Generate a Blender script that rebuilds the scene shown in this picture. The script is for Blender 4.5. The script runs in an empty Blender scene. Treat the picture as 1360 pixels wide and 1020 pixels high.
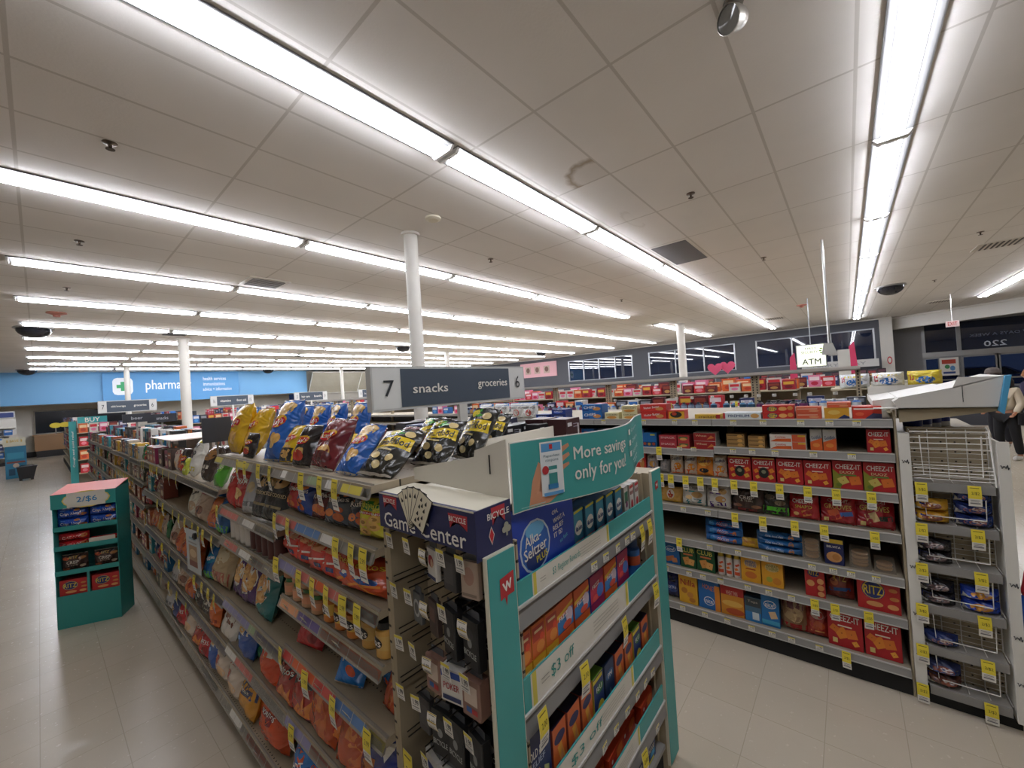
EXPO = 0.0
TUBE = 40.0
import bpy, math, random
from mathutils import Matrix, Vector, noise
PI = math.pi
SC = bpy.context.scene
COL = SC.collection
RND = random.Random(7)
ORD = ['first','second','third','fourth','fifth','sixth','seventh','eighth','ninth','tenth','eleventh','twelfth','thirteenth','fourteenth','fifteenth','sixteenth','seventeenth','eighteenth','nineteenth','twentieth','twenty-first','twenty-second','twenty-third','twenty-fourth','twenty-fifth','twenty-sixth','twenty-seventh','twenty-eighth','twenty-ninth','thirtieth']

# ---------------------------------------------------------------- materials
def lin(h):
    h = h.lstrip('#')
    c = [int(h[i:i+2], 16)/255 for i in (0, 2, 4)]
    return tuple(x/12.92 if x <= .04045 else ((x+.055)/1.055)**2.4 for x in c) + (1,)
MATS = {}
def mat(hexcol, kind='card'):
    key = (hexcol, kind)
    if key in MATS: return MATS[key]
    m = bpy.data.materials.new(kind + '_' + hexcol.lstrip('#'))
    m.use_nodes = True
    nt = m.node_tree; b = nt.nodes['Principled BSDF']
    b.inputs['Base Color'].default_value = lin(hexcol)
    r = {'card':.5,'matte':.8,'foil':.26,'metal':.35,'plastic':.35,'gloss':.12,'clear':.12,'paint':.6,'print':.45,'cloth':.9,'glass':.03,'mirror':.04}.get(kind,.5)
    b.inputs['Roughness'].default_value = r
    if kind in ('metal','mirror'): b.inputs['Metallic'].default_value = .9 if kind == 'metal' else 1
    if kind in ('foil','card','paint','cloth'):
        n = nt.nodes.new('ShaderNodeTexNoise'); bp = nt.nodes.new('ShaderNodeBump'); tc = nt.nodes.new('ShaderNodeTexCoord')
        n.inputs['Scale'].default_value = {'foil':11,'card':60,'paint':90,'cloth':300}[kind]
        n.inputs['Detail'].default_value = 1.2 if kind == 'foil' else 3
        n.inputs['Distortion'].default_value = 1.4 if kind == 'foil' else 0
        nt.links.new(tc.outputs['Object'], n.inputs['Vector'])
        bp.inputs['Strength'].default_value = {'foil':.9,'card':.05,'paint':.08,'cloth':.3}[kind]
        bp.inputs['Distance'].default_value = .035 if kind == 'foil' else .002
        nt.links.new(n.outputs[0], bp.inputs['Height']); nt.links.new(bp.outputs[0], b.inputs['Normal'])
    if kind == 'foil':
        b.inputs['Specular IOR Level'].default_value = .8
    if kind in ('clear','glass'):
        b.inputs['Alpha'].default_value = .35 if kind == 'clear' else .25
    MATS[key] = m
    return m
def emit(name, hexcol, strength):
    m = bpy.data.materials.new(name); m.use_nodes = True
    b = m.node_tree.nodes['Principled BSDF']
    b.inputs['Base Color'].default_value = (0,0,0,1)
    b.inputs['Emission Color'].default_value = lin(hexcol)
    b.inputs['Emission Strength'].default_value = strength
    return m
def nodes(m):
    m.use_nodes = True
    return m.node_tree, m.node_tree.nodes['Principled BSDF']

def tile_mat(name, c1, c2, cj, w, h, joint, rough, ox=0, oy=0, speck=0, bump=.0, noise_s=3.):
    m = bpy.data.materials.new(name); nt, b = nodes(m)
    tc = nt.nodes.new('ShaderNodeTexCoord'); mp = nt.nodes.new('ShaderNodeMapping')
    mp.inputs['Location'].default_value = (ox, oy, 0)
    br = nt.nodes.new('ShaderNodeTexBrick'); br.offset = 0; br.squash = 1
    br.inputs['Scale'].default_value = 1
    br.inputs['Brick Width'].default_value = w; br.inputs['Row Height'].default_value = h
    br.inputs['Mortar Size'].default_value = joint; br.inputs['Mortar Smooth'].default_value = .2
    br.inputs['Color1'].default_value = lin(c1); br.inputs['Color2'].default_value = lin(c2); br.inputs['Mortar'].default_value = lin(cj)
    nt.links.new(tc.outputs['Object'], mp.inputs[0]); nt.links.new(mp.outputs[0], br.inputs['Vector'])
    n = nt.nodes.new('ShaderNodeTexNoise'); n.inputs['Scale'].default_value = noise_s; n.inputs['Detail'].default_value = 6
    nt.links.new(tc.outputs['Object'], n.inputs['Vector'])
    mx = nt.nodes.new('ShaderNodeMix'); mx.data_type = 'RGBA'; mx.blend_type = 'MULTIPLY'
    rm = nt.nodes.new('ShaderNodeMapRange'); rm.inputs[1].default_value = .3; rm.inputs[2].default_value = .7
    rm.inputs[3].default_value = .95; rm.inputs[4].default_value = 1.02
    nt.links.new(n.outputs[0], rm.inputs[0])
    cb = nt.nodes.new('ShaderNodeCombineColor')
    for i in range(3): nt.links.new(rm.outputs[0], cb.inputs[i])
    mx.inputs[0].default_value = 1
    nt.links.new(br.outputs['Color'], mx.inputs[6]); nt.links.new(cb.outputs[0], mx.inputs[7])
    nt.links.new(mx.outputs[2], b.inputs['Base Color'])
    b.inputs['Roughness'].default_value = rough
    return m, nt, b, tc, mx

# floor: pale vinyl tiles with scuffs
M_FLOOR, nt, b, tc, mx = tile_mat('vinyl_floor', '#c2b7a4', '#c5baa8', '#b0a592', .305, .305, .002, .2, .05, .12, noise_s=2.2)
n2 = nt.nodes.new('ShaderNodeTexNoise'); n2.inputs['Scale'].default_value = 38; n2.inputs['Detail'].default_value = 8
rr = nt.nodes.new('ShaderNodeMapRange'); rr.inputs[1].default_value = .3; rr.inputs[2].default_value = .75; rr.inputs[3].default_value = .2; rr.inputs[4].default_value = .29
nt.links.new(tc.outputs['Object'], n2.inputs['Vector']); nt.links.new(n2.outputs[0], rr.inputs[0]); nt.links.new(rr.outputs[0], b.inputs['Roughness'])
# ceiling: 2x4 lay-in tiles, one ring-shaped water stain
M_CEIL, nt, b, tc, mx = tile_mat('ceiling_tile', '#dedad5', '#dad6d1', '#c2bdb6', 1.235, .605, .012, .9, -2.42+1.235*4, -.445+.605*4, noise_s=1.1)
def stain(nt, tc, base_out, cx, cy, rx, ry, col, inner, outer, amt, mx_=99, my_=-99):
    mp = nt.nodes.new('ShaderNodeMapping'); mp.inputs['Location'].default_value = (-cx/rx, -cy/ry, 0); mp.inputs['Scale'].default_value = (1/rx, 1/ry, 0)
    nt.links.new(tc.outputs['Object'], mp.inputs[0])
    ns = nt.nodes.new('ShaderNodeTexNoise'); ns.inputs['Scale'].default_value = 3; ns.inputs['Detail'].default_value = 4
    nt.links.new(mp.outputs[0], ns.inputs['Vector'])
    ln = nt.nodes.new('ShaderNodeVectorMath'); ln.operation = 'LENGTH'; nt.links.new(mp.outputs[0], ln.inputs[0])
    ad = nt.nodes.new('ShaderNodeMath'); ad.operation = 'MULTIPLY_ADD'; nt.links.new(ns.outputs[0], ad.inputs[0]); ad.inputs[1].default_value = .35; nt.links.new(ln.outputs['Value'], ad.inputs[2])
    sc2 = nt.nodes.new('ShaderNodeMath'); sc2.operation = 'MULTIPLY'; sc2.inputs[1].default_value = .5; nt.links.new(ad.outputs[0], sc2.inputs[0]); ad = sc2
    rp = nt.nodes.new('ShaderNodeValToRGB'); e = rp.color_ramp.elements
    e[0].position = inner; e[0].color = (.2,.2,.2,1); e[1].position = outer; e[1].color = (0,0,0,1)
    x = e.new((inner+outer)/2); x.color = (1,1,1,1)
    nt.links.new(ad.outputs[0], rp.inputs[0])
    ml = nt.nodes.new('ShaderNodeMath'); ml.operation = 'MULTIPLY'; ml.inputs[1].default_value = amt; nt.links.new(rp.outputs[0], ml.inputs[0])
    sp = nt.nodes.new('ShaderNodeSeparateXYZ'); nt.links.new(tc.outputs['Object'], sp.inputs[0])   # the stain ends at the joints of its own tile
    for ax, op, v in ((0,'LESS_THAN',mx_), (1,'GREATER_THAN',my_)):
        q = nt.nodes.new('ShaderNodeMath'); q.operation = op; q.inputs[1].default_value = v; nt.links.new(sp.outputs[ax], q.inputs[0])
        m3 = nt.nodes.new('ShaderNodeMath'); m3.operation = 'MULTIPLY'; nt.links.new(ml.outputs[0], m3.inputs[0]); nt.links.new(q.outputs[0], m3.inputs[1]); ml = m3
    m2 = nt.nodes.new('ShaderNodeMix'); m2.data_type = 'RGBA'; nt.links.new(ml.outputs[0], m2.inputs[0]); nt.links.new(base_out, m2.inputs[6]); m2.inputs[7].default_value = lin(col)
    return m2.outputs[2]
o = stain(nt, tc, mx.outputs[2], 3.56, 1.76, .31, .29, '#8d7a60', .42, .62, .8, 3.66, 1.66)
o = stain(nt, tc, o, 4.9, 1.95, .35, .1, '#a0937f', .42, .6, .22, 99, 1.9)
nt.links.new(o, b.inputs['Base Color'])
nz = nt.nodes.new('ShaderNodeTexNoise'); nz.inputs['Scale'].default_value = 60; nz.inputs['Detail'].default_value = 5
bp = nt.nodes.new('ShaderNodeBump'); bp.inputs['Strength'].default_value = .25; bp.inputs['Distance'].default_value = .004
nt.links.new(tc.outputs['Object'], nz.inputs['Vector']); nt.links.new(nz.outputs[0], bp.inputs['Height']); nt.links.new(bp.outputs[0], b.inputs['Normal'])

def dots_mat(name, base, dot, pitch, rad, axes, rough=.5):
    """painted sheet steel with a grid of punched holes along two object axes"""
    m = bpy.data.materials.new(name); nt, b = nodes(m)
    tc = nt.nodes.new('ShaderNodeTexCoord'); sp = nt.nodes.new('ShaderNodeSeparateXYZ'); nt.links.new(tc.outputs['Object'], sp.inputs[0])
    outs = []
    for a in axes:
        mt = nt.nodes.new('ShaderNodeMath'); mt.operation = 'PINGPONG'; mt.inputs[1].default_value = pitch[a]/2
        nt.links.new(sp.outputs[a], mt.inputs[0])
        sq = nt.nodes.new('ShaderNodeMath'); sq.operation = 'POWER'; sq.inputs[1].default_value = 2; nt.links.new(mt.outputs[0], sq.inputs[0]); outs.append(sq)
    ad = nt.nodes.new('ShaderNodeMath'); ad.operation = 'ADD'; nt.links.new(outs[0].outputs[0], ad.inputs[0]); nt.links.new(outs[1].outputs[0], ad.inputs[1])
    lt = nt.nodes.new('ShaderNodeMath'); lt.operation = 'LESS_THAN'; lt.inputs[1].default_value = rad*rad; nt.links.new(ad.outputs[0], lt.inputs[0])
    mx = nt.nodes.new('ShaderNodeMix'); mx.data_type = 'RGBA'; nt.links.new(lt.outputs[0], mx.inputs[0])
    mx.inputs[6].default_value = lin(base); mx.inputs[7].default_value = lin(dot)
    nt.links.new(mx.outputs[2], b.inputs['Base Color']); b.inputs['Roughness'].default_value = rough
    return m
M_PEG = dots_mat('pegboard_tan', '#a89a80', '#2a2620', {1:.0508,2:.0508}, .0042, (1,2))
M_PEGX = dots_mat('pegboard_endcap', '#a89a80', '#2a2620', {0:.0508,2:.0508}, .0042, (0,2))
M_DECK = dots_mat('shelf_deck_tan', '#a3967f', '#2a2620', {0:.12,1:.0254}, .0036, (0,1))
def special(name, m): MATS[(name,'special')] = m; return name
SPECIAL = {'PEG':M_PEG,'PEGX':M_PEGX,'DECK':M_DECK}

def getmat(c):
    """'#rrggbb' or '#rrggbb:kind' or a special name or a material"""
    if not isinstance(c, str): return c
    if c in SPECIAL: return SPECIAL[c]
    if ':' in c: a, k = c.split(':'); return mat(a, k)
    return mat(c, 'print')

# ---------------------------------------------------------------- text
FONT = {}
def text_geo(s, bold=True):
    key = (s, bold)
    if key in FONT: return FONT[key]
    cu = bpy.data.curves.new('lettering', 'FONT'); cu.body = s; cu.size = 1; cu.resolution_u = 2
    cu.fill_mode = 'FRONT'
    ob = bpy.data.objects.new('lettering', cu); COL.objects.link(ob)
    dg = bpy.context.evaluated_depsgraph_get(); ev = ob.evaluated_get(dg); me = ev.to_mesh()
    vs = [(v.co.x, v.co.y) for v in me.vertices]; fs = [tuple(p.vertices) for p in me.polygons]
    ev.to_mesh_clear(); bpy.data.objects.remove(ob); bpy.data.curves.remove(cu)
    if vs:
        x0 = min(v[0] for v in vs); x1 = max(v[0] for v in vs); y0 = min(v[1] for v in vs); y1 = max(v[1] for v in vs)
        vs = [((x-x0)/(x1-x0)-.5, (y-y0)/max(1e-6,(y1-y0))-.5) for x, y in vs]
    if vs and bold and not isinstance(bold, str):
        h = (y1-y0); wd = (x1-x0); n = len(vs); a = .011; V = []; F = []
        for i, (sx, sy) in enumerate(((-a,-a*.6),(a,-a*.6),(0,a))):
            V += [(x+sx/wd, y+sy/h) for x, y in vs]; F += [tuple(i*n+k for k in f) for f in fs]
        vs, fs = V, F
    FONT[key] = (vs, fs); return FONT[key]

# ---------------------------------------------------------------- mesh builder
class MB:
    def __init__(s): s.v = []; s.f = []; s.m = []; s.s = []; s.mats = []
    def mi(s, c):
        m = getmat(c)
        if m not in s.mats: s.mats.append(m)
        return s.mats.index(m)
    def add(s, vs, fs, c, smooth=False):
        o = len(s.v); i = s.mi(c); s.v += [tuple(v) for v in vs]
        for f in fs: s.f.append(tuple(o+k for k in f)); s.m.append(i); s.s.append(smooth)
        return s
    def box(s, x0, x1, y0, y1, z0, z1, c, M=None):
        vs = [(x,y,z) for z in (z0,z1) for y in (y0,y1) for x in (x0,x1)]
        if M is not None: vs = [M @ Vector(v) for v in vs]
        return s.add(vs, [(0,2,3,1),(4,5,7,6),(0,1,5,4),(2,6,7,3),(0,4,6,2),(1,3,7,5)], c)
    def cbox(s, x0, x1, y0, y1, z0, z1, c, b=.002, ctop=None):
        """box with chamfered upright edges"""
        P = [(x0+b,y0),(x1-b,y0),(x1,y0+b),(x1,y1-b),(x1-b,y1),(x0+b,y1),(x0,y1-b),(x0,y0+b)]
        return s.prism(P, z0, z1, c, ctop)
    def prism(s, P, z0, z1, c, ctop=None, M=None, axis='z'):
        n = len(P)
        if axis == 'z': vs = [(x,y,z0) for x,y in P] + [(x,y,z1) for x,y in P]
        elif axis == 'y': vs = [(x,z0,y) for x,y in P] + [(x,z1,y) for x,y in P]
        else: vs = [(z0,x,y) for x,y in P] + [(z1,x,y) for x,y in P]
        if M is not None: vs = [M @ Vector(v) for v in vs]
        s.add(vs, [(i,(i+1)%n,n+(i+1)%n,n+i) for i in range(n)], c)
        s.add(vs[:n], [tuple(range(n))[::-1]], c); s.add(vs[n:], [tuple(range(n))], ctop or c)
        return s
    def quad(s, a, b, c_, d, c): return s.add([a,b,c_,d], [(0,1,2,3)], c)
    def tube(s, pts, r, c, n=6):
        pts = [Vector(p) for p in pts]; rings = []
        for i, p in enumerate(pts):
            t = (pts[min(i+1,len(pts)-1)] - pts[max(i-1,0)]).normalized()
            a = t.cross(Vector((0,0,1)) if abs(t.z) < .9 else Vector((1,0,0))).normalized(); b = t.cross(a)
            rr = r[i] if isinstance(r,(list,tuple)) else r
            rings += [p + (a*math.cos(2*PI*k/n) + b*math.sin(2*PI*k/n))*rr for k in range(n)]
        fs = [(i*n+k, i*n+(k+1)%n, (i+1)*n+(k+1)%n, (i+1)*n+k) for i in range(len(pts)-1) for k in range(n)]
        s.add(rings, fs, c, True)
        s.add(rings[:n], [tuple(range(n))], c); s.add(rings[-n:], [tuple(range(n))], c); return s
    def lathe(s, prof, c, n=16, cx=0, cy=0, z=0, smooth=True):
        """prof: (r, z[, colour of the band above])"""
        for i in range(len(prof)-1):
            a, b = prof[i], prof[i+1]; col = a[2] if len(a) > 2 else c
            vs = [(cx+q[0]*math.cos(2*PI*k/n), cy+q[0]*math.sin(2*PI*k/n), z+q[1]) for q in (a,b) for k in range(n)]
            s.add(vs, [(k,(k+1)%n,n+(k+1)%n,n+k) for k in range(n)], col, smooth)
        return s
    def decal(s, prims, W, H, f, step=.0004, off=.0007, res=.03):
        """flat printing: prims in fractions of W x H, mapped onto a surface by f(fx, fz, offset)"""
        for i, p in enumerate(prims):
            o = off + i*step; k = p[0]
            if k == 't':
                _, txt, cx, cy, w, h, c = p[:7]; rot = p[7] if len(p) > 7 else 0; bold = p[8] if len(p) > 8 else True
                vs, fs = text_geo(txt, bold); cr, sr = math.cos(rot), math.sin(rot); out = []; n3 = max(1, len(vs)//3) if bold else 10**9
                for q, (x, y) in enumerate(vs):
                    X = x*w*W; Y = y*h*H; out.append(f(cx+(X*cr-Y*sr)/W, cy+(X*sr+Y*cr)/H, o+.0004+.0003*(q//n3)))
                s.add(out, fs, c); continue
            if k == 'r':
                _, cx, cy, w, h, c = p[:6]; rot = p[6] if len(p) > 6 else 0
                nx = max(1, int(w*W/res+.5)); ny = max(1, int(h*H/res+.5)); cr, sr = math.cos(rot), math.sin(rot); vs = []
                for j in range(ny+1):
                    for q in range(nx+1):
                        X = (q/nx-.5)*w*W; Y = (j/ny-.5)*h*H; vs.append(f(cx+(X*cr-Y*sr)/W, cy+(X*sr+Y*cr)/H, o))
                s.add(vs, [(j*(nx+1)+q, j*(nx+1)+q+1, (j+1)*(nx+1)+q+1, (j+1)*(nx+1)+q) for j in range(ny) for q in range(nx)], c, True); continue
            if k == 'e':
                _, cx, cy, w, h, c = p[:6]; rot = p[6] if len(p) > 6 else 0; cr, sr = math.cos(rot), math.sin(rot)
                B = []
                for q in range(14):
                    X = math.cos(2*PI*q/14)*w*W/2; Y = math.sin(2*PI*q/14)*h*H/2; B.append(((X*cr-Y*sr)/W, (X*sr+Y*cr)/H))
                nr = max(1, int(max(w*W,h*H)/2/res+.5))
            else:
                _, pts, c = p; cx = sum(a for a,_ in pts)/len(pts); cy = sum(b for _,b in pts)/len(pts)
                B = []
                n0 = len(pts); m_ = 1 if res > .5 else 2
                for q in range(n0):
                    a, b2 = pts[q], pts[(q+1)%n0]
                    for t in range(m_): B.append((a[0]+(b2[0]-a[0])*t/m_-cx, a[1]+(b2[1]-a[1])*t/m_-cy))
                nr = 1 if res > .5 else 2
            n = len(B); vs = [f(cx, cy, o)]
            for r in range(1, nr+1): vs += [f(cx+x*r/nr, cy+y*r/nr, o) for x, y in B]
            fs = [(0, 1+q, 1+(q+1)%n) for q in range(n)]
            for r in range(nr-1): fs += [(1+r*n+q, 1+(r+1)*n+q, 1+(r+1)*n+(q+1)%n, 1+r*n+(q+1)%n) for q in range(n)]
            s.add(vs, fs, c, True)
        return s
    def mesh(s, name):
        me = bpy.data.meshes.new(name); me.from_pydata(s.v, [], s.f)
        for m in s.mats: me.materials.append(m)
        me.polygons.foreach_set('material_index', s.m); me.polygons.foreach_set('use_smooth', s.s)
        me.update(); return me

def obj(name, me, parent=None, M=None, label=None, cat=None, group=None, kind=None):
    if isinstance(me, MB): me = me.mesh(name)
    o = bpy.data.objects.new(name, me); COL.objects.link(o)
    if parent is not None: o.parent = parent
    if M is not None: o.matrix_basis = M if isinstance(M, Matrix) else Matrix.Translation(M)
    if label: o['label'] = label
    if cat: o['category'] = cat
    if group: o['group'] = group
    if kind: o['kind'] = kind
    return o
def thing(name, label, cat, loc=(0,0,0), rz=0, group=None, kind=None, M=None):
    o = bpy.data.objects.new(name, None); COL.objects.link(o)
    o.matrix_basis = M if M is not None else Matrix.Translation(loc) @ Matrix.Rotation(rz, 4, 'Z')
    o['label'] = label
    if cat: o['category'] = cat
    if group: o['group'] = group
    if kind: o['kind'] = kind
    return o
def struct(name, me, label=None): return obj(name, me, label=label, kind='structure')
def pose(x, y, z, face='-X', lean=0, yaw=0, roll=0, s=1):
    """stand a pack at a point: face '-X' looks across the aisle at the camera, '-Y' looks down the store"""
    a = {'-X':-PI/2,'-Y':0,'+X':PI/2,'+Y':PI}[face] if isinstance(face, str) else face
    return Matrix.Translation((x,y,z)) @ Matrix.Rotation(a+yaw, 4, 'Z') @ Matrix.Rotation(roll, 4, 'Y') @ Matrix.Rotation(-lean, 4, 'X') @ Matrix.Scale(s, 4)

# ---------------------------------------------------------------- packs
def flat(W, H, z0=None):
    zz = H/2 if z0 is None else z0
    return lambda x, z, o: (x*W, -o, zz + z*H)
def box_mesh(name, w, h, d, front, side, prims=(), top=None, topprims=()):
    mb = MB(); mb.cbox(-w/2, w/2, 0, d, 0, h, side, min(.002,w*.05), top or side)
    mb.add([(-w/2+.001,-.0004,.001),(w/2-.001,-.0004,.001),(w/2-.001,-.0004,h-.001),(-w/2+.001,-.0004,h-.001)], [(0,1,2,3)], front)
    mb.decal(prims, w, h, flat(w,h), res=9)
    mb.box(-w/2+.003, w/2-.003, d*.48, d*.52, h, h+.0006, '#8a8478')
    if topprims: mb.decal(topprims, w, d, lambda x,z,o: (x*w, d/2+z*d, h+o), res=9)
    return mb.mesh(name)
def bag_mesh(name, w, h, d, body, prims=(), seed=0, back=None, flow=False, nu=12, nv=14, crimp='#b9b4aa', kind='foil', puff=.55):
    S = seed*3.17
    def shape(x, z):
        u, v = 2*x, 2*z
        if flow: u, v = v, u
        u = max(-1,min(1,u)); v = max(-1,min(1,v))
        e = max(0, 1-abs(u)**2.3)**puff * max(0, 1-abs(v)**3.)**.62
        n = noise.noise(Vector((u*1.6+S, v*1.6, S)))*.30 + noise.noise(Vector((u*4+S, v*4, S+9)))*.10
        f = (math.sin(u*13+S)*.0032 + math.sin(u*23+S*2)*.0018)*abs(v)**3.5*(h if not flow else w)/.25
        return u, v, e*(1+n), f
    def fm(x, z, o, side=1):
        u, v, e, f = shape(x, z)
        X = x*w*(1-(.07*(1-abs(v)**4)*e if not flow else 0)); Z = z*h
        if flow: Z = z*h*(1-.05*e)
        ed = noise.noise(Vector((v*2+S,S,2)))*.02*w*abs(u)**3
        return (X+ed, -side*(d/2*e+o)-f, Z+h/2)
    mb = MB()
    for side in (1, -1):
        vs = [fm(i/nu-.5, j/nv-.5, 0, side) for j in range(nv+1) for i in range(nu+1)]
        fs = [(j*(nu+1)+i, j*(nu+1)+i+1, (j+1)*(nu+1)+i+1, (j+1)*(nu+1)+i) for j in range(nv) for i in range(nu)]
        if side < 0: fs = [q[::-1] for q in fs]
        mb.add(vs, fs, (body if side > 0 else (back or body)) + ('' if ':' in body else ':'+kind), True)
    P = []
    for p in prims:
        p = list(p)
        ci = {'r':5,'e':5,'t':6,'p':2}[p[0]]
        if isinstance(p[ci], str) and ':' not in p[ci]: p[ci] += ':' + ('foil' if p[0] != 't' else 'print')
        P.append(tuple(p))
    if crimp:
        if flow: P += [('r',-.485,0,.03,.98,crimp+':foil'),('r',.485,0,.03,.98,crimp+':foil')]
        else: P += [('r',0,.487,.98,.026,crimp+':foil'),('r',0,-.487,.98,.026,crimp+':foil')]
    mb.decal(P, w, h, fm, step=.00025, off=.0006, res=.025)
    return mb.mesh(name)
PROTO = {}
def proto(key, fn):
    if key not in PROTO: PROTO[key] = fn()
    return PROTO[key]
# ---------------------------------------------------------------- camera
R = [[0.64259591,-0.03139835,0.76556165],[-0.76356777,0.05658972,0.64324324],[-0.0635197,-0.99790368,0.01238955]]
cam = bpy.data.cameras.new('camera'); cam.lens = 530/1360*36; cam.sensor_width = 36; cam.clip_start = .02; cam.clip_end = 200
co = bpy.data.objects.new('camera', cam); COL.objects.link(co)
co.matrix_world = Matrix([[R[i][0], -R[i][1], -R[i][2], (0,0,1.8)[i]] for i in range(3)] + [[0,0,0,1]])
SC.camera = co
SC.view_settings.view_transform = 'Standard'; SC.view_settings.look = 'None'
SC.view_settings.gamma = 1; SC.view_settings.use_curve_mapping = False
SC.view_settings.exposure = EXPO
SC.cycles.max_bounces = 8; SC.cycles.diffuse_bounces = 6; SC.cycles.glossy_bounces = 3; SC.cycles.transparent_max_bounces = 8
SC.cycles.use_denoising = True; SC.cycles.sample_clamp_indirect = 6; SC.cycles.caustics_reflective = False; SC.cycles.caustics_refractive = False
w = bpy.data.worlds.new('night'); SC.world = w; w.use_nodes = True
w.node_tree.nodes['Background'].inputs[0].default_value = (.02,.035,.09,1); w.node_tree.nodes['Background'].inputs[1].default_value = .6

# ---------------------------------------------------------------- setting
CE = 3.83
mb = MB(); mb.box(-6, 26, -10, 38, -.1, 0, M_FLOOR); struct('floor', mb)
mb = MB(); mb.box(-6, 27, -10, 27.2, CE, CE+.12, M_CEIL); struct('ceiling', mb)
mb = MB(); mb.box(-6.1, -6, -10, 38, 0, CE, '#b7b2a8:paint'); struct('wall_left', mb)
mb = MB(); mb.box(-6, 26, -10.1, -10, 0, CE, '#a9a59c:paint'); struct('wall_back', mb)
# pharmacy wall: blue bulkhead over an open counter, white wall behind
mb = MB(); mb.box(-1.0, 11.35, 27, 27.2, 2.42, CE, '#6ea6d2:paint'); mb.box(-1.0, 11.35, 27.2, 30, 2.42, 2.5, '#cfcac0:paint')
struct('trim_1', mb)
mb = MB(); mb.box(-6, -1.0, 27, 27.2, 2.42, CE, '#a9adb2:paint'); mb.box(-6, -1, 27.2, 30, 2.42, 2.5, '#cfcac0:paint'); struct('trim_2', mb)
mb = MB(); mb.box(-6, 11.35, 30, 30.15, 0, CE, '#d3cfc5:paint'); struct('wall_far', mb)
mb = MB(); mb.box(-6, 11.35, 29.95, 30, 0, .25, '#1d1c1c'); struct('baseboard_far', mb)
# front wall of the store, dark grey with three window bays
FX = 23.3
G = '#4a4d55:paint'
mb = MB()
mb.box(FX, FX+.2, -1.2, 27, 3.43, CE, G); mb.box(FX, FX+.2, -1.2, 27, 0, 2.05, G)
for a, c in ((14.45,27),(8.9,9.95),(3.42,4.4),(-1.2,-.96)): mb.box(FX, FX+.2, a, c, 2.05, 3.43, G)
struct('wall_front', mb)
mb = MB(); mb.box(FX-.06, FX, -1.2, 27, CE-.06, CE-.01, '#d8d6d2:paint'); struct('trim_3', mb)
M_PANE = bpy.data.materials.new('night_window'); nt, b = nodes(M_PANE)
b.inputs['Base Color'].default_value = (.012,.02,.05,1); b.inputs['Roughness'].default_value = .02; b.inputs['Specular IOR Level'].default_value = .9; b.inputs['Coat Weight'].default_value = .4
for i, (a, c) in enumerate(((9.95,14.45),(4.4,8.9),(-.96,3.42))):
    wn = struct('window_%d' % (i+1), MB().box(FX+.04, FX+.06, a, c, 2.05, 3.43, M_PANE))
    mb = MB(); n = 4 if i == 0 else 3
    for k in range(n+1):
        y = a+(c-a)*k/n; mb.box(FX-.02, FX+.08, y-.03, y+.03, 2.05, 3.43, '#b9bcc0:metal')
    mb.box(FX-.02, FX+.08, a, c, 3.38, 3.43, '#8f9298:metal'); mb.box(FX-.02, FX+.08, a, c, 2.05, 2.1, '#8f9298:metal')
    obj('window_frame', mb, wn)
# slanting white bulkhead over the entrance and the recessed entrance wall
def slant(x0, y0, x1, y1, z0, z1, t, c):
    dx, dy = x1-x0, y1-y0; L = math.hypot(dx, dy); nx, ny = dy/L*t, -dx/L*t
    return MB().prism([(x0,y0),(x1,y1),(x1-nx,y1-ny),(x0-nx,y0-ny)], z0, z1, c)
struct('trim_4', slant(24.0, -1.15, 19.6, -7.6, 3.30, CE, .2, '#c9c6bf:paint'))
struct('trim_5', slant(23.94, -1.15, 19.54, -7.6, CE-.07, CE-.02, .05, '#e4e2dd:paint'))
mb = MB(); mb.box(23.2, 24.1, -1.55, -1.15, 0, CE, '#c4c1ba:paint'); struct('wall_entrance_post', mb)
mb = MB(); mb.box(24.9, 25.1, -2.55, -1.2, 0, CE, '#8e8f93:paint'); mb.box(24.9, 25.1, -10, -2.55, 3.5, CE, '#8e8f93:paint'); struct('wall_entrance', mb)
AL = '#9a9c9e:metal'
wn = struct('window_4', MB().box(25.0, 25.03, -10, -2.6, 2.2, 3.5, M_PANE))
mb = MB()
for y in (-2.6,-3.65,-6.6,-9.9): mb.box(24.93, 25.08, y-.06, y+.06, 2.12, 3.5, AL)
mb.box(24.93, 25.08, -10, -2.55, 3.42, 3.5, AL); mb.box(24.9, 25.1, -10, -2.55, 2.0, 2.22, '#a9aaab:metal'); obj('window_frame', mb, wn)
mb = MB(); f = lambda x, z, o: (24.985-o, -4.64-x*.62, 2.45+z*.25)
mb.decal([('t','220',0,0,1,1,'#c8ccd2')], .6, .25, lambda x, z, o: (24.985-o, -4.64+x*.6, 2.42+z*.22), res=9)
mb.decal([('t','7 DAYS A WEEK',0,0,1,1,'#6a7080')], 1.6, .12, lambda x, z, o: (24.985-o, -4.7+x*1.5, 2.8+z*.11), res=9)
obj('window_lettering', mb, wn)
for i, (a, c) in enumerate(((-3.6,-2.6),(-4.65,-3.7),(-5.6,-4.7),(-6.6,-5.65),(-8.0,-6.7))):
    d = struct('door_%d' % (i+1), MB().box(25.0, 25.02, a, c, .08, 2.0, '#0c1630:glass'))
    mb = MB()
    for y in (a, c): mb.box(24.95, 25.06, y-.045, y+.045, 0, 2.0, AL)
    mb.box(24.95, 25.06, a, c, 1.93, 2.0, AL); mb.box(24.95, 25.06, a, c, 0, .12, AL); mb.box(24.95, 25.06, a, c, .98, 1.04, AL)
    obj('door_frame', mb, d)
struct('ground', MB().box(25.1, 45, -30, 20, -.12, -.02, '#2a2b2e:matte'))
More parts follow.
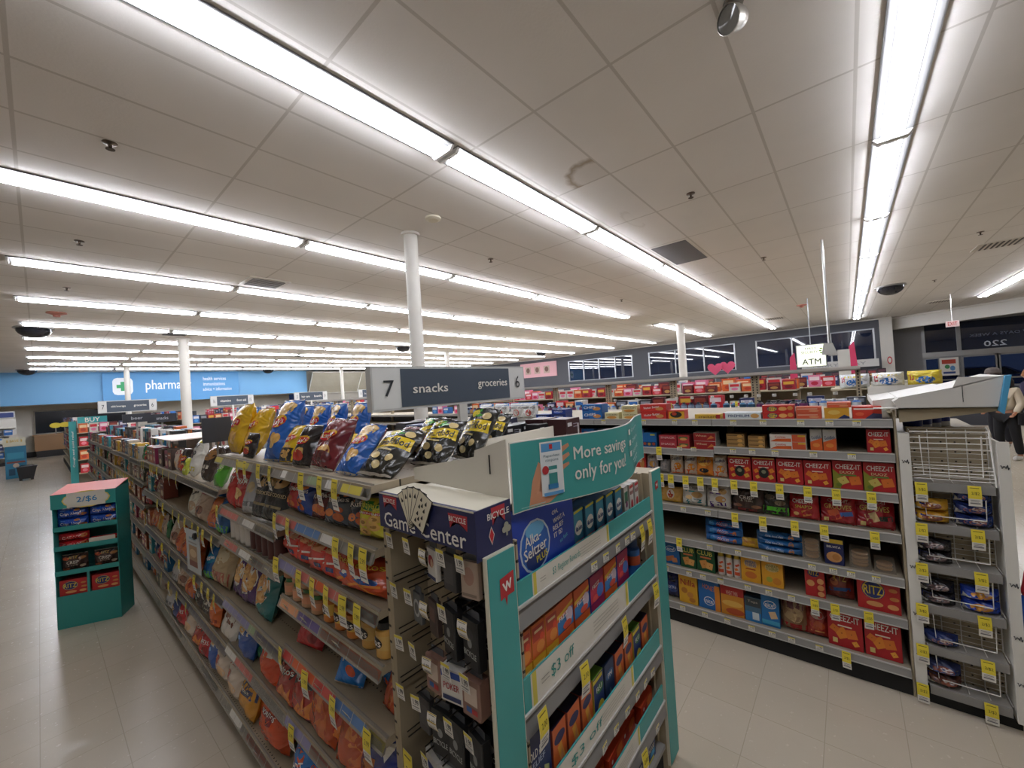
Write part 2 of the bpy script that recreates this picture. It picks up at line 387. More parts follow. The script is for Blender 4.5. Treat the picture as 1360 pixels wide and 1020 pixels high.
mb = MB(); mb.box(24.6, 24.9, -3.55, -3.0, 1.2, 1.95, '#dcd9d2'); mb.decal([('r',0,.3,.8,.25,'#b7432f'),('e',-.1,.0,.3,.25,'#3d8a54'),('e',.2,-.1,.3,.3,'#5b8ec4'),('r',0,-.36,.7,.12,'#26407a')], .5, .7, lambda x,z,o:(24.6-o,-3.27-x*.5,1.57+z*.7), res=9)
obj('poster_sign', mb, label='tall printed poster standing in the entrance beside the glass doors', cat='poster')

# sky-dark parking lot: one parked car with a pale roof line
def car(x, y, rz):
    t = thing('parked_car', 'dark blue car parked outside beyond the entrance glass', 'car', (x,y,0), rz)
    P = [(-2.1,.35),(-2.15,.75),(-1.9,.95),(-1.2,1.02),(-.6,1.42),(.7,1.45),(1.4,1.05),(2.0,.9),(2.15,.6),(2.1,.35)]
    mb = MB(); mb.prism(P, -.85, .85, '#1d3f8c:gloss', axis='y'); obj('body', mb, t)
    mb = MB(); mb.prism([(-1.05,1.04),(-.55,1.37),(.65,1.4),(1.2,1.06)], -.86, .86, '#0a0c12:gloss', axis='y'); obj('side_window', mb, t)
    for sx in (-1.35, 1.35):
        for sy in (-.8, .8):
            wb = MB(); wb.prism([(sx+.33*math.cos(2*PI*k/16), .33+.33*math.sin(2*PI*k/16)) for k in range(16)], sy-.1, sy+.1, '#141414', axis='y'); obj('wheel', wb, t)
car(29.5, -5.0, PI/2)

# ---------------------------------------------------------------- ceiling lights
M_TUBE = emit('fluorescent_tube', '#f4f6ff', TUBE)
def light_protos():
    p = MB()
    L = 1.2; w = .134
    P = [(-w,0),(-w,-.012),(-w+.01,-.013),(-.088,-.006),(-.028,-.018),(.028,-.018),(.088,-.006),(w-.01,-.013),(w,-.012),(w,0)]
    p.prism(P, -L, L, '#606060:plastic', axis='x')
    t = MB(); t.tube([(-L+.05,0,0),(L-.05,0,0)], .017, M_TUBE, 8)
    e = MB(); e.prism([(-w,-.01),(-.1,-.05),(.1,-.05),(w,-.01)], -.012, .012, '#e6e6e4:plastic', axis='x')
    return p.mesh('reflector'), t.mesh('tube'), e.mesh('end_plate')
LP = light_protos()
def light(x, y, lab, grp):
    t = thing('ceiling_light', lab, 'light', (x,y,CE-.001), group=grp)
    obj('reflector', LP[0], t)
    for s in (-.052, .052): obj('tube', LP[1], t, (0,s,-.042))
    obj('end_plate', LP[2], t, (1.19,0,0)); obj('end_plate', LP[2], t, (-1.19,0,0))
ROWS = [(-3.45,[4,8]),(-.42,[-1,9]),(2.475,[0,9]),(5.19,[0,9]),(7.93,[0,9]),(10.38,[0,9]),(13.05,[0,9]),(15.32,[0,9]),(17.6,[0,9]),(20.05,[0,9]),(22.4,[0,9]),(24.7,[0,9])]
for r, (y, (a, c)) in enumerate(ROWS):
    for k in range(a, c):
        if r == 3 and k == 5: continue
        x = (-.22 if r > 1 else .05) + 1.22 + k*2.44 + (.05 if r in (2,) else 0)
        nm = ('row on the entrance side','row above the wire rack','row crossing over the snack display','row meeting the white column') [r] if r < 4 else ORD[r-2] + ' row towards the pharmacy'
        light(x, y, 'twin tube fluorescent fixture, %s in the %s' % (ORD[k-a], nm), 'fluorescent fixtures in ceiling row %s' % ORD[r])

# ---------------------------------------------------------------- things on the ceiling
def dome(x, y, lab):
    t = thing('security_dome', lab, 'security camera', (x,y,CE))
    mb = MB(); mb.lathe([(.0,0),(.30,0),(.31,-.03),(.27,-.035)], '#8d8a86:plastic', 20); obj('mounting_ring', mb, t)
    mb = MB(); mb.lathe([(.27*math.cos(a), -.035-.20*math.sin(a)) for a in [PI/2*k/6 for k in range(7)]], '#15161c:gloss', 20); obj('smoked_cover', mb, t)
for x, y, l in ((0.0,13.7,'dark smoked dome camera near the left ends of the light rows'),(14.2,-.97,'dark smoked dome camera beside the overhead row above the cracker shelves'),(9.74,13.9,'small dark dome camera beyond the white column'),(-.23,25.4,'dark dome camera in the corner above the blue wall'),(19.0,13.6,'dark dome camera close to the dark front wall'),(8.7,25.8,'dark dome camera just in front of the blue wall centre')): dome(x, y, l)
k = 0
for x, y in ((.41,4.12),(.37,6.71),(4.71,1.21),(8.3,1.01),(9.35,4.16),(4.58,4.12),(9.77,-1.75),(.35,9.28),(14.4,-1.78)):
    t = thing('ceiling_sprinkler', 'small metal sprinkler head in the ceiling, %s counted out from the camera side' % ORD[k], 'sprinkler', (x,y,CE), group='sprinkler heads'); k += 1
    mb = MB(); mb.lathe([(0,-.001),(.045,-.001),(.045,-.006),(.012,-.012),(.012,-.03)], '#6f6457:metal', 12); obj('escutcheon', mb, t)
    mb = MB(); mb.lathe([(0,-.03),(.008,-.03),(.008,-.045),(.028,-.047),(.028,-.05),(0,-.05)], '#4a4036:metal', 10); obj('deflector', mb, t)
def vent(x, y, lab):
    t = thing('ceiling_vent', lab, 'vent', (x,y,CE))
    mb = MB(); mb.box(-.3,.3,-.3,.3,-.012,0,'#c7c1b7'); obj('vent_frame', mb, t)
    mb = MB()
    for i in range(7): mb.box(-.24,.24,-.23+i*.07,-.205+i*.07,-.02,-.012,'#3d3934')
    obj('grille', mb, t)
for x, y, l in ((2.5,7.35,'square air vent between the third light row and the column'),(11.1,-2.2,'square air vent near the edge beyond the overhead light row'),(19.6,-2.5,'square air vent just before the entrance bulkhead'),(2.41,13.6,'dark air vent beside the second white column'),(18.0,1.96,'air vent near the far end of the long light row'),(7.5,18.2,'narrow air vent far off towards the blue wall')): vent(x, y, l)
t = thing('smoke_detector', 'round cream detector on the ceiling beside the white column', 'detector', (3.0,3.55,CE))
obj('detector_body', MB().lathe([(.09,0),(.09,-.02),(.06,-.035),(0,-.037)], '#cfc8b4', 16), t)
for x, y, l in ((.29,11.6,'reddish detector with strobe in front of the fifth light row'),(15.3,.96,'small reddish detector near the end of the long light row')):
    t = thing('fire_detector', l, 'detector', (x,y,CE)); obj('detector_body', MB().lathe([(.14,0),(.14,-.02),(.05,-.05),(.05,-.08),(0,-.09)], '#a8695a', 14), t)
t = thing('track_spotlight', 'round metal spotlight at the top edge of the ceiling', 'light', (2.50,.36,CE))
obj('mounting_base', MB().lathe([(.05,0),(.05,-.02),(.015,-.03),(.015,-.06)], '#8f8b84:metal', 14), t)
hd = MB(); hd.lathe([(0,.05),(.05,.045),(.065,.0),(.07,-.05),(.066,-.052)], '#b9b5ac:metal', 20); hd.lathe([(.066,-.045),(0,-.03)], '#6a6862:gloss', 20)
obj('spot_head', hd, t, Matrix.Translation((0,0,-.10)) @ Matrix.Rotation(1.2, 4, 'Y') @ Matrix.Rotation(.5, 4, 'X'))
obj('ceiling_panel', MB().box(6.2, 7.42, 1.71, 2.22, CE-.006, CE-.0015, '#6f6d6e:matte'), label='single grey replacement ceiling tile beside the long light row', cat='ceiling tile')
# columns
for i, (x, y, r, l) in enumerate(((3.08,4.1,.085,'tall round white column behind the aisle sign'),(2.72,14.4,.12,'round white column in front of the pharmacy lettering'),(15.5,4.67,.14,'round white column before the dark front wall'),(13.2,15.2,.12,'thin distant white column above the aisle sign'),(2.53,23.9,.095,'white column beside the green cross'),(12.5,24.6,.1,'white column in front of the mirrored panels'))):
    t = thing('column', l, 'column', (x,y,0), kind='structure')
    obj('shaft', MB().lathe([(r,0),(r,CE)], '#d6d3cb:paint', 24), t); obj('collar', MB().lathe([(r,CE-.03),(r*1.35,CE-.03),(r*1.35,CE-.001)], '#d6d3cb:paint', 24), t)

# pharmacy sign
t = thing('pharmacy_sign', 'wide blue sign with a green cross and white lettering on the blue wall', 'sign', (4.75,26.98,3.05))
obj('panel', MB().box(-2.75,2.75,-.1,0,-.74,.74,'#5c9bd0:paint'), t)
pl = MB(); F = lambda x, z, o: (x*5.5, -.1-o, z*1.48)
pl.decal([('p',[(-.44,-.12),(-.43,-.2),(-.41,-.23),(-.34,-.23),(-.32,-.2),(-.31,-.12),(-.31,.22),(-.32,.3),(-.34,.33),(-.41,.33),(-.43,.3),(-.44,.22)],'#e8edf0'),('r',-.375,.05,.028,.3,'#1e9a5a'),('r',-.375,.05,.08,.11,'#1e9a5a')], 5.5, 1.48, F, res=9, step=.004)
obj('cross_emblem', pl, t)
obj('lettering', MB().decal([('t','pharmacy',-.06,.03,.33,.42,'#eef3f6'),('t','health services',.295,.26,.19,.13,'#dfeaf2'),('t','immunizations',.29,.06,.18,.12,'#dfeaf2'),('t','advice + information',.315,-.13,.24,.12,'#dfeaf2')], 5.5, 1.48, F, res=9), t)

# tilted mirror panels above the back counter, right of the blue wall
M_MIR = bpy.data.materials.new('mirror_glass'); nt, b = nodes(M_MIR); b.inputs['Metallic'].default_value = 1; b.inputs['Roughness'].default_value = .05; b.inputs['Base Color'].default_value = (.62,.64,.62,1)
for k in range(4):
    x0 = 11.4+k*3.4
    t = thing('tilted_mirror', 'tilted security mirror panel right of the blue wall, %s from the wall' % ORD[k], 'mirror', (x0,27,2.35), group='tilted mirror panels')
    Mx = Matrix.Rotation(.55, 4, 'X')
    obj('mirror_glass', MB().box(.03,3.37,-.02,.02,0,1.55,M_MIR,Mx), t)
    mb = MB(); mb.box(0,.03,-.04,.03,0,1.55,'#c9c6be',Mx); mb.box(3.37,3.4,-.04,.03,0,1.55,'#c9c6be',Mx); mb.box(0,3.4,-.04,.03,-.03,0,'#c9c6be',Mx); mb.box(0,3.4,-.04,.03,1.55,1.58,'#c9c6be',Mx); obj('mirror_frame', mb, t)
mb = MB(); mb.box(11.35, 26, 27.1, 27.3, 0, CE, '#8f8b82:paint'); struct('wall_far_right', mb)
# ---------------------------------------------------------------- shelving
TAN = '#a2957c:paint'; DK = '#1b1a19:matte'; GREYR = '#8d8b88:plastic'
def rail_left(L, segs):
    """sloping clear price rail with paper inserts, running along +y from 0"""
    mb = MB(); mb.prism([(.02,.006),(.026,.004),(.006,-.04),(-.004,-.042),(-.001,-.036)], 0, L, '#8b857a:plastic', axis='y')
    f = lambda x, z, o: (.009+z*.019-o, L/2-x*L, -.018+z*.038)
    p = []; y = 0
    for (a, b, c) in segs: p.append(('r', .5-(a+b)/2, 0, (b-a), .86, c))
    for k in range(int(L/.075)): p.append(('r', -.47+k*.075/L, 0, .004, .9, '#b9b3a6'))
    mb.decal(p, L, .042, f, res=9, off=.001); return mb
def rail_grey(L, segs):
    mb = MB(); mb.prism([(.012,.006),(.016,0),(.008,-.042),(-.004,-.042),(-.004,-.034),(.004,.004)], 0, L, '#8f8d89:plastic', axis='y')
    mb.box(-.006,-.002,0,L,-.042,-.036,'#bdbbb6:plastic'); mb.box(.0,.008,0,L,.0,.006,'#bdbbb6:plastic'); return mb
def section(label, y0, y1, xl, xb, xf, shelves, ztop, group, rail='left', base=True, peg_to=None):
    L = y1-y0
    t = thing('shelving_unit', label, 'shelving', (xl,y0,0), group=group)
    D = xb-xl
    b0 = shelves[-1]
    mb = MB(); mb.box(.03 if rail=='left' else .02, D*2-.03, 0, L, 0, b0[0]-.045, DK); mb.box(0, D, 0, L, b0[0]-.045, b0[0]-.02, TAN); obj('kick_plate', mb, t)
    mb = MB(); mb.box(D-.012, D+.012, .0, L, b0[0], peg_to or ztop-.03, M_PEG if rail=='left' else '#2b2927:matte'); obj('back_panel', mb, t)
    for yy in (.012, L-.012):
        mb = MB(); mb.box(D-.03, D+.03, yy-.012, yy+.012, 0, (peg_to or ztop)-.02, TAN); obj('upright', mb, t)
    for i, (z, segs) in enumerate(shelves):
        mb = MB(); mb.box(-.022 if rail == 'left' and z < .2 else .012, D*2-.012 if i == 0 else D-.012, .001, L-.001, z-.025, z-.0005, M_DECK if rail=='left' else '#9b917f:paint')
        sh = obj('shelf', mb, t)
        r = (rail_left if rail == 'left' else rail_grey)(L-.004, segs); obj('price_rail', r, sh, (-.035 if rail == 'left' and z < .2 else 0,.002,z))
        if i > 0:
            mb = MB()
            for yy in (.004, L-.008): mb.prism([(D-.012,z-.025),(.06,z-.025),(D-.012,z-.07)], yy, yy+.004, TAN, axis='y')
            obj('bracket', mb, sh)
    # other side of the unit
    for z in (1.2,.9,.6,.2):
        obj('shelf', MB().box(D+.012, D*2-.01, .001, L-.001, z-.025, z, '#9b917f:paint'), t)
    return t
W7 = .91
LY = [1.175+W7*k for k in range(14)]; LY[1] = 2.0; LY[2] = 2.88; LY = LY[:3]+[2.88+.9*k for k in range(1,12)]
PKS = '#c8746a'; BLU='#5d7fae'; ORG='#d2643c'; LAV='#8a86a8'; YL='#cfc04a'; GRN='#8fa07a'; RD='#c4524a'; WH='#d9d6ce'; PUR='#6b5c8c'
SH = {
 0: [(1.52,[(0,.05,YL),(.06,.22,YL),(.3,.36,WH),(.42,.55,GRN),(.8,.86,WH)]),
     (1.315,[(.02,.16,YL),(.3,.44,'#d8d4cc'),(.46,.72,BLU),(.72,.98,PKS)]),
     (1.12,[(0,.3,ORG),(.3,.42,PKS),(.44,.58,ORG),(.6,.75,PKS),(.76,.98,LAV)]),
     (.945,[(0,.5,ORG),(.52,.75,PUR),(.76,.98,'#d99a70')]),
     (.72,[(0,.12,YL),(.14,.4,BLU),(.4,.6,RD),(.6,.85,ORG),(.86,.98,RD)]),
     (.42,[(0,.7,RD),(.7,1,LAV)]), (.145,[(0,.8,RD),(.8,1,WH)])],
 1: [(1.52,[(.0,.3,GRN),(.35,.55,YL),(.85,1,YL)]), (1.225,[(0,.3,YL),(.32,.5,'#d8d4cc'),(.6,.95,PKS)]), (1.05,[(.2,.4,PKS),(.42,.6,WH),(.65,.9,PKS)]),
     (.68,[(0,.4,LAV),(.4,.5,GRN),(.5,1,LAV)]), (.41,[(0,.5,WH),(.5,.8,PKS),(.8,1,WH)]), (.145,[(0,.5,RD),(.6,.8,WH)])],
 2: [(1.31,[(0,1,'#b5ae94')]), (1.02,[(.0,.9,'#a8a094')]), (.66,[(0,1,LAV)]), (.38,[(0,1,LAV)]), (.145,[(.1,.5,WH)])],
}
secs = []
nm = ['end section next to the playing card rack','second section from the card rack'] + [ORD[k]+' section from the card rack' for k in range(2,13)]
for k in range(13):
    sh = SH.get(k, SH[2] if k < 5 else [(1.30-.012*(k%2),[(0,1,'#9aa2ac')]),(1.07,[(0,1,'#9a9a9a')]),(.84,[(0,1,'#9aa2ac')]),(.60,[(0,1,'#9a9a9a')]),(.36,[(0,1,'#9a9a9a')]),(.145,[])])
    if k >= 3: sh = [(z, [(a,b,c) for a,b,c in s]) for z, s in sh]
    xl = .66
    secs.append(section('tan steel snack shelving, %s' % nm[k], LY[k], LY[k+1], xl, 1.30, .66, sh, sh[0][0], 'snack shelving sections'))
# ---- right-hand gondola of crackers
RS = [1.5, 1.31, 1.09, .87, .63, .41, .145]
RY = [-.175, .735, 1.645, 2.555, 3.465]
for k in range(4):
    rs = list(RS)
    if k: rs[1] = 1.285
    section('dark backed cracker shelving, ' + ['section nearest the white wire rack','second section from the wire rack','third section from the wire rack','far end section'][k], RY[k], RY[k+1], 2.985, 3.56, 3.0, [(z,[]) for z in rs], 1.5, 'cracker shelving sections', rail='grey')
# the bar shelf above the wing: brown-grey side of the gondola at its near end
t = thing('gondola_end_post', 'tan steel upright closing the near end of the cracker shelves', 'post', (3.0,-.18,0))
mb = MB(); mb.box(0,.04,-.007,.003,0,1.55,TAN); mb.box(.04,1.1,-.006,.003,.0,1.49,'#9b917f:paint'); obj('post', mb, t)

# ---------------------------------------------------------------- price tags
def tag_mesh(price, w=.034, h=.088, frac=.62, y='#e3cf3a'):
    mb = MB(); n = 6; B = []
    f = lambda x, z, o: (x*w, -.004*math.sin((z+.5)*PI)*1.5-.0008-o, z*h-h/2+.008)
    vs = [f(sx, j/n-.5, 0) for j in range(n+1) for sx in (-.5,.5)]; vs2 = [(a,b+.0006,c) for a,b,c in vs]
    mb.add(vs, [(2*j,2*j+1,2*j+3,2*j+2) for j in range(n)], '#e4e1da'); mb.add(vs2, [(2*j,2*j+2,2*j+3,2*j+1) for j in range(n)], '#e4e1da')
    mb.decal([('r',0,.5-frac/2,1,frac,y),('t',price,.05,.14,.6,.15,'#2a2620',0,False),('r',0,.40,.7,.03,'#5c5420'),('r',.0,-.2,.7,.025,'#6b6968'),('r',-.05,-.27,.6,.02,'#8b8988'),('r',0,-.35,.75,.06,'#77757a')], w, h, f, res=.02, off=.0003, step=.0001)
    return mb.mesh('price_tag')
def wtag_mesh(w=.036, h=.03, yel=True):
    mb = MB(); f = lambda x, z, o: (x*w, -.0005-o, z*h)
    mb.box(-w/2,w/2,-.0006,0,-h/2,h/2,'#dedbd3')
    mb.decal(([('r',0,.4,1,.2,'#dccb45')] if yel else [])+[('t','1.99',.08,.08,.6,.36,'#2a2826'),('r',0,-.25,.8,.08,'#8a8886'),('r',-.05,-.4,.7,.06,'#aaa8a6')], w, h, f, res=9, off=.0003, step=.0001)
    return mb.mesh('shelf_label')
T_L = tag_mesh('2.99', .046, .108); T_R = tag_mesh('2/$5', .04, .098); T_W = tag_mesh('2/$2', .045, .1); T_F = tag_mesh('3.49', .026, .085)
W_L = wtag_mesh(); W_P = wtag_mesh(yel=False)
def tags(me, name, ys, x, z, lab, grp, face='-X', lean=0, cat='price tag', jit=.06):
    for i, y in enumerate(sorted(ys) if face != '-Y' else ys):
        loc = (x, y, z) if face != '-Y' else (y, x, z)
        l = lab % ORD[i]
        obj(name, me, M=pose(*loc, face, lean, RND.uniform(-jit,jit)*2), label=l, cat=cat, group=grp)
def ytags(ys, z, where, x=.655): tags(T_L, 'hanging_price_tag', ys, x, z-.002, 'yellow sale tag on %s, %%s from the card rack' % where, 'yellow tags on '+where)
def rtags(ys, z, where): tags(T_R, 'hanging_price_tag', ys, 2.976, z-.0, 'yellow sale tag on %s, %%s from the wire rack' % where, 'yellow tags on '+where)
def wtags(ys, z, where, x=2.978): tags(W_L, 'shelf_rail_label', ys, x, z-.018, 'white price label on %s, %%s from the wire rack' % where, 'white labels on '+where, jit=.01)
ytags([2.43,2.315,2.126,1.984,1.655,1.494,1.379], 1.52, 'the top snack shelf edge')
ytags([1.955,1.813,1.397,1.29,1.215], 1.315, 'the second snack shelf edge')
ytags([1.969,1.73,1.608,1.493,1.372,1.273], 1.12, 'the orange-strip third snack shelf edge')
ytags([1.976,1.726,1.493,1.256], .72, 'the fifth snack shelf edge')
ytags([1.9], .42, 'the sixth snack shelf edge')
ytags([2.85], 1.225, 'the pink-strip edge of the second section')
ytags([5.71,5.584,5.46,5.344,4.981,4.882,4.784,4.66,4.397,4.16,3.898], 1.31, 'the top edge past the chips')
ytags([4.709,4.473,4.086,3.881,3.691,3.477,3.32,3.204,3.003], 1.02, 'the edge under the pretzel bags')
ytags([4.6,4.3,3.95,3.5,3.3,3.15,3.02], .66, 'the low middle edge past the chips')
ytags([4.7,4.4,4.1,3.8], .38, 'the second lowest edge past the chips')
ytags([7.6,7.45,7.3,7.15,7.0,6.85,6.7,6.55,6.4,6.25,6.1], 1.07, 'the far middle shelf edge')
for z, ys, wh in ((.72,[1.4,1.62],'the fifth shelf'),(.945,[1.45,1.72,1.9],'the jar shelf'),(1.05,[2.1,2.3,2.7],'the canister shelf'),(.68,[2.25,2.6],'the purple bag shelf'),(.41,[2.2,2.5,2.9],'the second section sixth shelf'),(.145,[1.5,1.75,2.0,2.3,2.5,2.75,3.0,3.2,3.45],'the lowest snack shelf')):
    tags(W_L, 'shelf_rail_label', ys, .658 if z > .2 else .622, z-.016, 'white price label on %s edge, %%s from the card rack' % wh, 'white labels on '+wh, lean=-.45, jit=.01)
wtags([2.9,2.5,2.2,1.9,1.55,1.213,.982,.842,.6,.43,.234,.097,-.024], 1.5, 'the top cracker shelf edge')
wtags([.959,.863,.614,.502,.377,.183,.008], 1.31, 'the second cracker shelf edge'); rtags([1.108], 1.29, 'the second cracker shelf edge')
rtags([1.107,1.035,.931,.832,.738,.621,.507,.366,.224,.09,-.063], 1.09, 'the third cracker shelf edge')
rtags([.629,.47,.301,.158,-.065], .87, 'the fourth cracker shelf edge'); wtags([.962,.798], .87, 'the fourth cracker shelf edge')
wtags([.801,.626,.473,.23,.129,.049,-.058], .63, 'the fifth cracker shelf edge'); rtags([1.005], .63, 'the fifth cracker shelf edge')
wtags([1.114,.953,.86,.747,.583,.465,.345], .41, 'the sixth cracker shelf edge'); rtags([.229,.134,-.014], .41, 'the sixth cracker shelf edge')
wtags([1.014,.864,.721,.577,.463,.36,.222], .145, 'the lowest cracker shelf edge'); rtags([.097], .145, 'the lowest cracker shelf edge')

# ---------------------------------------------------------------- pack designs
TANC = '#d9a95c'; TAN2 = '#e3bd77'; WT = '#ece9e2'
def chips(n, cx, cy, r, c=(TANC,TAN2), s=1):
    q = random.Random(s); out = []
    for i in range(n): out.append(('e', cx+q.uniform(-r,r), cy+q.uniform(-r*.7,r*.7), .26, .17, c[i%2], q.uniform(-1,1)))
    return out
def lays(body, word="Lay's", extra=()):
    return [('e',0,.30,.72,.2,TAN2)] * (body == '#1f5fb4') + chips(3, .12,-.24,.16) + [('e',-.02,.1,.66,.2,'#e9b22c',.2),('e',-.02,.08,.64,.17,'#c3242b',.15),('t',word,-.02,.08,.46,.11,WT,.15)] + list(extra)
def smartfood():
    return [('p',[(-.45,.42),(-.1,.46),(.22,.3),(-.02,.2)],'#4f9a3c'),('p',[(-.5,.36),(-.2,.44),(.05,.32),(-.15,.24)],'#d8c23a'),('r',.05,.08,.86,.22,'#e6c72c',.12),('t','Smartfood',.05,.08,.76,.13,'#1c1a18',.12),
            ('e',.3,.3,.22,.14,'#e6cf95'),('e',-.28,-.16,.28,.17,'#e9d39a'),('e',-.1,-.22,.2,.13,'#dfc486'),('e',.25,-.22,.2,.13,'#e6cf95'),('e',.02,-.36,.2,.12,'#e9d39a'),('r',-.05,-.09,.5,.03,'#c7b26a')]
def ruffles(c, word='Ruffles'):
    return [('p',[(-.5,.2),(.5,.42),(.5,.3),(-.5,.08)],c),('t',word,0,.16,.7,.13,WT,.2)] + [('e',-.2,-.2,.34,.2,'#d9752c',.5),('e',.12,-.28,.34,.2,'#c4602a',-.3),('e',.1,-.1,.26,.15,'#b5522a',.2)]
def onion():
    return [('e',0,.28,.8,.24,'#2f7d2c'),('t','Funyuns',0,.28,.8,.2,'#d4e04a'),('r',0,.1,.9,.08,'#c9401f'),('t','ONION RINGS',0,.1,.8,.05,WT)] + [(k,x,y,w,h,c) for x,y in ((-.15,-.12),(.18,-.2),(-.1,-.34),(.2,-.02)) for k,w,h,c in (('e',.4,.2,'#d9aa52'),('e',.2,.09,'#9c7230'))]
def doritos(c1, tri=True):
    return [('p',[(-.5,.3),(.5,.36),(.3,.05),(-.4,.0)],'#1c1a1c'),('t','Doritos',0,.18,.7,.13,WT,.08),('p',[(-.3,-.4),(.1,-.08),(.2,-.42)],c1),('p',[(0,-.36),(.36,-.1),(.4,-.42)],'#d97f2e')]
def cheet():
    return [('t','Cheetos',0,.2,.8,.16,'#e9bd2c',.15),('e',.1,-.15,.5,.2,'#1f4fa0'),('e',0,-.1,.14,.1,WT)] + [('r',x,y,.4,.06,'#e58a2b',r) for x,y,r in ((-.1,-.3,.5),(.15,-.36,-.6),(.2,-.25,.2))]
def windowed(c, food):
    return [('e',0,.0,.78,.62,'#d9d4c6'),('e',0,.0,.72,.56,food)] + [('e',math.cos(k*2.1)*.2,math.sin(k*1.7)*.18,.24,.13,'#c48a48' if k%2 else '#dcae6a',k) for k in range(7)]
def stripes(cs): return [('r',0,.36-i*.18,.99,.12,c) for i, c in enumerate(cs)]
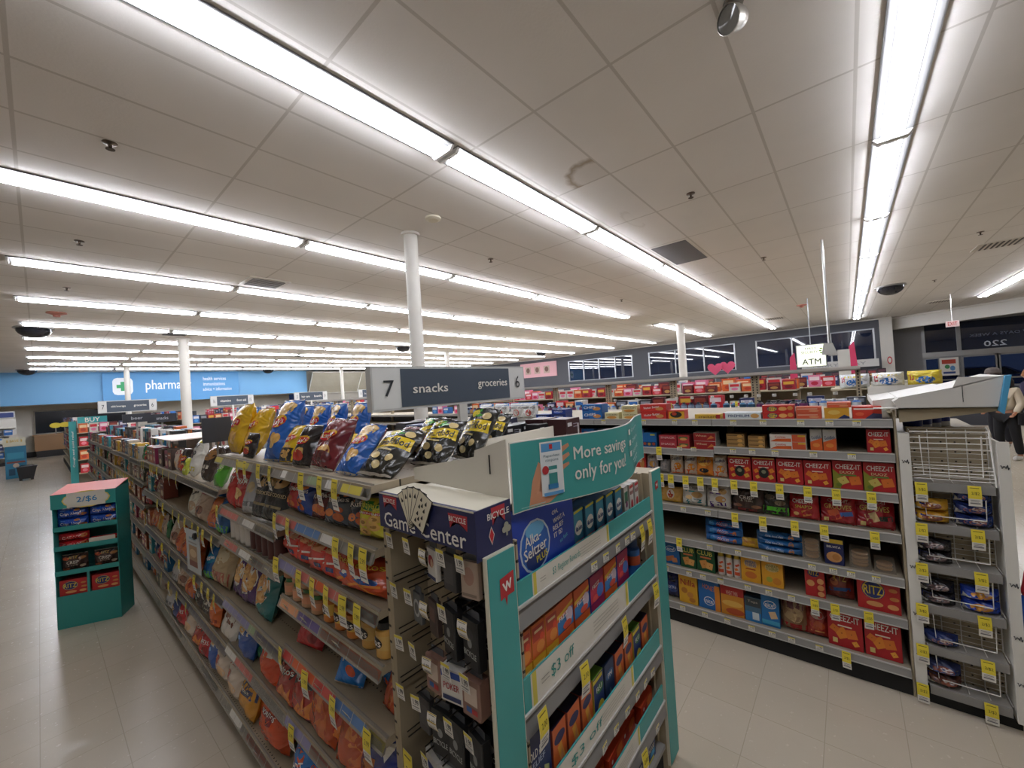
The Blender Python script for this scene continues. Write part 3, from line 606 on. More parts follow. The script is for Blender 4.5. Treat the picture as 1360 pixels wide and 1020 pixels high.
BAGS = {
 # key: (w,h,d,body,prims,description)
 'yellow_chips': (.19,.30,.085,'#d2a51c',lays('y'),'yellow potato chip bag'),
 'blue_chips': (.185,.31,.08,'#1f5fb4',lays('#1f5fb4',extra=[('e',.0,.36,.8,.16,TAN2)]),'blue and tan chip bag'),
 'yellow_black': (.15,.20,.06,'#d8b11e',lays('y',extra=[('r',0,-.3,.98,.3,'#1d1b1b'),('e',0,-.3,.4,.18,TANC)]),'yellow and black potato chip bag'),
 'black_red': (.15,.19,.06,'#221c1c',lays('b',extra=[('e',0,-.26,.6,.24,'#b93420')]),'black and red chip bag'),
 'maroon': (.165,.22,.07,'#74242a',lays('m',extra=[('e',.1,-.3,.6,.2,'#5c1c20')]),'maroon barbecue chip bag'),
 'smartfood': (.19,.25,.075,'#26251f',smartfood(),'black popcorn bag with a yellow label'),
 'green_onion': (.12,.19,.06,'#d5cc3c',onion(),'green and yellow onion ring bag'),
 'grey_ridged': (.14,.20,.065,'#4a5058',ruffles('#c96a2c'),'slate grey ridged chip bag'),
 'red_ridged': (.13,.20,.06,'#b22f2a',ruffles('#8e1f20'),'red ridged chip bag'),
 'blue_ridged': (.13,.19,.06,'#23479a',ruffles('#d9732c','Ruffles'),'blue ridged chip bag'),
 'dark_red': (.14,.19,.06,'#5c1f1c',ruffles('#3c1412')+[('e',0,-.2,.5,.26,'#cf7024')],'dark red and orange chip bag'),
 'red_wavy': (.17,.27,.075,'#b82c28',[('t','WAVY',0,.12,.6,.14,WT,.1)]+chips(4,0,-.22,.2),'red wavy potato chip bag'),
 'orange_wavy': (.16,.25,.07,'#cf5c2a',[('t',"Lay's",0,.14,.6,.14,WT,.1)]+chips(3,0,-.2,.2),'orange potato chip bag'),
 'kettle_black': (.17,.22,.07,'#1f1f1f',[('e',0,.3,.7,.3,'#c9a46a'),('t','KETTLE COOKED',0,.03,.8,.07,'#d9c49a'),('r',0,-.2,.7,.05,'#8a7a54')],'black kettle chip bag'),
 'silver': (.16,.22,.06,'#a9a9aa',[('e',0,.05,.5,.25,'#c8b48c'),('r',0,-.3,.9,.1,'#6f6f70')],'silver foil chip bag'),
 'cheese_red': (.16,.17,.07,'#c93322',[('e',.05,.26,.8,.3,'#cf8a5a'),('e',-.1,.3,.3,.16,'#b96a3a'),('r',0,-.1,.7,.05,'#e8d8cc',.2),('r',.1,-.25,.2,.12,'#20346c')],'red and clear cheese cracker bag'),
 'cheese_puffs': (.20,.20,.08,'#cf4f26',cheet(),'orange cheese puff bag'),
 'nacho_red': (.185,.26,.08,'#a32a1f',doritos('#e07c28'),'red nacho tortilla chip bag'),
 'nacho_orange': (.185,.26,.08,'#b4481f',[('p',[(-.4,-.1),(.1,.35),(.3,-.1)],'#d0742c'),('p',[(-.2,-.4),(.3,0),(.4,-.4)],'#c4642a')],'burnt orange tortilla chip bag'),
 'cool_blue': (.2,.26,.08,'#1c2f80',[('p',[(-.35,.35),(0,.38),(-.1,.05),(-.35,.1)],'#b8702e'),('p',[(-.25,0),(.1,.05),(.1,-.3),(-.2,-.3)],'#a9642a'),('p',[(.15,.3),(.5,.45),(.3,.1)],WT)],'deep blue tortilla chip bag'),
 'hot_blue': (.135,.20,.065,'#2477c4',[('e',-.1,.15,.5,.3,'#d6552c',.5),('r',.1,0,.7,.1,'#1a3f80',.5),('t','HOT',-.05,.0,.6,.15,WT,.5),('e',.1,-.28,.4,.14,'#d6552c',-.4)],'bright blue hot snack bag'),
 'small_red': (.14,.12,.06,'#b8262a',[('t','POPPERS',0,.1,.7,.16,WT),('e',.2,-.2,.3,.3,'#8c1c20')],'small red snack bag'),
 'purple_window': (.16,.30,.09,'#4a2560',windowed('#4a2560','#c7965a'),'purple windowed chip bag'),
 'teal_window': (.18,.30,.10,'#136a6c',windowed('#136a6c','#c98c4c'),'teal windowed tortilla bag'),
 'tan_clear': (.19,.30,.1,'#b39b74',[('e',0,.15,.8,.4,'#cdc1a0'),('r',0,-.32,.95,.25,'#9c4f3c'),('r',0,.35,.9,.1,'#7b9aa5')],'clear tan tortilla bag'),
 'popped_white': (.17,.27,.08,'#d8d5cc',[('t','SKINNY',0,.3,.8,.1,'#3a3a3a'),('t','POP',.08,.08,.6,.2,'#3a3a3a'),('e',-.22,.05,.3,.2,'#b8323c'),('e',-.22,.05,.2,.13,'#e2d8d0'),('r',0,-.3,.9,.12,'#c9bb4a'),('r',0,.44,.98,.08,'#cfc03c')],'white popcorn bag'),
 'pretzel_brown': (.17,.24,.08,'#3a2d26',[('e',.05,.25,.8,.4,'#a27442'),('r',0,-.12,.6,.1,'#c9c0b0'),('r',0,-.26,.5,.05,'#a9a090')],'brown pretzel bag with a photo top'),
 'green_bag': (.14,.2,.06,'#4fa42e',[('e',0,.1,.6,.3,'#8fd04a'),('t','BAKED',0,.1,.6,.12,WT,.2)],'bright green snack bag'),
 'navy_bag': (.14,.2,.06,'#24386e',[('t','CAPE',0,.1,.6,.14,WT,.2),('e',0,-.2,.6,.2,TANC)],'navy snack bag'),
 'white_green': (.2,.26,.08,'#d4d2c0',[('p',[(-.5,.5),(-.1,.5),(-.5,-.1)],'#9ab53a'),('r',.1,.2,.5,.08,'#4c4c44',.3),('e',.1,-.2,.6,.3,'#b59a7c')],'white and green popcorn bag'),
 'pink_tan': (.2,.24,.08,'#b59c86',[('e',-.1,0,.5,.3,'#c9b6a4'),('e',.2,-.2,.4,.25,'#7a4c38'),('r',0,.3,.8,.08,'#8a4a50')],'tan and brown trail mix bag'),
 'blue_green': (.15,.2,.07,'#1c5a94',[('e',0,.1,.7,.3,'#1f84b0'),('t','Veggie',0,.1,.6,.13,WT,.2),('r',0,-.35,.98,.2,'#4fae3a')],'blue and green veggie snack bag'),
 'orange_mix': (.16,.18,.07,'#c4622c',[('e',-.1,.1,.4,.3,'#e09a4c'),('e',.2,-.05,.3,.25,'#a33c1e'),('r',0,-.38,.98,.18,'#2a78b8')],'orange snack mix bag'),
 'yellow_green': (.15,.26,.07,'#c6cc3e',[('e',0,.1,.5,.2,'#6f9a34'),('r',0,-.2,.7,.1,'#e8e4b0')],'yellow-green snack bag'),
 'orange_tall': (.13,.3,.06,'#d2621e',[('e',0,.1,.6,.2,'#f0a048'),('r',0,-.3,.8,.1,'#8a2f14')],'tall orange snack bag'),
 'brown_white': (.18,.2,.09,'#d9d4cc',[('p',[(-.5,.5),(.5,.5),(.4,-.1),(-.2,0)],'#6e3c2c'),('e',.1,.2,.4,.2,'#8f5a40')],'white and brown snack bag'),
 'blue_white': (.16,.25,.09,'#1c4c9a',[('r',0,.32,.98,.36,'#c9c4ba'),('e',0,.26,.34,.2,'#d6a25c'),('r',-.1,0,.3,.1,'#6f9ad0',.4)],'blue and white tortilla bag'),
 'green_foil': (.13,.23,.08,'#1f6a3c',[('e',0,.3,.6,.2,'#8ab59a'),('r',0,0,.6,.06,'#c8d6c4')],'green foil snack bag'),
 'orange_white': (.17,.27,.1,'#c9461f',[('r',0,.34,.98,.32,'#c4bcb0'),('e',.05,.26,.3,.24,'#d98a3c'),('p',[(-.3,-.05),(.2,.05),(0,-.4)],'#d86436')],'orange and white tortilla bag'),
 'poppers': (.17,.27,.1,'#cdbfae',[('r',0,.38,.98,.2,'#a02c34'),('e',-.1,0,.5,.3,'#b8503c'),('e',.15,-.2,.5,.3,'#d8b48c')],'red-topped party mix bag'),
 'big_orange': (.23,.3,.11,'#c4491f',[('p',[(-.3,.3),(.3,.3),(.38,.1),(0,-.02),(-.36,.1)],'#7a1c1c'),('t','DORITOS',0,.19,.5,.09,WT),('p',[(-.5,-.1),(-.2,.1),(-.1,-.45)],'#b03c1a')],'large orange tortilla chip bag'),
 'yellow_blue': (.17,.26,.09,'#c98a1e',[('r',0,.3,.98,.4,'#4a3a3c'),('r',0,.12,.98,.2,'#1f2f5c'),('t','Fritos',0,.14,.5,.1,'#d9d0b4')],'golden corn chip bag'),
 'yellow_orange': (.17,.22,.09,'#c28a2a',[('e',-.2,-.2,.4,.2,'#e0a83a'),('e',.2,.1,.4,.2,'#a8662a')],'golden orange snack bag'),
}
def bag(key, v=0):
    w, h, d, c, p, ds = BAGS[key]
    return proto(('bag',key,v), lambda: bag_mesh('snack_bag', w, h, d, c, p, seed=hash_(key)+v*5))
def hash_(s): return sum(ord(c)*(i+1) for i, c in enumerate(s)) % 97
GAP = {1.315:.175,1.225:.265,1.12:.165,.72:.195,.68:.34,.42:.27,.41:.24,.147:.235,1.02:.26,.66:.33,.38:.25}
def put_bags(L, z, where, grp, xl=.66, kname='snack_bag', dx=None):
    if dx is None: dx = .03 if z > 1.5 else .004
    """L: (y, key[, lean, scale, dx, yaw, roll]) from the card rack outwards"""
    seen = {}
    tot = {}
    for e in L: tot[e[1]] = tot.get(e[1],0)+1
    for e in sorted(L, key=lambda e: e[0]):
        y, key = e[0], e[1]; lean = e[2] if len(e) > 2 else .22; s = e[3] if len(e) > 3 else 1; ddx = e[4] if len(e) > 4 else 0
        low = z < 1.5 and z != 1.31 and z != .72
        if low: lean = min(.34, max(lean,.2)); s = max(1.1, s*1.16)
        g = None if low else GAP.get(z)
        if g:
            hh = BAGS[key][1]*s
            d0 = BAGS[key][2]
            if hh*math.cos(lean) > g-.012-.3*d0: lean = math.acos(max(math.cos(.62), min(1,(g-.012-.3*d0)/hh)))
            if hh*math.cos(lean) > g-.011-.3*d0: s = (g-.012-.3*d0)/(BAGS[key][1]*math.cos(lean))
        yaw = e[5] if len(e) > 5 else RND.uniform(-.15,.15); roll = e[6] if len(e) > 6 else RND.uniform(-.05,.05)
        w, h, d, c, p, ds = BAGS[key]; i = seen.get(key,0); seen[key] = i+1
        pre = '' if tot[key] == 1 else ', %s along' % ORD[i]
        y = max(y, 1.19+w*s*(.56 if low else .5)*math.cos(yaw)) if z < 1.5 else y
        obj(kname, bag(key, i%2), M=pose((xl if z > .2 else .625)+dx+d*.5*s+ddx, y, z+(.0075 if z < 1.5 else .002)+abs(math.sin(roll))*w*s/2, '-X', lean, yaw, roll, s) @ Matrix.Diagonal((1.12 if low else 1, 1.15, min(1, (GAP[z]-.03-.2*d)/(h*s*math.cos(lean))) if low and z in GAP else 1, 1)), label='%s, %s%s' % (ds, where.replace('the ','',1), pre), cat='snack bag', group=grp)

# top snack shelf, front row
put_bags([(2.74,'yellow_chips',.30,1.0),(2.60,'yellow_chips',.42,.93,.03),(2.46,'black_red',.3,.7),(2.30,'blue_chips',.42,.9,.06),(2.15,'blue_chips',.40,1.02,.0,.15),(1.97,'yellow_black',.5,.95,.0,.1),(1.82,'black_red',.40,.98,.0,.1),(1.64,'maroon',.55,1.02,.0,.1)], 1.52, 'the top snack shelf', 'bags along the front of the top snack shelf')
put_bags([(1.43,'blue_chips',.72,.72,.0,.12,.05)], 1.52, 'the top snack shelf beside the popcorn bags', 'low leaning bag on the top snack shelf')
put_bags([(1.285,'smartfood',.95,.93,.02,.18,.04),(1.285-.02,'smartfood',.80,.9,.24,.18,.03),(1.44,'smartfood',.7,.85,.33,.1)], 1.52, 'the top shelf beside the card display', 'black popcorn bags at the end of the top shelf')
put_bags([(2.62,'blue_chips',.28,.86,.30),(2.42,'blue_chips',.28,.86,.31),(2.22,'blue_chips',.28,.86,.32),(2.02,'blue_chips',.28,.86,.34),(2.80,'blue_chips',.3,.8,.31)], 1.52, 'the back row of the top snack shelf', 'blue and tan bags in the back row')
put_bags([(1.80,'maroon',.9,.9,.22),(1.62,'maroon',.95,.9,.30),(1.48,'maroon',.95,.8,.22),(1.95,'yellow_black',.9,.8,.2)], 1.52, 'the middle of the top snack shelf', 'bags lying back in the middle of the top shelf')
obj('popcorn_bag', bag('smartfood',1), M=pose(1.12,1.23,1.522,'-X',.62,-.2,.02,.98), label='black popcorn bag standing nearest the white cardboard display', cat='snack bag')
obj('popcorn_bag', bag('smartfood',0), M=pose(1.30,1.30,1.522,'-X',.7,-.1,.02,.85), label='black popcorn bag behind the white cardboard display', cat='snack bag')
# section 1, second shelf
put_bags([(1.235,'green_onion',.12,.98,.03),(1.36,'grey_ridged',.30,.95,.04,.2),(1.50,'grey_ridged',.34,.95,.02,.2),(1.64,'dark_red',.3,.9,.03),(1.79,'blue_ridged',.3,.93,.02),(1.91,'red_ridged',.25,.95,.03)], 1.315, 'the second shelf of the end section', 'bags on the second shelf of the end section')
put_bags([(2.12,'kettle_black',.5,.8,.0,.2,.08),(2.28,'kettle_black',.7,.8,.0),(2.42,'silver',.5,.9,.0,.1,-.06),(2.58,'red_wavy',.35,.92,.0),(2.76,'red_wavy',.35,.95,.0),(2.2,'orange_wavy',.2,.8,.14)], 1.225, 'the second shelf of the second section', 'bags on the second shelf of the second section')
put_bags([(1.24,'cheese_puffs',.35,.92,.0,.2),(1.40,'cheese_puffs',.4,.72,.0),(1.52,'cheese_red',.35,.93),(1.62,'cheese_red',.3,.93),(1.74,'cheese_red',.3,.93),(1.86,'cheese_red',.42,.95),(1.96,'cheese_red',.3,.85,.03)], 1.12, 'the third shelf of the end section', 'cheese snack bags on the third shelf')
put_bags([(1.86,'small_red',.45,1.1,.03,.3,.1),(1.50,'hot_blue',.15,1.05,.02,.35),(1.36,'hot_blue',.3,.6,.12),(1.235,'nacho_orange',.5,.65,.05)], .72, 'the nearly empty fifth shelf', 'scattered bags on the fifth shelf')
put_bags([(2.42,'teal_window',.3,.95,.02),(2.63,'purple_window',.3,.95,.02),(2.80,'purple_window',.3,.95,.02)], .68, 'the middle shelf of the second section', 'window bags on the middle shelf')
put_bags([(1.29,'cool_blue',.3,.98,.0),(1.46,'nacho_orange',.3,.98),(1.60,'nacho_red',.4,.9,.03),(1.73,'nacho_orange',.3,.95),(1.88,'nacho_red',.3,.95)], .42, 'the sixth shelf of the end section', 'tortilla bags on the sixth shelf')
put_bags([(2.08,'nacho_red',.3,.95),(2.30,'orange_white',.15,.98),(2.47,'green_foil',.2,.9,.04),(2.63,'blue_white',.15,.98)], .41, 'the sixth shelf of the second section', 'bags on the sixth shelf of the second section')
put_bags([(1.35,'cool_blue',.3,1.05),(1.56,'cool_blue',.3,1.0),(1.86,'hot_blue',.3,1.1),(1.72,'hot_blue',.3,1.1)], .147, 'the lowest shelf of the end section', 'bags on the lowest shelf')
put_bags([(2.22,'big_orange',.3,1.0),(2.40,'nacho_orange',.3,.9,.05),(2.55,'yellow_blue',.3,1.0),(2.78,'poppers',.3,1.0)], .147, 'the lowest shelf of the second section', 'bags on the lowest shelf of the second section')
# third and fourth sections
put_bags([(2.98,'green_bag',.4,.95,.0),(3.10,'navy_bag',.4,.9,.03),(3.28,'pretzel_brown',.35,.98),(3.46,'pretzel_brown',.35,.9,.1),(3.64,'popped_white',.3,.98),(3.78,'yellow_green',.3,.5)], 1.31, 'the top shelf just past the chips', 'bags on the top shelf past the chips')
put_bags([(2.98,'blue_green',.3,.9),(3.14,'orange_mix',.35,.9),(3.30,'blue_green',.3,.9,.05),(3.5,'pink_tan',.45,.95),(3.7,'white_green',.45,.95),(4.0,'navy_bag',.5,.9,.1)], 1.02, 'the second shelf past the chips', 'bags on the second shelf past the chips')
put_bags([(3.12,'tan_clear',.3,1.0),(3.30,'blue_green',.3,.9),(3.58,'orange_tall',.1,.9),(3.72,'yellow_green',.35,.95),(3.85,'purple_window',.5,.6),(4.0,'orange_mix',.5,.9),(4.2,'orange_mix',.5,.9),(4.4,'pink_tan',.5,.8)], .66, 'the third shelf past the chips', 'bags on the third shelf past the chips')
put_bags([(2.98,'brown_white',.4,1.0),(3.22,'orange_tall',.2,.8),(3.4,'pretzel_brown',.4,.8),(3.65,'pretzel_brown',.4,.8),(3.9,'orange_mix',.4,.8),(4.15,'pink_tan',.4,.8),(4.4,'silver',.4,.8)], .38, 'the fourth shelf past the chips', 'bags on the fourth shelf past the chips')
put_bags([(3.0,'poppers',.3,1.0),(3.18,'blue_white',.5,.8),(3.36,'small_red',.5,1.1),(3.55,'nacho_red',.5,.7),(3.8,'poppers',.5,.8),(4.05,'small_red',.5,1.1),(4.25,'navy_bag',.5,.8),(4.45,'silver',.4,.8)], .147, 'the lowest shelf past the chips', 'bags on the lowest shelf past the chips')
# ---------------------------------------------------------------- jars and canisters on the snack shelves
def jar(lid, body, label, txt=None, r=.033, h=.10):
    def mk():
        mb = MB(); mb.lathe([(0,0),(r*.8,0),(r,.008),(r,h*.28,label),(r,h*.66,body),(r*.96,h*.78),(r*.75,h*.82)], body, 18)
        if txt: mb.decal([('e',0,0,1.1,1.0,'#1b1b1d'),('t',txt,0,0,.9,.5,WT)], r*1.3, h*.32, lambda x,z,o: (math.sin(x*1.3)*(r+o+.0006), -math.cos(x*1.3)*(r+o+.0006), h*.47+z*h*.32), res=.008)
        return mb.mesh('jar')
    return mk, (lambda: MB().lathe([(r*.78,h*.8),(r*.82,h*.8),(r*.82,h),(0,h)], lid, 18).mesh('lid'))
def put_jar(key, spec, x, y, z, label, cat, grp, s=1):
    b = proto(('jar',key,0), spec[0]); l = proto(('jar',key,1), spec[1])
    t = thing('salsa_jar' if 'jar' in label else 'dip_cup', label, cat, (x,y,z), -PI/2+RND.uniform(-.2,.2), group=grp)
    if s != 1: t.matrix_basis = t.matrix_basis @ Matrix.Scale(s,4)
    obj('jar_body', b, t); obj('lid', l, t)
QJ = jar('#1d1c1b','#c99a4c','#c9a45c','tos',.038,.118); SJ = jar('#8f2f1c','#c4742c','#d9b24a','tos',.036,.11); CUP = jar('#2d6a34','#b58a66','#cf8f6a',None,.040,.075)
for i, y in enumerate((1.22,1.31)): put_jar('q', QJ, .725, y, .946, 'tan cheese dip jar, %s from the card rack' % ORD[i], 'jar', 'tan dip jars')
put_jar('q', QJ, .81, 1.265, .946, 'tan cheese dip jar in the row behind the front two', 'jar', 'tan dip jar behind')
for i, y in enumerate((1.41,1.50,1.59)): put_jar('s', SJ, .72, y, .946, 'orange salsa jar behind the yellow tags, %s from the card rack' % ORD[i], 'jar', 'orange salsa jars')
for i, y in enumerate((1.69,1.78,1.87,1.96)):
    for j in range(2): put_jar('c', CUP, .72, y, .946+.077*j, 'green lidded dip cup, %s pile from the tan jars, %s one' % (ORD[i], ('lower','upper')[j]), 'dip cup', 'green lidded dip cups')
def canister(c, c2):
    return lambda: MB().lathe([(0,0),(.034,0),(.034,.01,c),(.034,.12,c2),(.034,.15)], '#b8b4ac:metal', 16).mesh('canister')
for i in range(9):
    y = 2.08+.082*i; c, c2, l = (('#4a1c18','#1f1413','#2a1a14') if i < 5 else ('#c9c4bc','#a12e28','#d8d4cc'))[0:3]
    t = thing('chip_canister', '%s chip canister, %s from the card rack end' % ('dark brown' if i < 5 else 'white and red', ORD[i if i < 5 else i-5]), 'canister', (.72,y,1.051), -PI/2, group='stacked chip canisters '+('brown' if i < 5 else 'white'))
    obj('tube_body', proto(('can',c), canister(c,c2)), t); obj('plastic_lid', proto(('canlid',l), lambda l=l: MB().lathe([(.034,.15),(.0355,.15),(.0355,.158),(0,.158)], l+':plastic', 16).mesh('lid')), t)
# printed card clipped among the bags
t = thing('shelf_poster_card', 'pale printed recipe card clipped to the shelves among the bags', 'card', (.64,3.42,.71), -PI/2+.1)
mb = MB(); mb.box(-.12,.12,0,.004,0,.28,'#b9c0c4'); mb.decal([('r',0,-.12,.6,.5,'#a08060'),('r',0,-.3,.6,.14,'#7a3c30'),('e',0,-.05,.5,.2,'#c9b08a'),('r',0,.3,.5,.06,'#7a98ac'),('r',0,.2,.6,.03,'#8c8c8c')], .24, .28, flat(.24,.28), res=9); obj('printed_card', mb, t)
obj('clip', MB().lathe([(0,.0),(.022,.006),(.022,.02),(0,.028)], '#1b1b1d:plastic', 12), t, Matrix.Translation((.10,-.005,.26)) @ Matrix.Rotation(PI/2,4,'X'))
t = thing('blade_sign', 'dark grey aisle blade sign seen beside the yellow chip bags', 'sign', (.66,2.98,1.31))
obj('sign_panel', MB().box(-.03,.12,0,.008,.28,.43,'#3b3d42'), t); obj('sign_stem', MB().box(.04,.05,.008,.014,0,.40,'#8a8780:metal'), t)

# ---------------------------------------------------------------- far snack shelves: boxes, tins and bags
FARC = ['#7a3b2c','#2c6a94','#3d8f9a','#8c2f52','#a3522c','#c9a03a','#4a3a34','#6a6a5c','#b5ada0','#2f4a84','#8a7a5c','#54311f','#a04438','#3f7a4a','#c4703a','#d0ccc4','#5c2c3c','#2b2b2b']
def small_box(c, c2, w, h, d): return lambda: box_mesh('carton', w, h, d, c, c, [('r',0,.18,.84,.3,c2),('e',0,-.2,.6,.32,'#cfc0a0'),('r',0,.2,.6,.06,'#e6e2d8')])
def far_fill(y0, y1, zs, x, where, grp, tall, r, step=.13):
    for zi, z in enumerate(zs):
        y = y0+.05; i = 0
        hmax = tall if zi == 0 else min(tall, zs[zi-1]-z-.05)
        while y < y1-.05:
            a = r.randrange(len(FARC)); bq = r.randrange(len(FARC)); h = hmax*r.choice((.75,.85,.95)); w = step-.015
            k = (a%9, bq%6, round(h,2), w)
            if r.random() < .45:
                obj('grocery_carton', proto(('sb',)+k, small_box(FARC[k[0]], FARC[(k[1]*3+1)%len(FARC)], w, k[2], .1)), M=pose(x+.03, y, z+.001, '-X', 0, r.uniform(-.04,.04)), label='small carton on the %s shelf of %s, %s along' % (ORD[zi], where, ORD[i]), cat='carton', group=grp)
            else:
                kk = r.choice(['pretzel_brown','maroon','orange_mix','silver','green_foil','small_red','yellow_orange','pink_tan','navy_bag','poppers','black_red']); s = min(1, h/BAGS[kk][1])
                obj('snack_bag', bag(kk), M=pose(x+.06, y, z+.001, '-X', .15, r.uniform(-.15,.15), 0, s), label='%s, %s shelf of %s, %s along' % (BAGS[kk][5], ORD[zi], where, ORD[i]), cat='snack bag', group=grp)
            y += step; i += 1
r9 = random.Random(5)
far_fill(3.9, 4.72, [1.31], .66, 'the fourth section', 'packs on the fourth section top shelf', .2, r9)
for k in range(4, 13):
    zs = [s[0] for s in ([ (1.31,),(1.02,),(.66,),(.38,),(.145,)] if k < 5 else [(1.30-.012*(k%2),),(1.07,),(.84,),(.60,),(.36,),(.145,)])]
    if k > 8: zs = zs[:4]
    far_fill(LY[k], LY[k+1], zs, .66, 'the %s section' % ORD[k], 'packs in section %s' % ORD[k], .2 if k < 5 else .18, r9, .15 if k < 6 else .19)
# low display roof of pink sheet over the maroon and blue cartons
t = thing('display_topper', 'thin pale pink sheet roof over the cartons on the far snack shelves', 'display', (.70,4.3,1.31))
obj('roof_sheet', MB().box(0,.55,0,1.0,.235,.243,'#cdb9ad'), t)
obj('support', MB().box(.28,.30,.02,.98,0,.235,'#a3968c'), t)

# ---------------------------------------------------------------- end display of the snack gondola
TEAL = '#3f9c98'; NAVY = '#1f2552'; CREAM = '#d8d2bf'
t = thing('endcap_shelving', 'teal edged end display shelving facing the cross aisle', 'shelving', (.705,.73,0))
mb = MB(); mb.box(.13,1.10,.02,.44,0,.12,DK); mb.box(.0,1.225,.43,.443,0,1.38,M_PEGX); obj('back_panel', mb, t)
mb = MB(); mb.box(0,.135,.41,.43,.05,1.39,TAN); obj('side_panel', mb, t)   # tan steel that closes the card rack
mb = MB(); mb.box(.135,.143,.0,.43,.05,1.38,M_PEG); obj('rack_board', mb, t)
mb = MB(); mb.box(1.08,1.10,.03,.43,.0,1.37,M_PEG); mb.box(1.10,1.215,.0,.43,.0,1.37,TAN); obj('end_upright', mb, t)
def wpost(x0, x1, name, wx, wz, ws):
    mb = MB(); mb.box(x0,x1,-.012,.0,.03,1.378,CREAM); mb.box(x0+.004,x1-.004,-.0135,-.012,.03,1.375,TEAL)
    f = lambda x, z, o: (wx+x*ws, -.0137-o, wz+z*ws*1.5)
    mb.decal([('p',[(-.5,.42),(.5,.5),(.5,-.2),(.0,-.2),(-.1,-.5),(-.2,-.2),(-.5,-.25)],'#b52a30'),('t','w',0,.13,.66,.3,WT,.15)], ws, ws*1.5, f, res=9)
    obj(name, mb, t)
wpost(.004,.116,'teal_post_board',.075,1.275,.055); wpost(1.105,1.22,'teal_post_board',1.155,1.30,.036)
EX0, EX1 = .125, 1.085
TR = [(1.267,1.20,(.19,.67),'$3  Register Rewards'),(1.0,.905,(.155,.80),'$3 off'),(.665,.585,(.20,.80),'$3 off'),(.41,.335,(.35,.82),'$3 off')]
for i, (zt, zb, (a, b_), tx) in enumerate(TR):
    zr = zb-.06
    mb = MB(); mb.box(EX0,EX1,.0,.42,zb-.012,zb,'#8f8d89:plastic'); sh = obj('shelf', mb, t)
    mb = MB(); mb.box(EX0,EX1,-.006,.0,zb,zt,TEAL); f = lambda x, z, o, a=a, b_=b_, zb=zb, zt=zt: (a+(x+.5)*(b_-a), -.006-o, zb+(z+.5)*(zt-zb))
    mb.decal([('r',0,0,1,1.0,'#d9d5c9'),('r',-.475,0,.03,1.0,YL),('r',.475,0,.03,1.0,YL),('t',tx,-.12 if i != 1 else -.25,0,.34 if i != 1 else .2,.42,'#2f8f86',0,False)]+[('r',.2,.2-.13*q,.3,.025,'#a8a498') for q in range(4)]+[('r',-.4,.1-.12*q,.06,.03,'#9a968a') for q in range(2)], b_-a, zt-zb, f, res=9)
    obj('tray_lip', mb, sh)
    mb = MB(); mb.prism([(-.014,zr),(-.01,zr-.002),(.006,zb-.004),(.0,zb)], EX0-.01, EX1+.01, '#7d7b79:plastic', axis='x'); mb.box(EX0-.01,EX1+.01,-.012,.0,zb-.004,zb+.004,'#bdbbb6:plastic'); obj('price_rail', mb, sh)
# tags on the end display rails (facing the cross aisle)
def ctags(me, name, xs, z, lab, grp, y=.70):
    for i, x in enumerate(xs): obj(name, me, M=pose(x, y, z, '-Y', 0, RND.uniform(-.1,.1)), label=lab % ORD[i], cat='price tag', group=grp)
T_E = tag_mesh('2.00', .045, .105)
ctags(W_L, 'hanging_shelf_label', [1.219,1.307,1.405,1.488,1.545], 1.17, 'white label on the upper end display rail, %s from the card rack side', 'white labels on the upper end rail', .706)
ctags(T_E, 'hanging_price_tag', [1.615,1.70], 1.185, 'curled yellow tag at the right of the upper end display rail, %s one', 'yellow tags on the upper end rail')
ctags(T_E, 'hanging_price_tag', [.87,1.10,1.40,1.72], .90, 'long yellow tag on the second end display rail, %s from the card rack side', 'yellow tags on the second end rail')
ctags(W_L, 'hanging_shelf_label', [1.21,1.30,1.395,1.49,1.57,1.65], .555, 'white label on the third end display rail, %s from the card rack side', 'white labels on the third end rail', .706)
ctags(T_E, 'hanging_price_tag', [1.50], .33, 'yellow tag on the lowest end display rail, %s and only one', 'yellow tag on the lowest end rail')
ctags(W_L, 'hanging_shelf_label', [1.66], .31, 'white label on the lowest end display rail, %s and only one', 'white label on the lowest end rail', .706)
# cartons on it
def ebox(key, w, h, d, front, side, prims, top=None): return proto(('eb',key), lambda: box_mesh('medicine_carton', w, h, d, front, side, prims, top))
def putE(me, x, z, label, grp, dy=.012, yaw=0, name='medicine_carton', depth=0): obj(name, me, M=pose(x, .735+dy, z+.001, '-Y', 0, yaw), label=label, cat='carton', group=grp)
AS = ebox('alka', .078, .165, .13, '#2a6c8c', '#1c4a66', [('r',0,.25,.9,.4,'#3b8fb0'),('e',0,.1,.8,.3,WT),('t','Alka-Seltzer',0,.1,.7,.1,'#1c3f80'),('r',-.2,-.3,.5,.3,'#cf6a2c'),('r',.25,-.3,.4,.3,'#7a3c6c'),('r',0,.46,.96,.05,'#cfc02c')], '#1b3a52')
for i in range(5):
    putE(AS, 1.205+.08*i, 1.20, 'blue cold relief carton on the top tray, %s from the blue card' % ORD[i], 'blue cartons on the top tray', .015, .12)
    if i < 3: obj('medicine_carton', AS, M=pose(1.225+.08*i, .885, 1.201, '-Y', 0, .1), label='blue cold relief carton in the second row of the top tray, %s one' % ORD[i], cat='carton', group='second row cartons on the top tray')
GS = ebox('greenw', .05, .15, .1, '#c9c7bf', '#a8a69c', [('r',0,.2,.8,.3,'#2f6a4c'),('r',0,-.3,.9,.1,'#b5403a'),('e',0,.0,.5,.2,'#7a2f5c')], '#b5b2a8')
RS_ = ebox('redw', .05, .15, .1, '#d4cfc8', '#b8b2aa', [('t','RELIEF',0,.25,.8,.1,'#8c2a2a'),('e',0,-.1,.6,.3,'#b52a30'),('r',0,.42,.96,.08,'#b52a30')], '#c5c0b8')
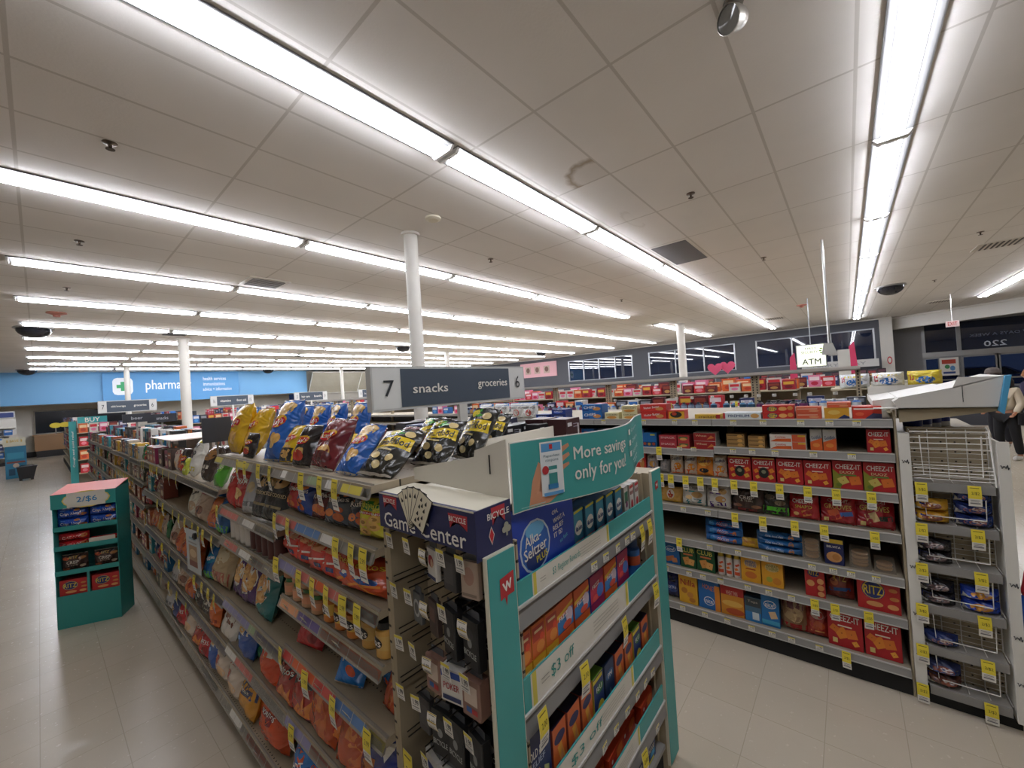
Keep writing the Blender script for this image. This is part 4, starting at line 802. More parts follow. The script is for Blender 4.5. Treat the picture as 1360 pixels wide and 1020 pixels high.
for i in range(3): putE(GS if i < 1 else RS_, 1.61+.055*i, 1.20, '%s carton at the right end of the top tray, %s one' % ('white and green' if i < 1 else 'white and red', ORD[i]), 'white cartons on the top tray', .02, .1)
ORN = ebox('orange', .066, .098, .06, '#d0602a', '#c97a2c', [('r',0,.18,.84,.42,'#b53c2a'),('r',0,.25,.6,.08,'#e8c89a'),('e',.1,-.25,.6,.36,'#e08a3c'),('e',.22,.02,.3,.22,'#d8472a')], '#c9662c')
YEL = ebox('yelorg', .066, .098, .06, '#e0a52c', '#d0902c', [('r',0,-.15,.9,.3,'#c43c2a'),('r',0,.3,.7,.06,'#f0dca0'),('r',0,.2,.5,.04,'#b5602c'),('e',.1,-.34,.5,.26,'#e87a3c')], '#d49a2c')
MIX = ebox('mixfizz', .105, .098, .07, '#3a7ab8', '#c2542c', [('p',[(-.5,.5),(.5,.5),(.5,.1),(-.5,-.1)],'#d9602c'),('p',[(-.5,.12),(.5,.3),(.5,.2),(-.5,.0)],'#e8b83c'),('t','FIZZ',-.1,.0,.5,.14,WT,.1),('e',.25,-.1,.4,.5,'#c9b4c0'),('e',.1,-.35,.5,.25,'#d8543c')], '#b5502c')
PNK = ebox('pinkfizz', .105, .098, .07, '#c2304c', '#3a4a9c', [('p',[(-.5,.5),(.5,.5),(.5,.25),(-.5,.05)],'#a02a58'),('t','FIZZ',-.1,.1,.5,.14,WT,.1),('e',.2,-.2,.5,.5,'#3f6ab5'),('e',-.2,-.35,.4,.25,'#e0504c')], '#8c2c6a')
for j in range(2):
    for i in range(3): putE((YEL,ORN)[j], .868+.069*i, .905+.0995*j, '%s vitamin carton on the second tray, %s %s from the card rack side' % (('yellow-orange','orange')[j], ('lower','upper')[j], ORD[i]), 'vitamin cartons on the second tray', .012)
    for i in range(5): putE(MIX if i in (0,1,3) else PNK, 1.085+.11*i, .905+.0995*j, '%s fizzy tablet carton on the second tray, %s %s one' % ('blue and orange' if i in (0,1,3) else 'pink and blue', ('lower','upper')[j], ORD[i]), 'fizzy tablet cartons on the second tray', .015, .03)
t2 = thing('supplement_bottle', 'blue and orange bottle at the right end of the second tray', 'bottle', (1.70,.79,.906))
obj('bottle_body', MB().lathe([(0,0),(.036,0),(.036,.02,'#2f6ab0'),(.036,.08,'#d0603c'),(.036,.12,'#2f6ab0'),(.036,.145),(.025,.155)], '#27508c', 16), t2); obj('cap', MB().lathe([(.028,.155),(.028,.19),(0,.19)], '#1f3f70', 16), t2)
NV = ebox('navyday', .125, .235, .07, '#1f2c5e', '#161d3c', [('t','COLD & FLU',0,.2,.84,.1,WT,.0),('t','RELIEF',-.05,.08,.6,.07,'#b8c4dc'),('p',[(-.3,-.5),(0,.0),(.15,-.1),(.0,-.5)],'#cf9a3c'),('p',[(.1,-.5),(.2,-.05),(.38,-.1),(.36,-.5)],'#b0b47c'),('r',-.35,-.25,.14,.4,'#4a5ca0')], '#141a34')
PO = ebox('orpurple', .08, .17, .07, '#d0642c', '#8c3c2c', [('e',0,.25,.8,.2,'#2a2458'),('r',.1,-.1,.3,.5,'#e0a03c',.3),('r',-.2,-.3,.3,.3,'#5c2f6c'),('p',[(-.2,-.4),(.1,.1),(.3,-.4)],'#cf8a5c')], '#241c34')
GY = ebox('greenyel', .08, .17, .07, '#27386c', '#b8a03c', [('e',.1,.2,.7,.2,'#3f7a3c'),('t','FLU',0,.22,.5,.1,WT),('e',.1,-.25,.7,.4,'#d9c03c'),('r',-.1,.44,.9,.08,'#d9c42c')], '#6a9a3c')
NG = ebox('navygreen', .08, .17, .07, '#1c2f54', '#1a2a44', [('e',0,.22,.8,.2,'#2f5c8c'),('t','PM',0,.22,.4,.1,WT),('p',[(-.2,-.5),(.0,-.05),(.25,-.5)],'#8fae9c')], '#1a2a44')
putE(NV, .90, .585, 'tall navy cold medicine carton at the left of the third tray', 'navy carton third tray')
seq = [PO,PO,PO,GY,NG,PO,PO,GY,PO]
nmq = ['orange and purple']*3+['green and yellow','navy and green','orange and purple','orange and purple','green and yellow','orange and purple']
for i, me in enumerate(seq):
    putE(me, 1.01+.085*i, .585, '%s cold medicine carton on the third tray, %s after the navy one' % (nmq[i], ORD[i]), 'cold medicine cartons on the third tray', .012, .05)
RP = ebox('redpack', .15, .075, .09, '#c4401f', '#b5381c', [('e',.2,.1,.5,.5,'#e07a3c'),('r',-.2,.0,.4,.5,'#a82a1c'),('e',-.3,.2,.1,.2,WT)], '#cf4a2a')
for i in range(5): putE(RP, 1.12+.13*i if i < 4 else 1.68, .335 if i < 4 else .335, 'orange-red lozenge pack on the lowest tray, %s from the card rack side' % ORD[i], 'lozenge packs on the lowest tray', .02 + .01*(i%2), .08)
BL = ebox('blueline', .12, .10, .08, '#1c2f6c', '#14204c', [('t','Advance',0,.1,.7,.3,WT),('r',.2,-.2,.4,.2,'#2f8ac0'),('r',-.1,-.4,.8,.1,'#c9c02c')], '#1a2a5c')
for i in range(3): putE(BL, 1.40+.13*i, .14, 'navy and green carton on the base of the end display, %s one' % ORD[i], 'navy cartons on the base')
t['label'] = 'teal edged end display shelving facing the cross aisle'
sh = obj('base_deck', MB().box(EX0,EX1,.0,.42,.12,.139,'#8f8d89:plastic'), bpy.data.objects['endcap_shelving'])

# blue brand card at the left of the top tray
mb = MB(); mb.box(-.165,.165,0,.006,0,.255,'#1c3fa6')
AP = [('e',-.16,.0,.46,.62,'#b9c8d8'),('e',-.16,.0,.42,.57,'#2a63b8'),('e',-.16,-.15,.30,.24,'#1c2f6c'),('e',-.16,.19,.28,.18,'#6ab0dc'),('t','Alka-',-.2,.10,.24,.12,WT,.12),('t','Seltzer',-.17,-.03,.34,.13,WT,.12),('t','PLUS',-.08,-.15,.17,.08,'#e0cf3a',.12),
      ('t','OH,',.16,.28,.1,.06,WT,.1),('t','WHAT A',.22,.19,.2,.06,WT,.1),('t','RELIEF',.2,.10,.18,.06,WT,.1),('t','IT IS!',.19,.01,.14,.06,WT,.1),('t','so fast',.28,-.08,.14,.05,'#5ac0c8',.25,False)]
mb.decal(AP, .33, .255, flat(.33,.255), res=9)
obj('brand_card', mb, M=pose(.997,.742,1.201,'-Y'), label='glossy blue advertising card with a round logo at the left of the top tray', cat='card')

# curved teal banner on a white cardboard tray
t = thing('savings_banner', 'curved teal cardboard banner with a hand holding a phone above the end display', 'banner', (.83,.73,1.45))
N = 22; BW = .965; BH = .2
def arc(s):  # s 0..1 along the banner
    x = .01 + s*.93; y = -.105*max(0,math.sin(PI*max(0,min(1,s))))**1.8
    return x, y
def bmap(x, z, o):
    s = x+.5; X, Y = arc(s); X2, Y2 = arc(s+.01); dx, dy = X2-X, Y2-Y; L = math.hypot(dx,dy)
    dip = -.006*math.sin(PI*s)
    return (X+dy/L*o, Y-dx/L*o, BH/2+z*BH+dip)
mb = MB()
vs = [bmap(i/N-.5, j-.5, q) for q in (0,-.004) for i in range(N+1) for j in (0,1)]
o_ = 2*(N+1)
mb.add(vs, [(2*i,2*i+2,2*i+3,2*i+1) for i in range(N)]+[(2*i,2*i+1,2*i+3,2*i+2)[::1] for i in range(N+1,2*N+1)], '#d9d7d0', True)
mb.add(vs, [(2*i,2*i+2,o_+2*i+2,o_+2*i) for i in range(N)]+[(2*i+1,o_+2*i+1,o_+2*i+3,2*i+3) for i in range(N)]+[(0,1,o_+1,o_),(2*N,o_+2*N,o_+2*N+1,2*N+1)], '#d9d7d0')
SK = '#c98f6e'
HX = lambda L: [((q[0],[(-.335+(a+.235)*.78,b) for a,b in q[1]])+q[2:]) if q[0]=='p' else ((q[0],-.335+(q[1]+.235)*.78,q[2],q[3]*.78)+q[4:] if q[0]!='t' else (q[0],q[1],-.335+(q[2]+.235)*.78,q[3],q[4]*.78)+q[5:]) for q in L]
bp_ = [('r',0,0,.995,.97,'#3f9c98')]
mb.decal(bp_, BW, BH, bmap, res=.04, off=.0006)
hand = [('p',[(-.36,-.47),(-.335,-.1),(-.30,.16),(-.285,.1),(-.29,-.2),(-.27,-.28),(-.20,-.36),(-.255,-.47)],SK),
        ('p',[(-.19,.32),(-.145,.38),(-.14,.33),(-.19,.22)],SK),('p',[(-.19,.18),(-.145,.24),(-.14,.19),(-.19,.08)],SK),('p',[(-.19,.05),(-.147,.09),(-.145,.05),(-.19,-.04)],SK),
        ('r',-.235,.04,.112,.80,WT),('r',-.235,.04,.098,.74,'#5b9dd0'),('r',-.235,-.02,.106,.62,'#dfe5e6'),('r',-.235,.36,.098,.11,'#5b9dd0'),
        ('r',-.236,.36,.016,.07,'#b52a30'),('t','Paperless',-.235,.22,.08,.05,'#4a6a78',0,False),('t','coupons',-.235,.15,.065,.045,'#4a6a78',0,False),
        ('r',-.232,-.07,.042,.28,'#3f8f8c'),('r',-.232,-.01,.042,.05,'#d4e4e2'),('e',-.27,.02,.034,.13,'#b5323a'),('r',-.235,-.235,.05,.075,'#2f7ab0'),('r',-.235,-.34,.098,.05,'#5b9dd0')]
obj('hand_and_phone_print', MB().decal(HX(hand), BW, BH, bmap, res=.03, off=.0012, step=.0003), t)
txt = [('t','More savings',-.095,.17,.30,.26,WT),('t','only for you!',-.10,-.14,.29,.29,WT)]
for q, zz in enumerate((.33,.13,-.07)): txt += [('r',.125,zz,.03,.1,WT),('t',('Coupons','Offers','SAVE')[q],.26,zz,.2,.08,'#cfe4e2',0,False)]
txt += [('r',.24,-.22,.16,.02,'#cfe4e2'),('r',.24,-.28,.12,.02,'#cfe4e2'),('r',.22,-.37,.1,.05,'#2a4f5c'),('r',-.42,-.44,.1,.012,'#8cc0bc')]
obj('lettering', MB().decal(txt, BW, BH, bmap, res=9, off=.0018), t)
obj('banner_sheet', mb, t)
# white cardboard tray behind and left of the banner
mb = MB(); w = '#d6d1c4'
mb.prism([(0,.045),(.43,.06),(.43,.10),(.13,.155),(.125,.175),(0,.212)], 0, .004, w, axis='x')
mb.box(-.003,.0,.064,.067,.11,.165,'#2a2722')
mb.box(.0,.80,.0,.42,.03,.035,w); mb.box(.3,.84,.415,.42,.03,.15,w); mb.box(.8,.804,.05,.42,.03,.1,w)
obj('cardboard_tray', mb, t, (0,.004,0)); 
mb = MB(); mb.box(.001,.83,.06,.4,-.058,-.054,'#8f8d89'); obj('tray_support', mb, t)

# game center header box over the card rack
t = thing('card_display_header', 'navy game center header box with a fan of playing cards', 'display header', (.705,.735,1.39))
mb = MB(); mb.box(-.012,.0,.0,.433,-.0,.108,NAVY); mb.box(-.012,.125,-.004,.0,-.02,.108,NAVY); mb.box(.0,.125,.0,.433,.104,.108,CREAM); mb.box(-.0125,-.012,.0,.433,.104,.1085,CREAM)
obj('header_box', mb, t)
fx = lambda x, z, o: (-.012-o, .2165-x*.433, .054+z*.108)
arcp = lambda cx, cz, s: [('p',[(cx-.09*s,cz+.16),(cx+.09*s,cz+.16),(cx+.085*s,cz-.2),(cx+.03*s,cz-.06),(cx-.05*s,cz-.06),(cx-.075*s,cz-.2)],'#b5323c')]
P = arcp(-.36,.28,.95)+arcp(.36,.20,.95)+[('t','BICYCLE',-.36,.31,.14,.13,WT),('t','BICYCLE',.36,.24,.15,.13,WT),('t','Game Center',.0,-.22,.86,.40,WT)]
obj('header_lettering', MB().decal(P, .433, .108, fx, res=9), t)
fy = lambda x, z, o: (.0565+x*.137, -.004-o, .044+z*.128)
obj('side_lettering', MB().decal(arcp(.12,.3,2.2)+[('t','BICYCLE',.12,.3,.62,.13,WT),('p',[(-.1,.1),(-.02,-.08),(-.1,-.28),(-.18,-.08)],'#dcd8d0'),('p',[(-.1,.07),(-.04,-.08),(-.1,-.25),(-.16,-.08)],'#c22a34'),('e',.32,.0,.14,.14,'#9a9a8a'),('e',.26,-.08,.14,.14,'#9a9a8a'),('e',.38,-.08,.14,.14,'#9a9a8a'),('r',.32,-.16,.05,.12,'#9a9a8a')], .137, .128, fy, res=9), t)
for i in range(5):   # five cards of the fan
    a = -math.radians(28-14*i); Mx = Matrix.Translation((-.016-.0012*i, .235, .02)) @ Matrix.Rotation(a, 4, 'X')
    mb = MB(); mb.box(-.0006,.0,-.032,.032,.015,.125,'#17150f',Mx); mb.box(-.0012,-.0006,-.029,.029,.018,.122,'#e3dcc4',Mx)
    f = lambda x, z, o, Mx=Mx: tuple(Mx @ Vector((-.0013-o, -x*.058, .07+z*.104)))
    sp = lambda cx, cz, s: [('p',[(cx,cz+.07*s),(cx+.07*s,cz-.02*s),(cx-.07*s,cz-.02*s)],'#17150f'),('e',cx-.03*s,cz-.03*s,.08*s,.05*s,'#17150f'),('e',cx+.03*s,cz-.03*s,.08*s,.05*s,'#17150f')]
    if i < 4: pr = sp(-.3,.3,1.2)+[('r',.08,-.02,.34,.62,'#cdbf95'),('r',.08,.1,.16,.3,('#a8323c','#a8323c','#2a2a28','#a8323c')[i]),('r',.08,-.18,.22,.14,'#b59a3c'),('e',.08,.22,.14,.1,'#cfae8a')]
    else: pr = [q for cx in (-.2,.2) for cz in (.32,.1,-.12,-.34) for q in sp(cx,cz,1.1)] + sp(0,.2,1.1)+sp(0,-.22,1.1)
    mb.decal(pr, .058, .104, f, res=9, step=.00008, off=.0001); obj('fan_card', mb, t)

# hooks, hanging packs and hook labels
RZ = [(1.37,[1.129,1.04,.96,.882,.804]),(1.216,[1.121,1.047,.969,.89,.806]),(1.057,[1.109,1.041,.97,.888,.813]),(.903,[1.117,1.04,.961,.892,.811]),(.745,[1.097,1.01,.936,.86,.80]),(.60,[1.09,1.0,.92,.84]),(.44,[1.09,1.0,.92,.84])]
hookm = MB(); hookm.tube([(0,0,.0),(-.135,0,.004)], .0022, '#4a4640:metal', 5); hookm.tube([(0,0,.018),(-.138,0,.022)], .0018, '#4a4640:metal', 5); hookm.box(-.002,.0,-.012,.012,-.01,.03,'#5a564e:metal')
HK = hookm.mesh('peg_hook')
wl = wtag_mesh(.036, .048); wl2 = tag_mesh('6.99', .036, .05, .95, '#c9ad3a'); wl3 = tag_mesh('25', .05, .16, .7)
def packm(kind):
    def mk():
        mb = MB(); w, h, d, c, P = kind
        mb.cbox(-w/2,w/2,-d/2,d/2,-h,0,c,.003); mb.box(-w*.4,w*.4,-.0008,.0008,0,.02,'#5a5c60')
        mb.decal([(p[0],)+p[1:] for p in P], w, h, lambda x,z,o: (x*w,-d/2-o,-h/2+z*h), res=9); return mb.mesh('card_pack')
    return mk
PK = {'bike':(.056,.09,.018,'#d6d2ca',[('r',0,-.42,.9,.12,'#26315c'),('e',0,.1,.6,.4,'#a8323c'),('e',.1,.05,.3,.3,'#cfa98a'),('r',-.3,.3,.1,.14,'#1b1b1b')]),
 'grey':(.058,.1,.022,'#3b3a3a',[('r',0,0,.7,.6,'#4a4848')]), 'peach':(.06,.1,.02,'#b5a08e',[('e',0,.1,.6,.5,'#a88474'),('r',0,-.4,.8,.08,'#8a7a6c')]),
 'seal':(.05,.09,.015,'#5a5c5c',[('e',0,0,.8,.6,'#a8aaa8'),('e',0,0,.5,.4,'#5a5c5c')]), 'brown':(.055,.1,.018,'#4a3c36',[('r',0,.1,.6,.4,'#6a4c44')]),
 'black':(.07,.13,.03,'#1a1b1d',[('e',.0,.2,.5,.25,'#2c2e30'),('t','BICYCLE',0,-.2,.8,.12,'#b5b8b4'),('e',0,.02,.3,.2,'#8a8c8a')]),
 'twin':(.08,.09,.05,'#d0ccc4',[('r',0,.35,.9,.2,'#2a4a94'),('t','POKER',0,.0,.7,.2,'#a82a30'),('r',0,-.36,.8,.14,'#26315c')]),
 'redblue':(.07,.1,.04,'#8c6a5c',[('r',0,.1,.7,.5,'#c9b8a8'),('r',-.1,-.3,.3,.14,'#2f5c9c'),('r',.2,-.3,.3,.14,'#b53c3c')]),
 'slat':(.075,.11,.03,'#c9c6c0',[('r',0,.2,.6,.2,'#2a3a7c'),('r',0,-.1,.7,.2,'#1b1b1b'),('t','UNO',0,-.3,.6,.14,'#a82a30')])}
GRID = [[None,None,'bike','grey','peach'],[None,'seal','brown','black','black'],[None,None,'redblue','twin','redblue'],[None,'grey','black','black','black'],[None,'slat','slat','slat','slat'],['slat','slat','slat','slat'],['black','slat','black','slat']]
cnt = 0
for r, (z, ys) in enumerate(RZ):
    for c, y in enumerate(ys):
        wh = '%s row, %s from the snack shelves' % (ORD[r], ORD[c])
        hk = thing('peg_hook', 'metal peg hook on the card rack, %s' % wh, 'hook', (.838,y,z), group='card rack hooks'); obj('hook_wire', HK, hk)
        big = r == 4 and c in (0,2)
        obj('hanging_hook_label', wl3 if big else (wl2 if (r,c) in ((0,2),(1,2),(1,4),(2,2),(3,2)) else wl), M=pose(.697, y, z-.02 if not big else z-.045, '-X', -.1, RND.uniform(-.15,.15)), label='%s price label on the card rack, %s' % ('tall yellow' if big else 'small', wh), cat='price tag', group='card rack price labels')
        k = GRID[r][c]
        if k:
            for q in range(2 if k in ('black','slat') else 1):
                obj('hanging_card_pack', proto(('pk',k), packm(PK[k])), M=pose(.735+.05*q, y-.004*q, z-.022, '-X', 0, RND.uniform(-.25,.25)), label='%s game pack, %s%s' % ({'bike':'white and red playing card','grey':'dark grey','peach':'peach coloured','seal':'round seal printed','brown':'brown','black':'black','twin':'white poker set','redblue':'brown two deck','slat':'white and blue'}[k], wh, ' behind another' if q else ''), cat='card game', group='hanging card packs')
# aisle sign on its pole
def aisle_sign(x, y, z0, z1, w, texts, label, pole_z, s=1):
    t = thing('aisle_sign', label, 'sign', (x,y,0)); h = z1-z0; e = w*.137
    mb = MB(); mb.box(-w/2,w/2,-.0,.035,z0,z1,'#bfc0be'); obj('sign_box', mb, t)
    mb = MB(); f = lambda a, b, o: (a*w, -.0-o, (z0+z1)/2+b*h)
    mb.decal([('r',0,.0,.985,.9,'#d6d7d5'),('r',0,0,.72,.88,'#45505e')], w, h, f, res=9, off=.001, step=.0015)
    mb.decal([tuple(q) for q in texts], w, h, f, res=9, off=.005); obj('sign_face', mb, t)
    obj('sign_pole', MB().box(-.025,.025,.0,.02,pole_z,z0,'#d0cec8'), t)
aisle_sign(1.327, 1.43, 1.742, 1.925, .97, [('t','7',-.42,.0,.05,.36,'#33363a',0,False),('t','6',.43,.03,.038,.36,'#33363a',0,False),('t','snacks',-.2,-.03,.2,.21,WT),('t','groceries',.22,.0,.23,.26,WT)], 'white and dark blue aisle sign with the numbers seven and six', 1.52)
# boxed goods along the far side of the snack gondola top
kb = lambda c, l: (lambda: box_mesh('coffee_box', .15, .1, .12, c, c, [('r',-.25,.2,.3,.2,'#cfcfcf'),('r',.15,.2,.3,.04,'#9a9aa8'),('r',.15,.05,.3,.04,'#9a9aa8'),('r',.35,-.1,.1,.6,'#c9c9c9')], l))
NB = [('#20295c','#2a3468','navy'),('#1b1b1f','#27272c','black'),('#1b2348','#252d54','dark blue'),('#3b1c1e','#4a2a2a','dark maroon')]
k = 0
for (x, y, ci, s) in ((1.50,1.44,0,1),(1.66,1.40,1,.8),(1.80,1.40,1,.8),(1.62,1.62,1,1),(1.80,1.62,2,1),(1.95,1.58,2,1),(1.62,1.82,1,1),(1.80,1.84,2,1),(1.74,2.06,2,1),(1.76,1.26,1,.8),(1.52,1.95,0,1),(1.6,2.2,1,1),(1.78,2.28,3,1)):
    if x > 1.88: x = 1.86
    obj('coffee_box', proto(('kb',ci), kb(NB[ci][0],NB[ci][1])), M=pose(x, y, 1.521, '-Y', 0, .25 if ci != 1 else -.1, 0, s), label='%s carton atop the snack shelving, %s back from the banner' % (NB[ci][2], ORD[k]), cat='carton', group='dark cartons behind the banner'); k += 1
for i, y in enumerate((1.15,1.30)):
    obj('coffee_box', proto(('kb',3), kb(NB[3][0],NB[3][1])), M=pose(1.86, y, 1.521, '-Y', 0, .05), label='dark maroon carton closest to the curved banner, %s one' % ORD[i], cat='carton', group='maroon cartons at the banner')
# ---------------------------------------------------------------- cracker shelves
RED = '#b3242a'
def sq(cx, cz, s, c='#e0852c', r=.5): return [('r',cx,cz,s,s*.8,c,r),('e',cx,cz,s*.14,s*.12,'#a85a1c')]
CZ = [('t','CHEEZ-IT',0,.30,.84,.17,WT),('r',0,.08,.4,.035,'#e3d9c4')]+sq(-.1,-.12,.34)+sq(.18,-.1,.3,'#d9752a',.2)+sq(-.3,-.02,.22,'#d9752a',1.0)+sq(.28,-.33,.16,'#e8a03c')+[('r',-.3,-.34,.14,.13,'#d8c27a')]
CZ2 = [('r',0,.47,.96,.05,'#c9a24a'),('t','CHEEZ-IT',0,.29,.84,.17,WT),('r',0,.1,.44,.04,'#e3d9c4'),('e',0,-.12,.44,.46,'#22241f'),('e',0,-.08,.2,.16,'#8a8a6c')]+sq(.34,-.02,.2)+sq(-.33,-.05,.18)+sq(.3,-.28,.2,'#d9a23c')+sq(-.28,-.3,.16,'#d9a23c')
DZ = [('p',[(-.5,.2),(-.2,-.05),(-.25,-.5),(-.5,-.5)],'#8a8a2c'),('t','CHEEZ-IT',.03,.30,.84,.17,WT),('t','DUOZ',0,.1,.5,.09,'#e3d3a4'),('r',0,.0,.6,.05,'#5c8a3a')]+sq(-.15,-.2,.32,'#c9b55c')+sq(.25,-.18,.36,'#d9702a',.2)+[('e',-.3,-.36,.2,.14,'#6a7a2c')]
GF = lambda c1, c2: [('e',0,.22,.9,.34,'#d8d4c8'),('t','Goldfish',0,.22,.8,.13,'#26325c',.1),('e',.1,-.12,.6,.3,c2),('r',0,-.36,.98,.22,c1)]
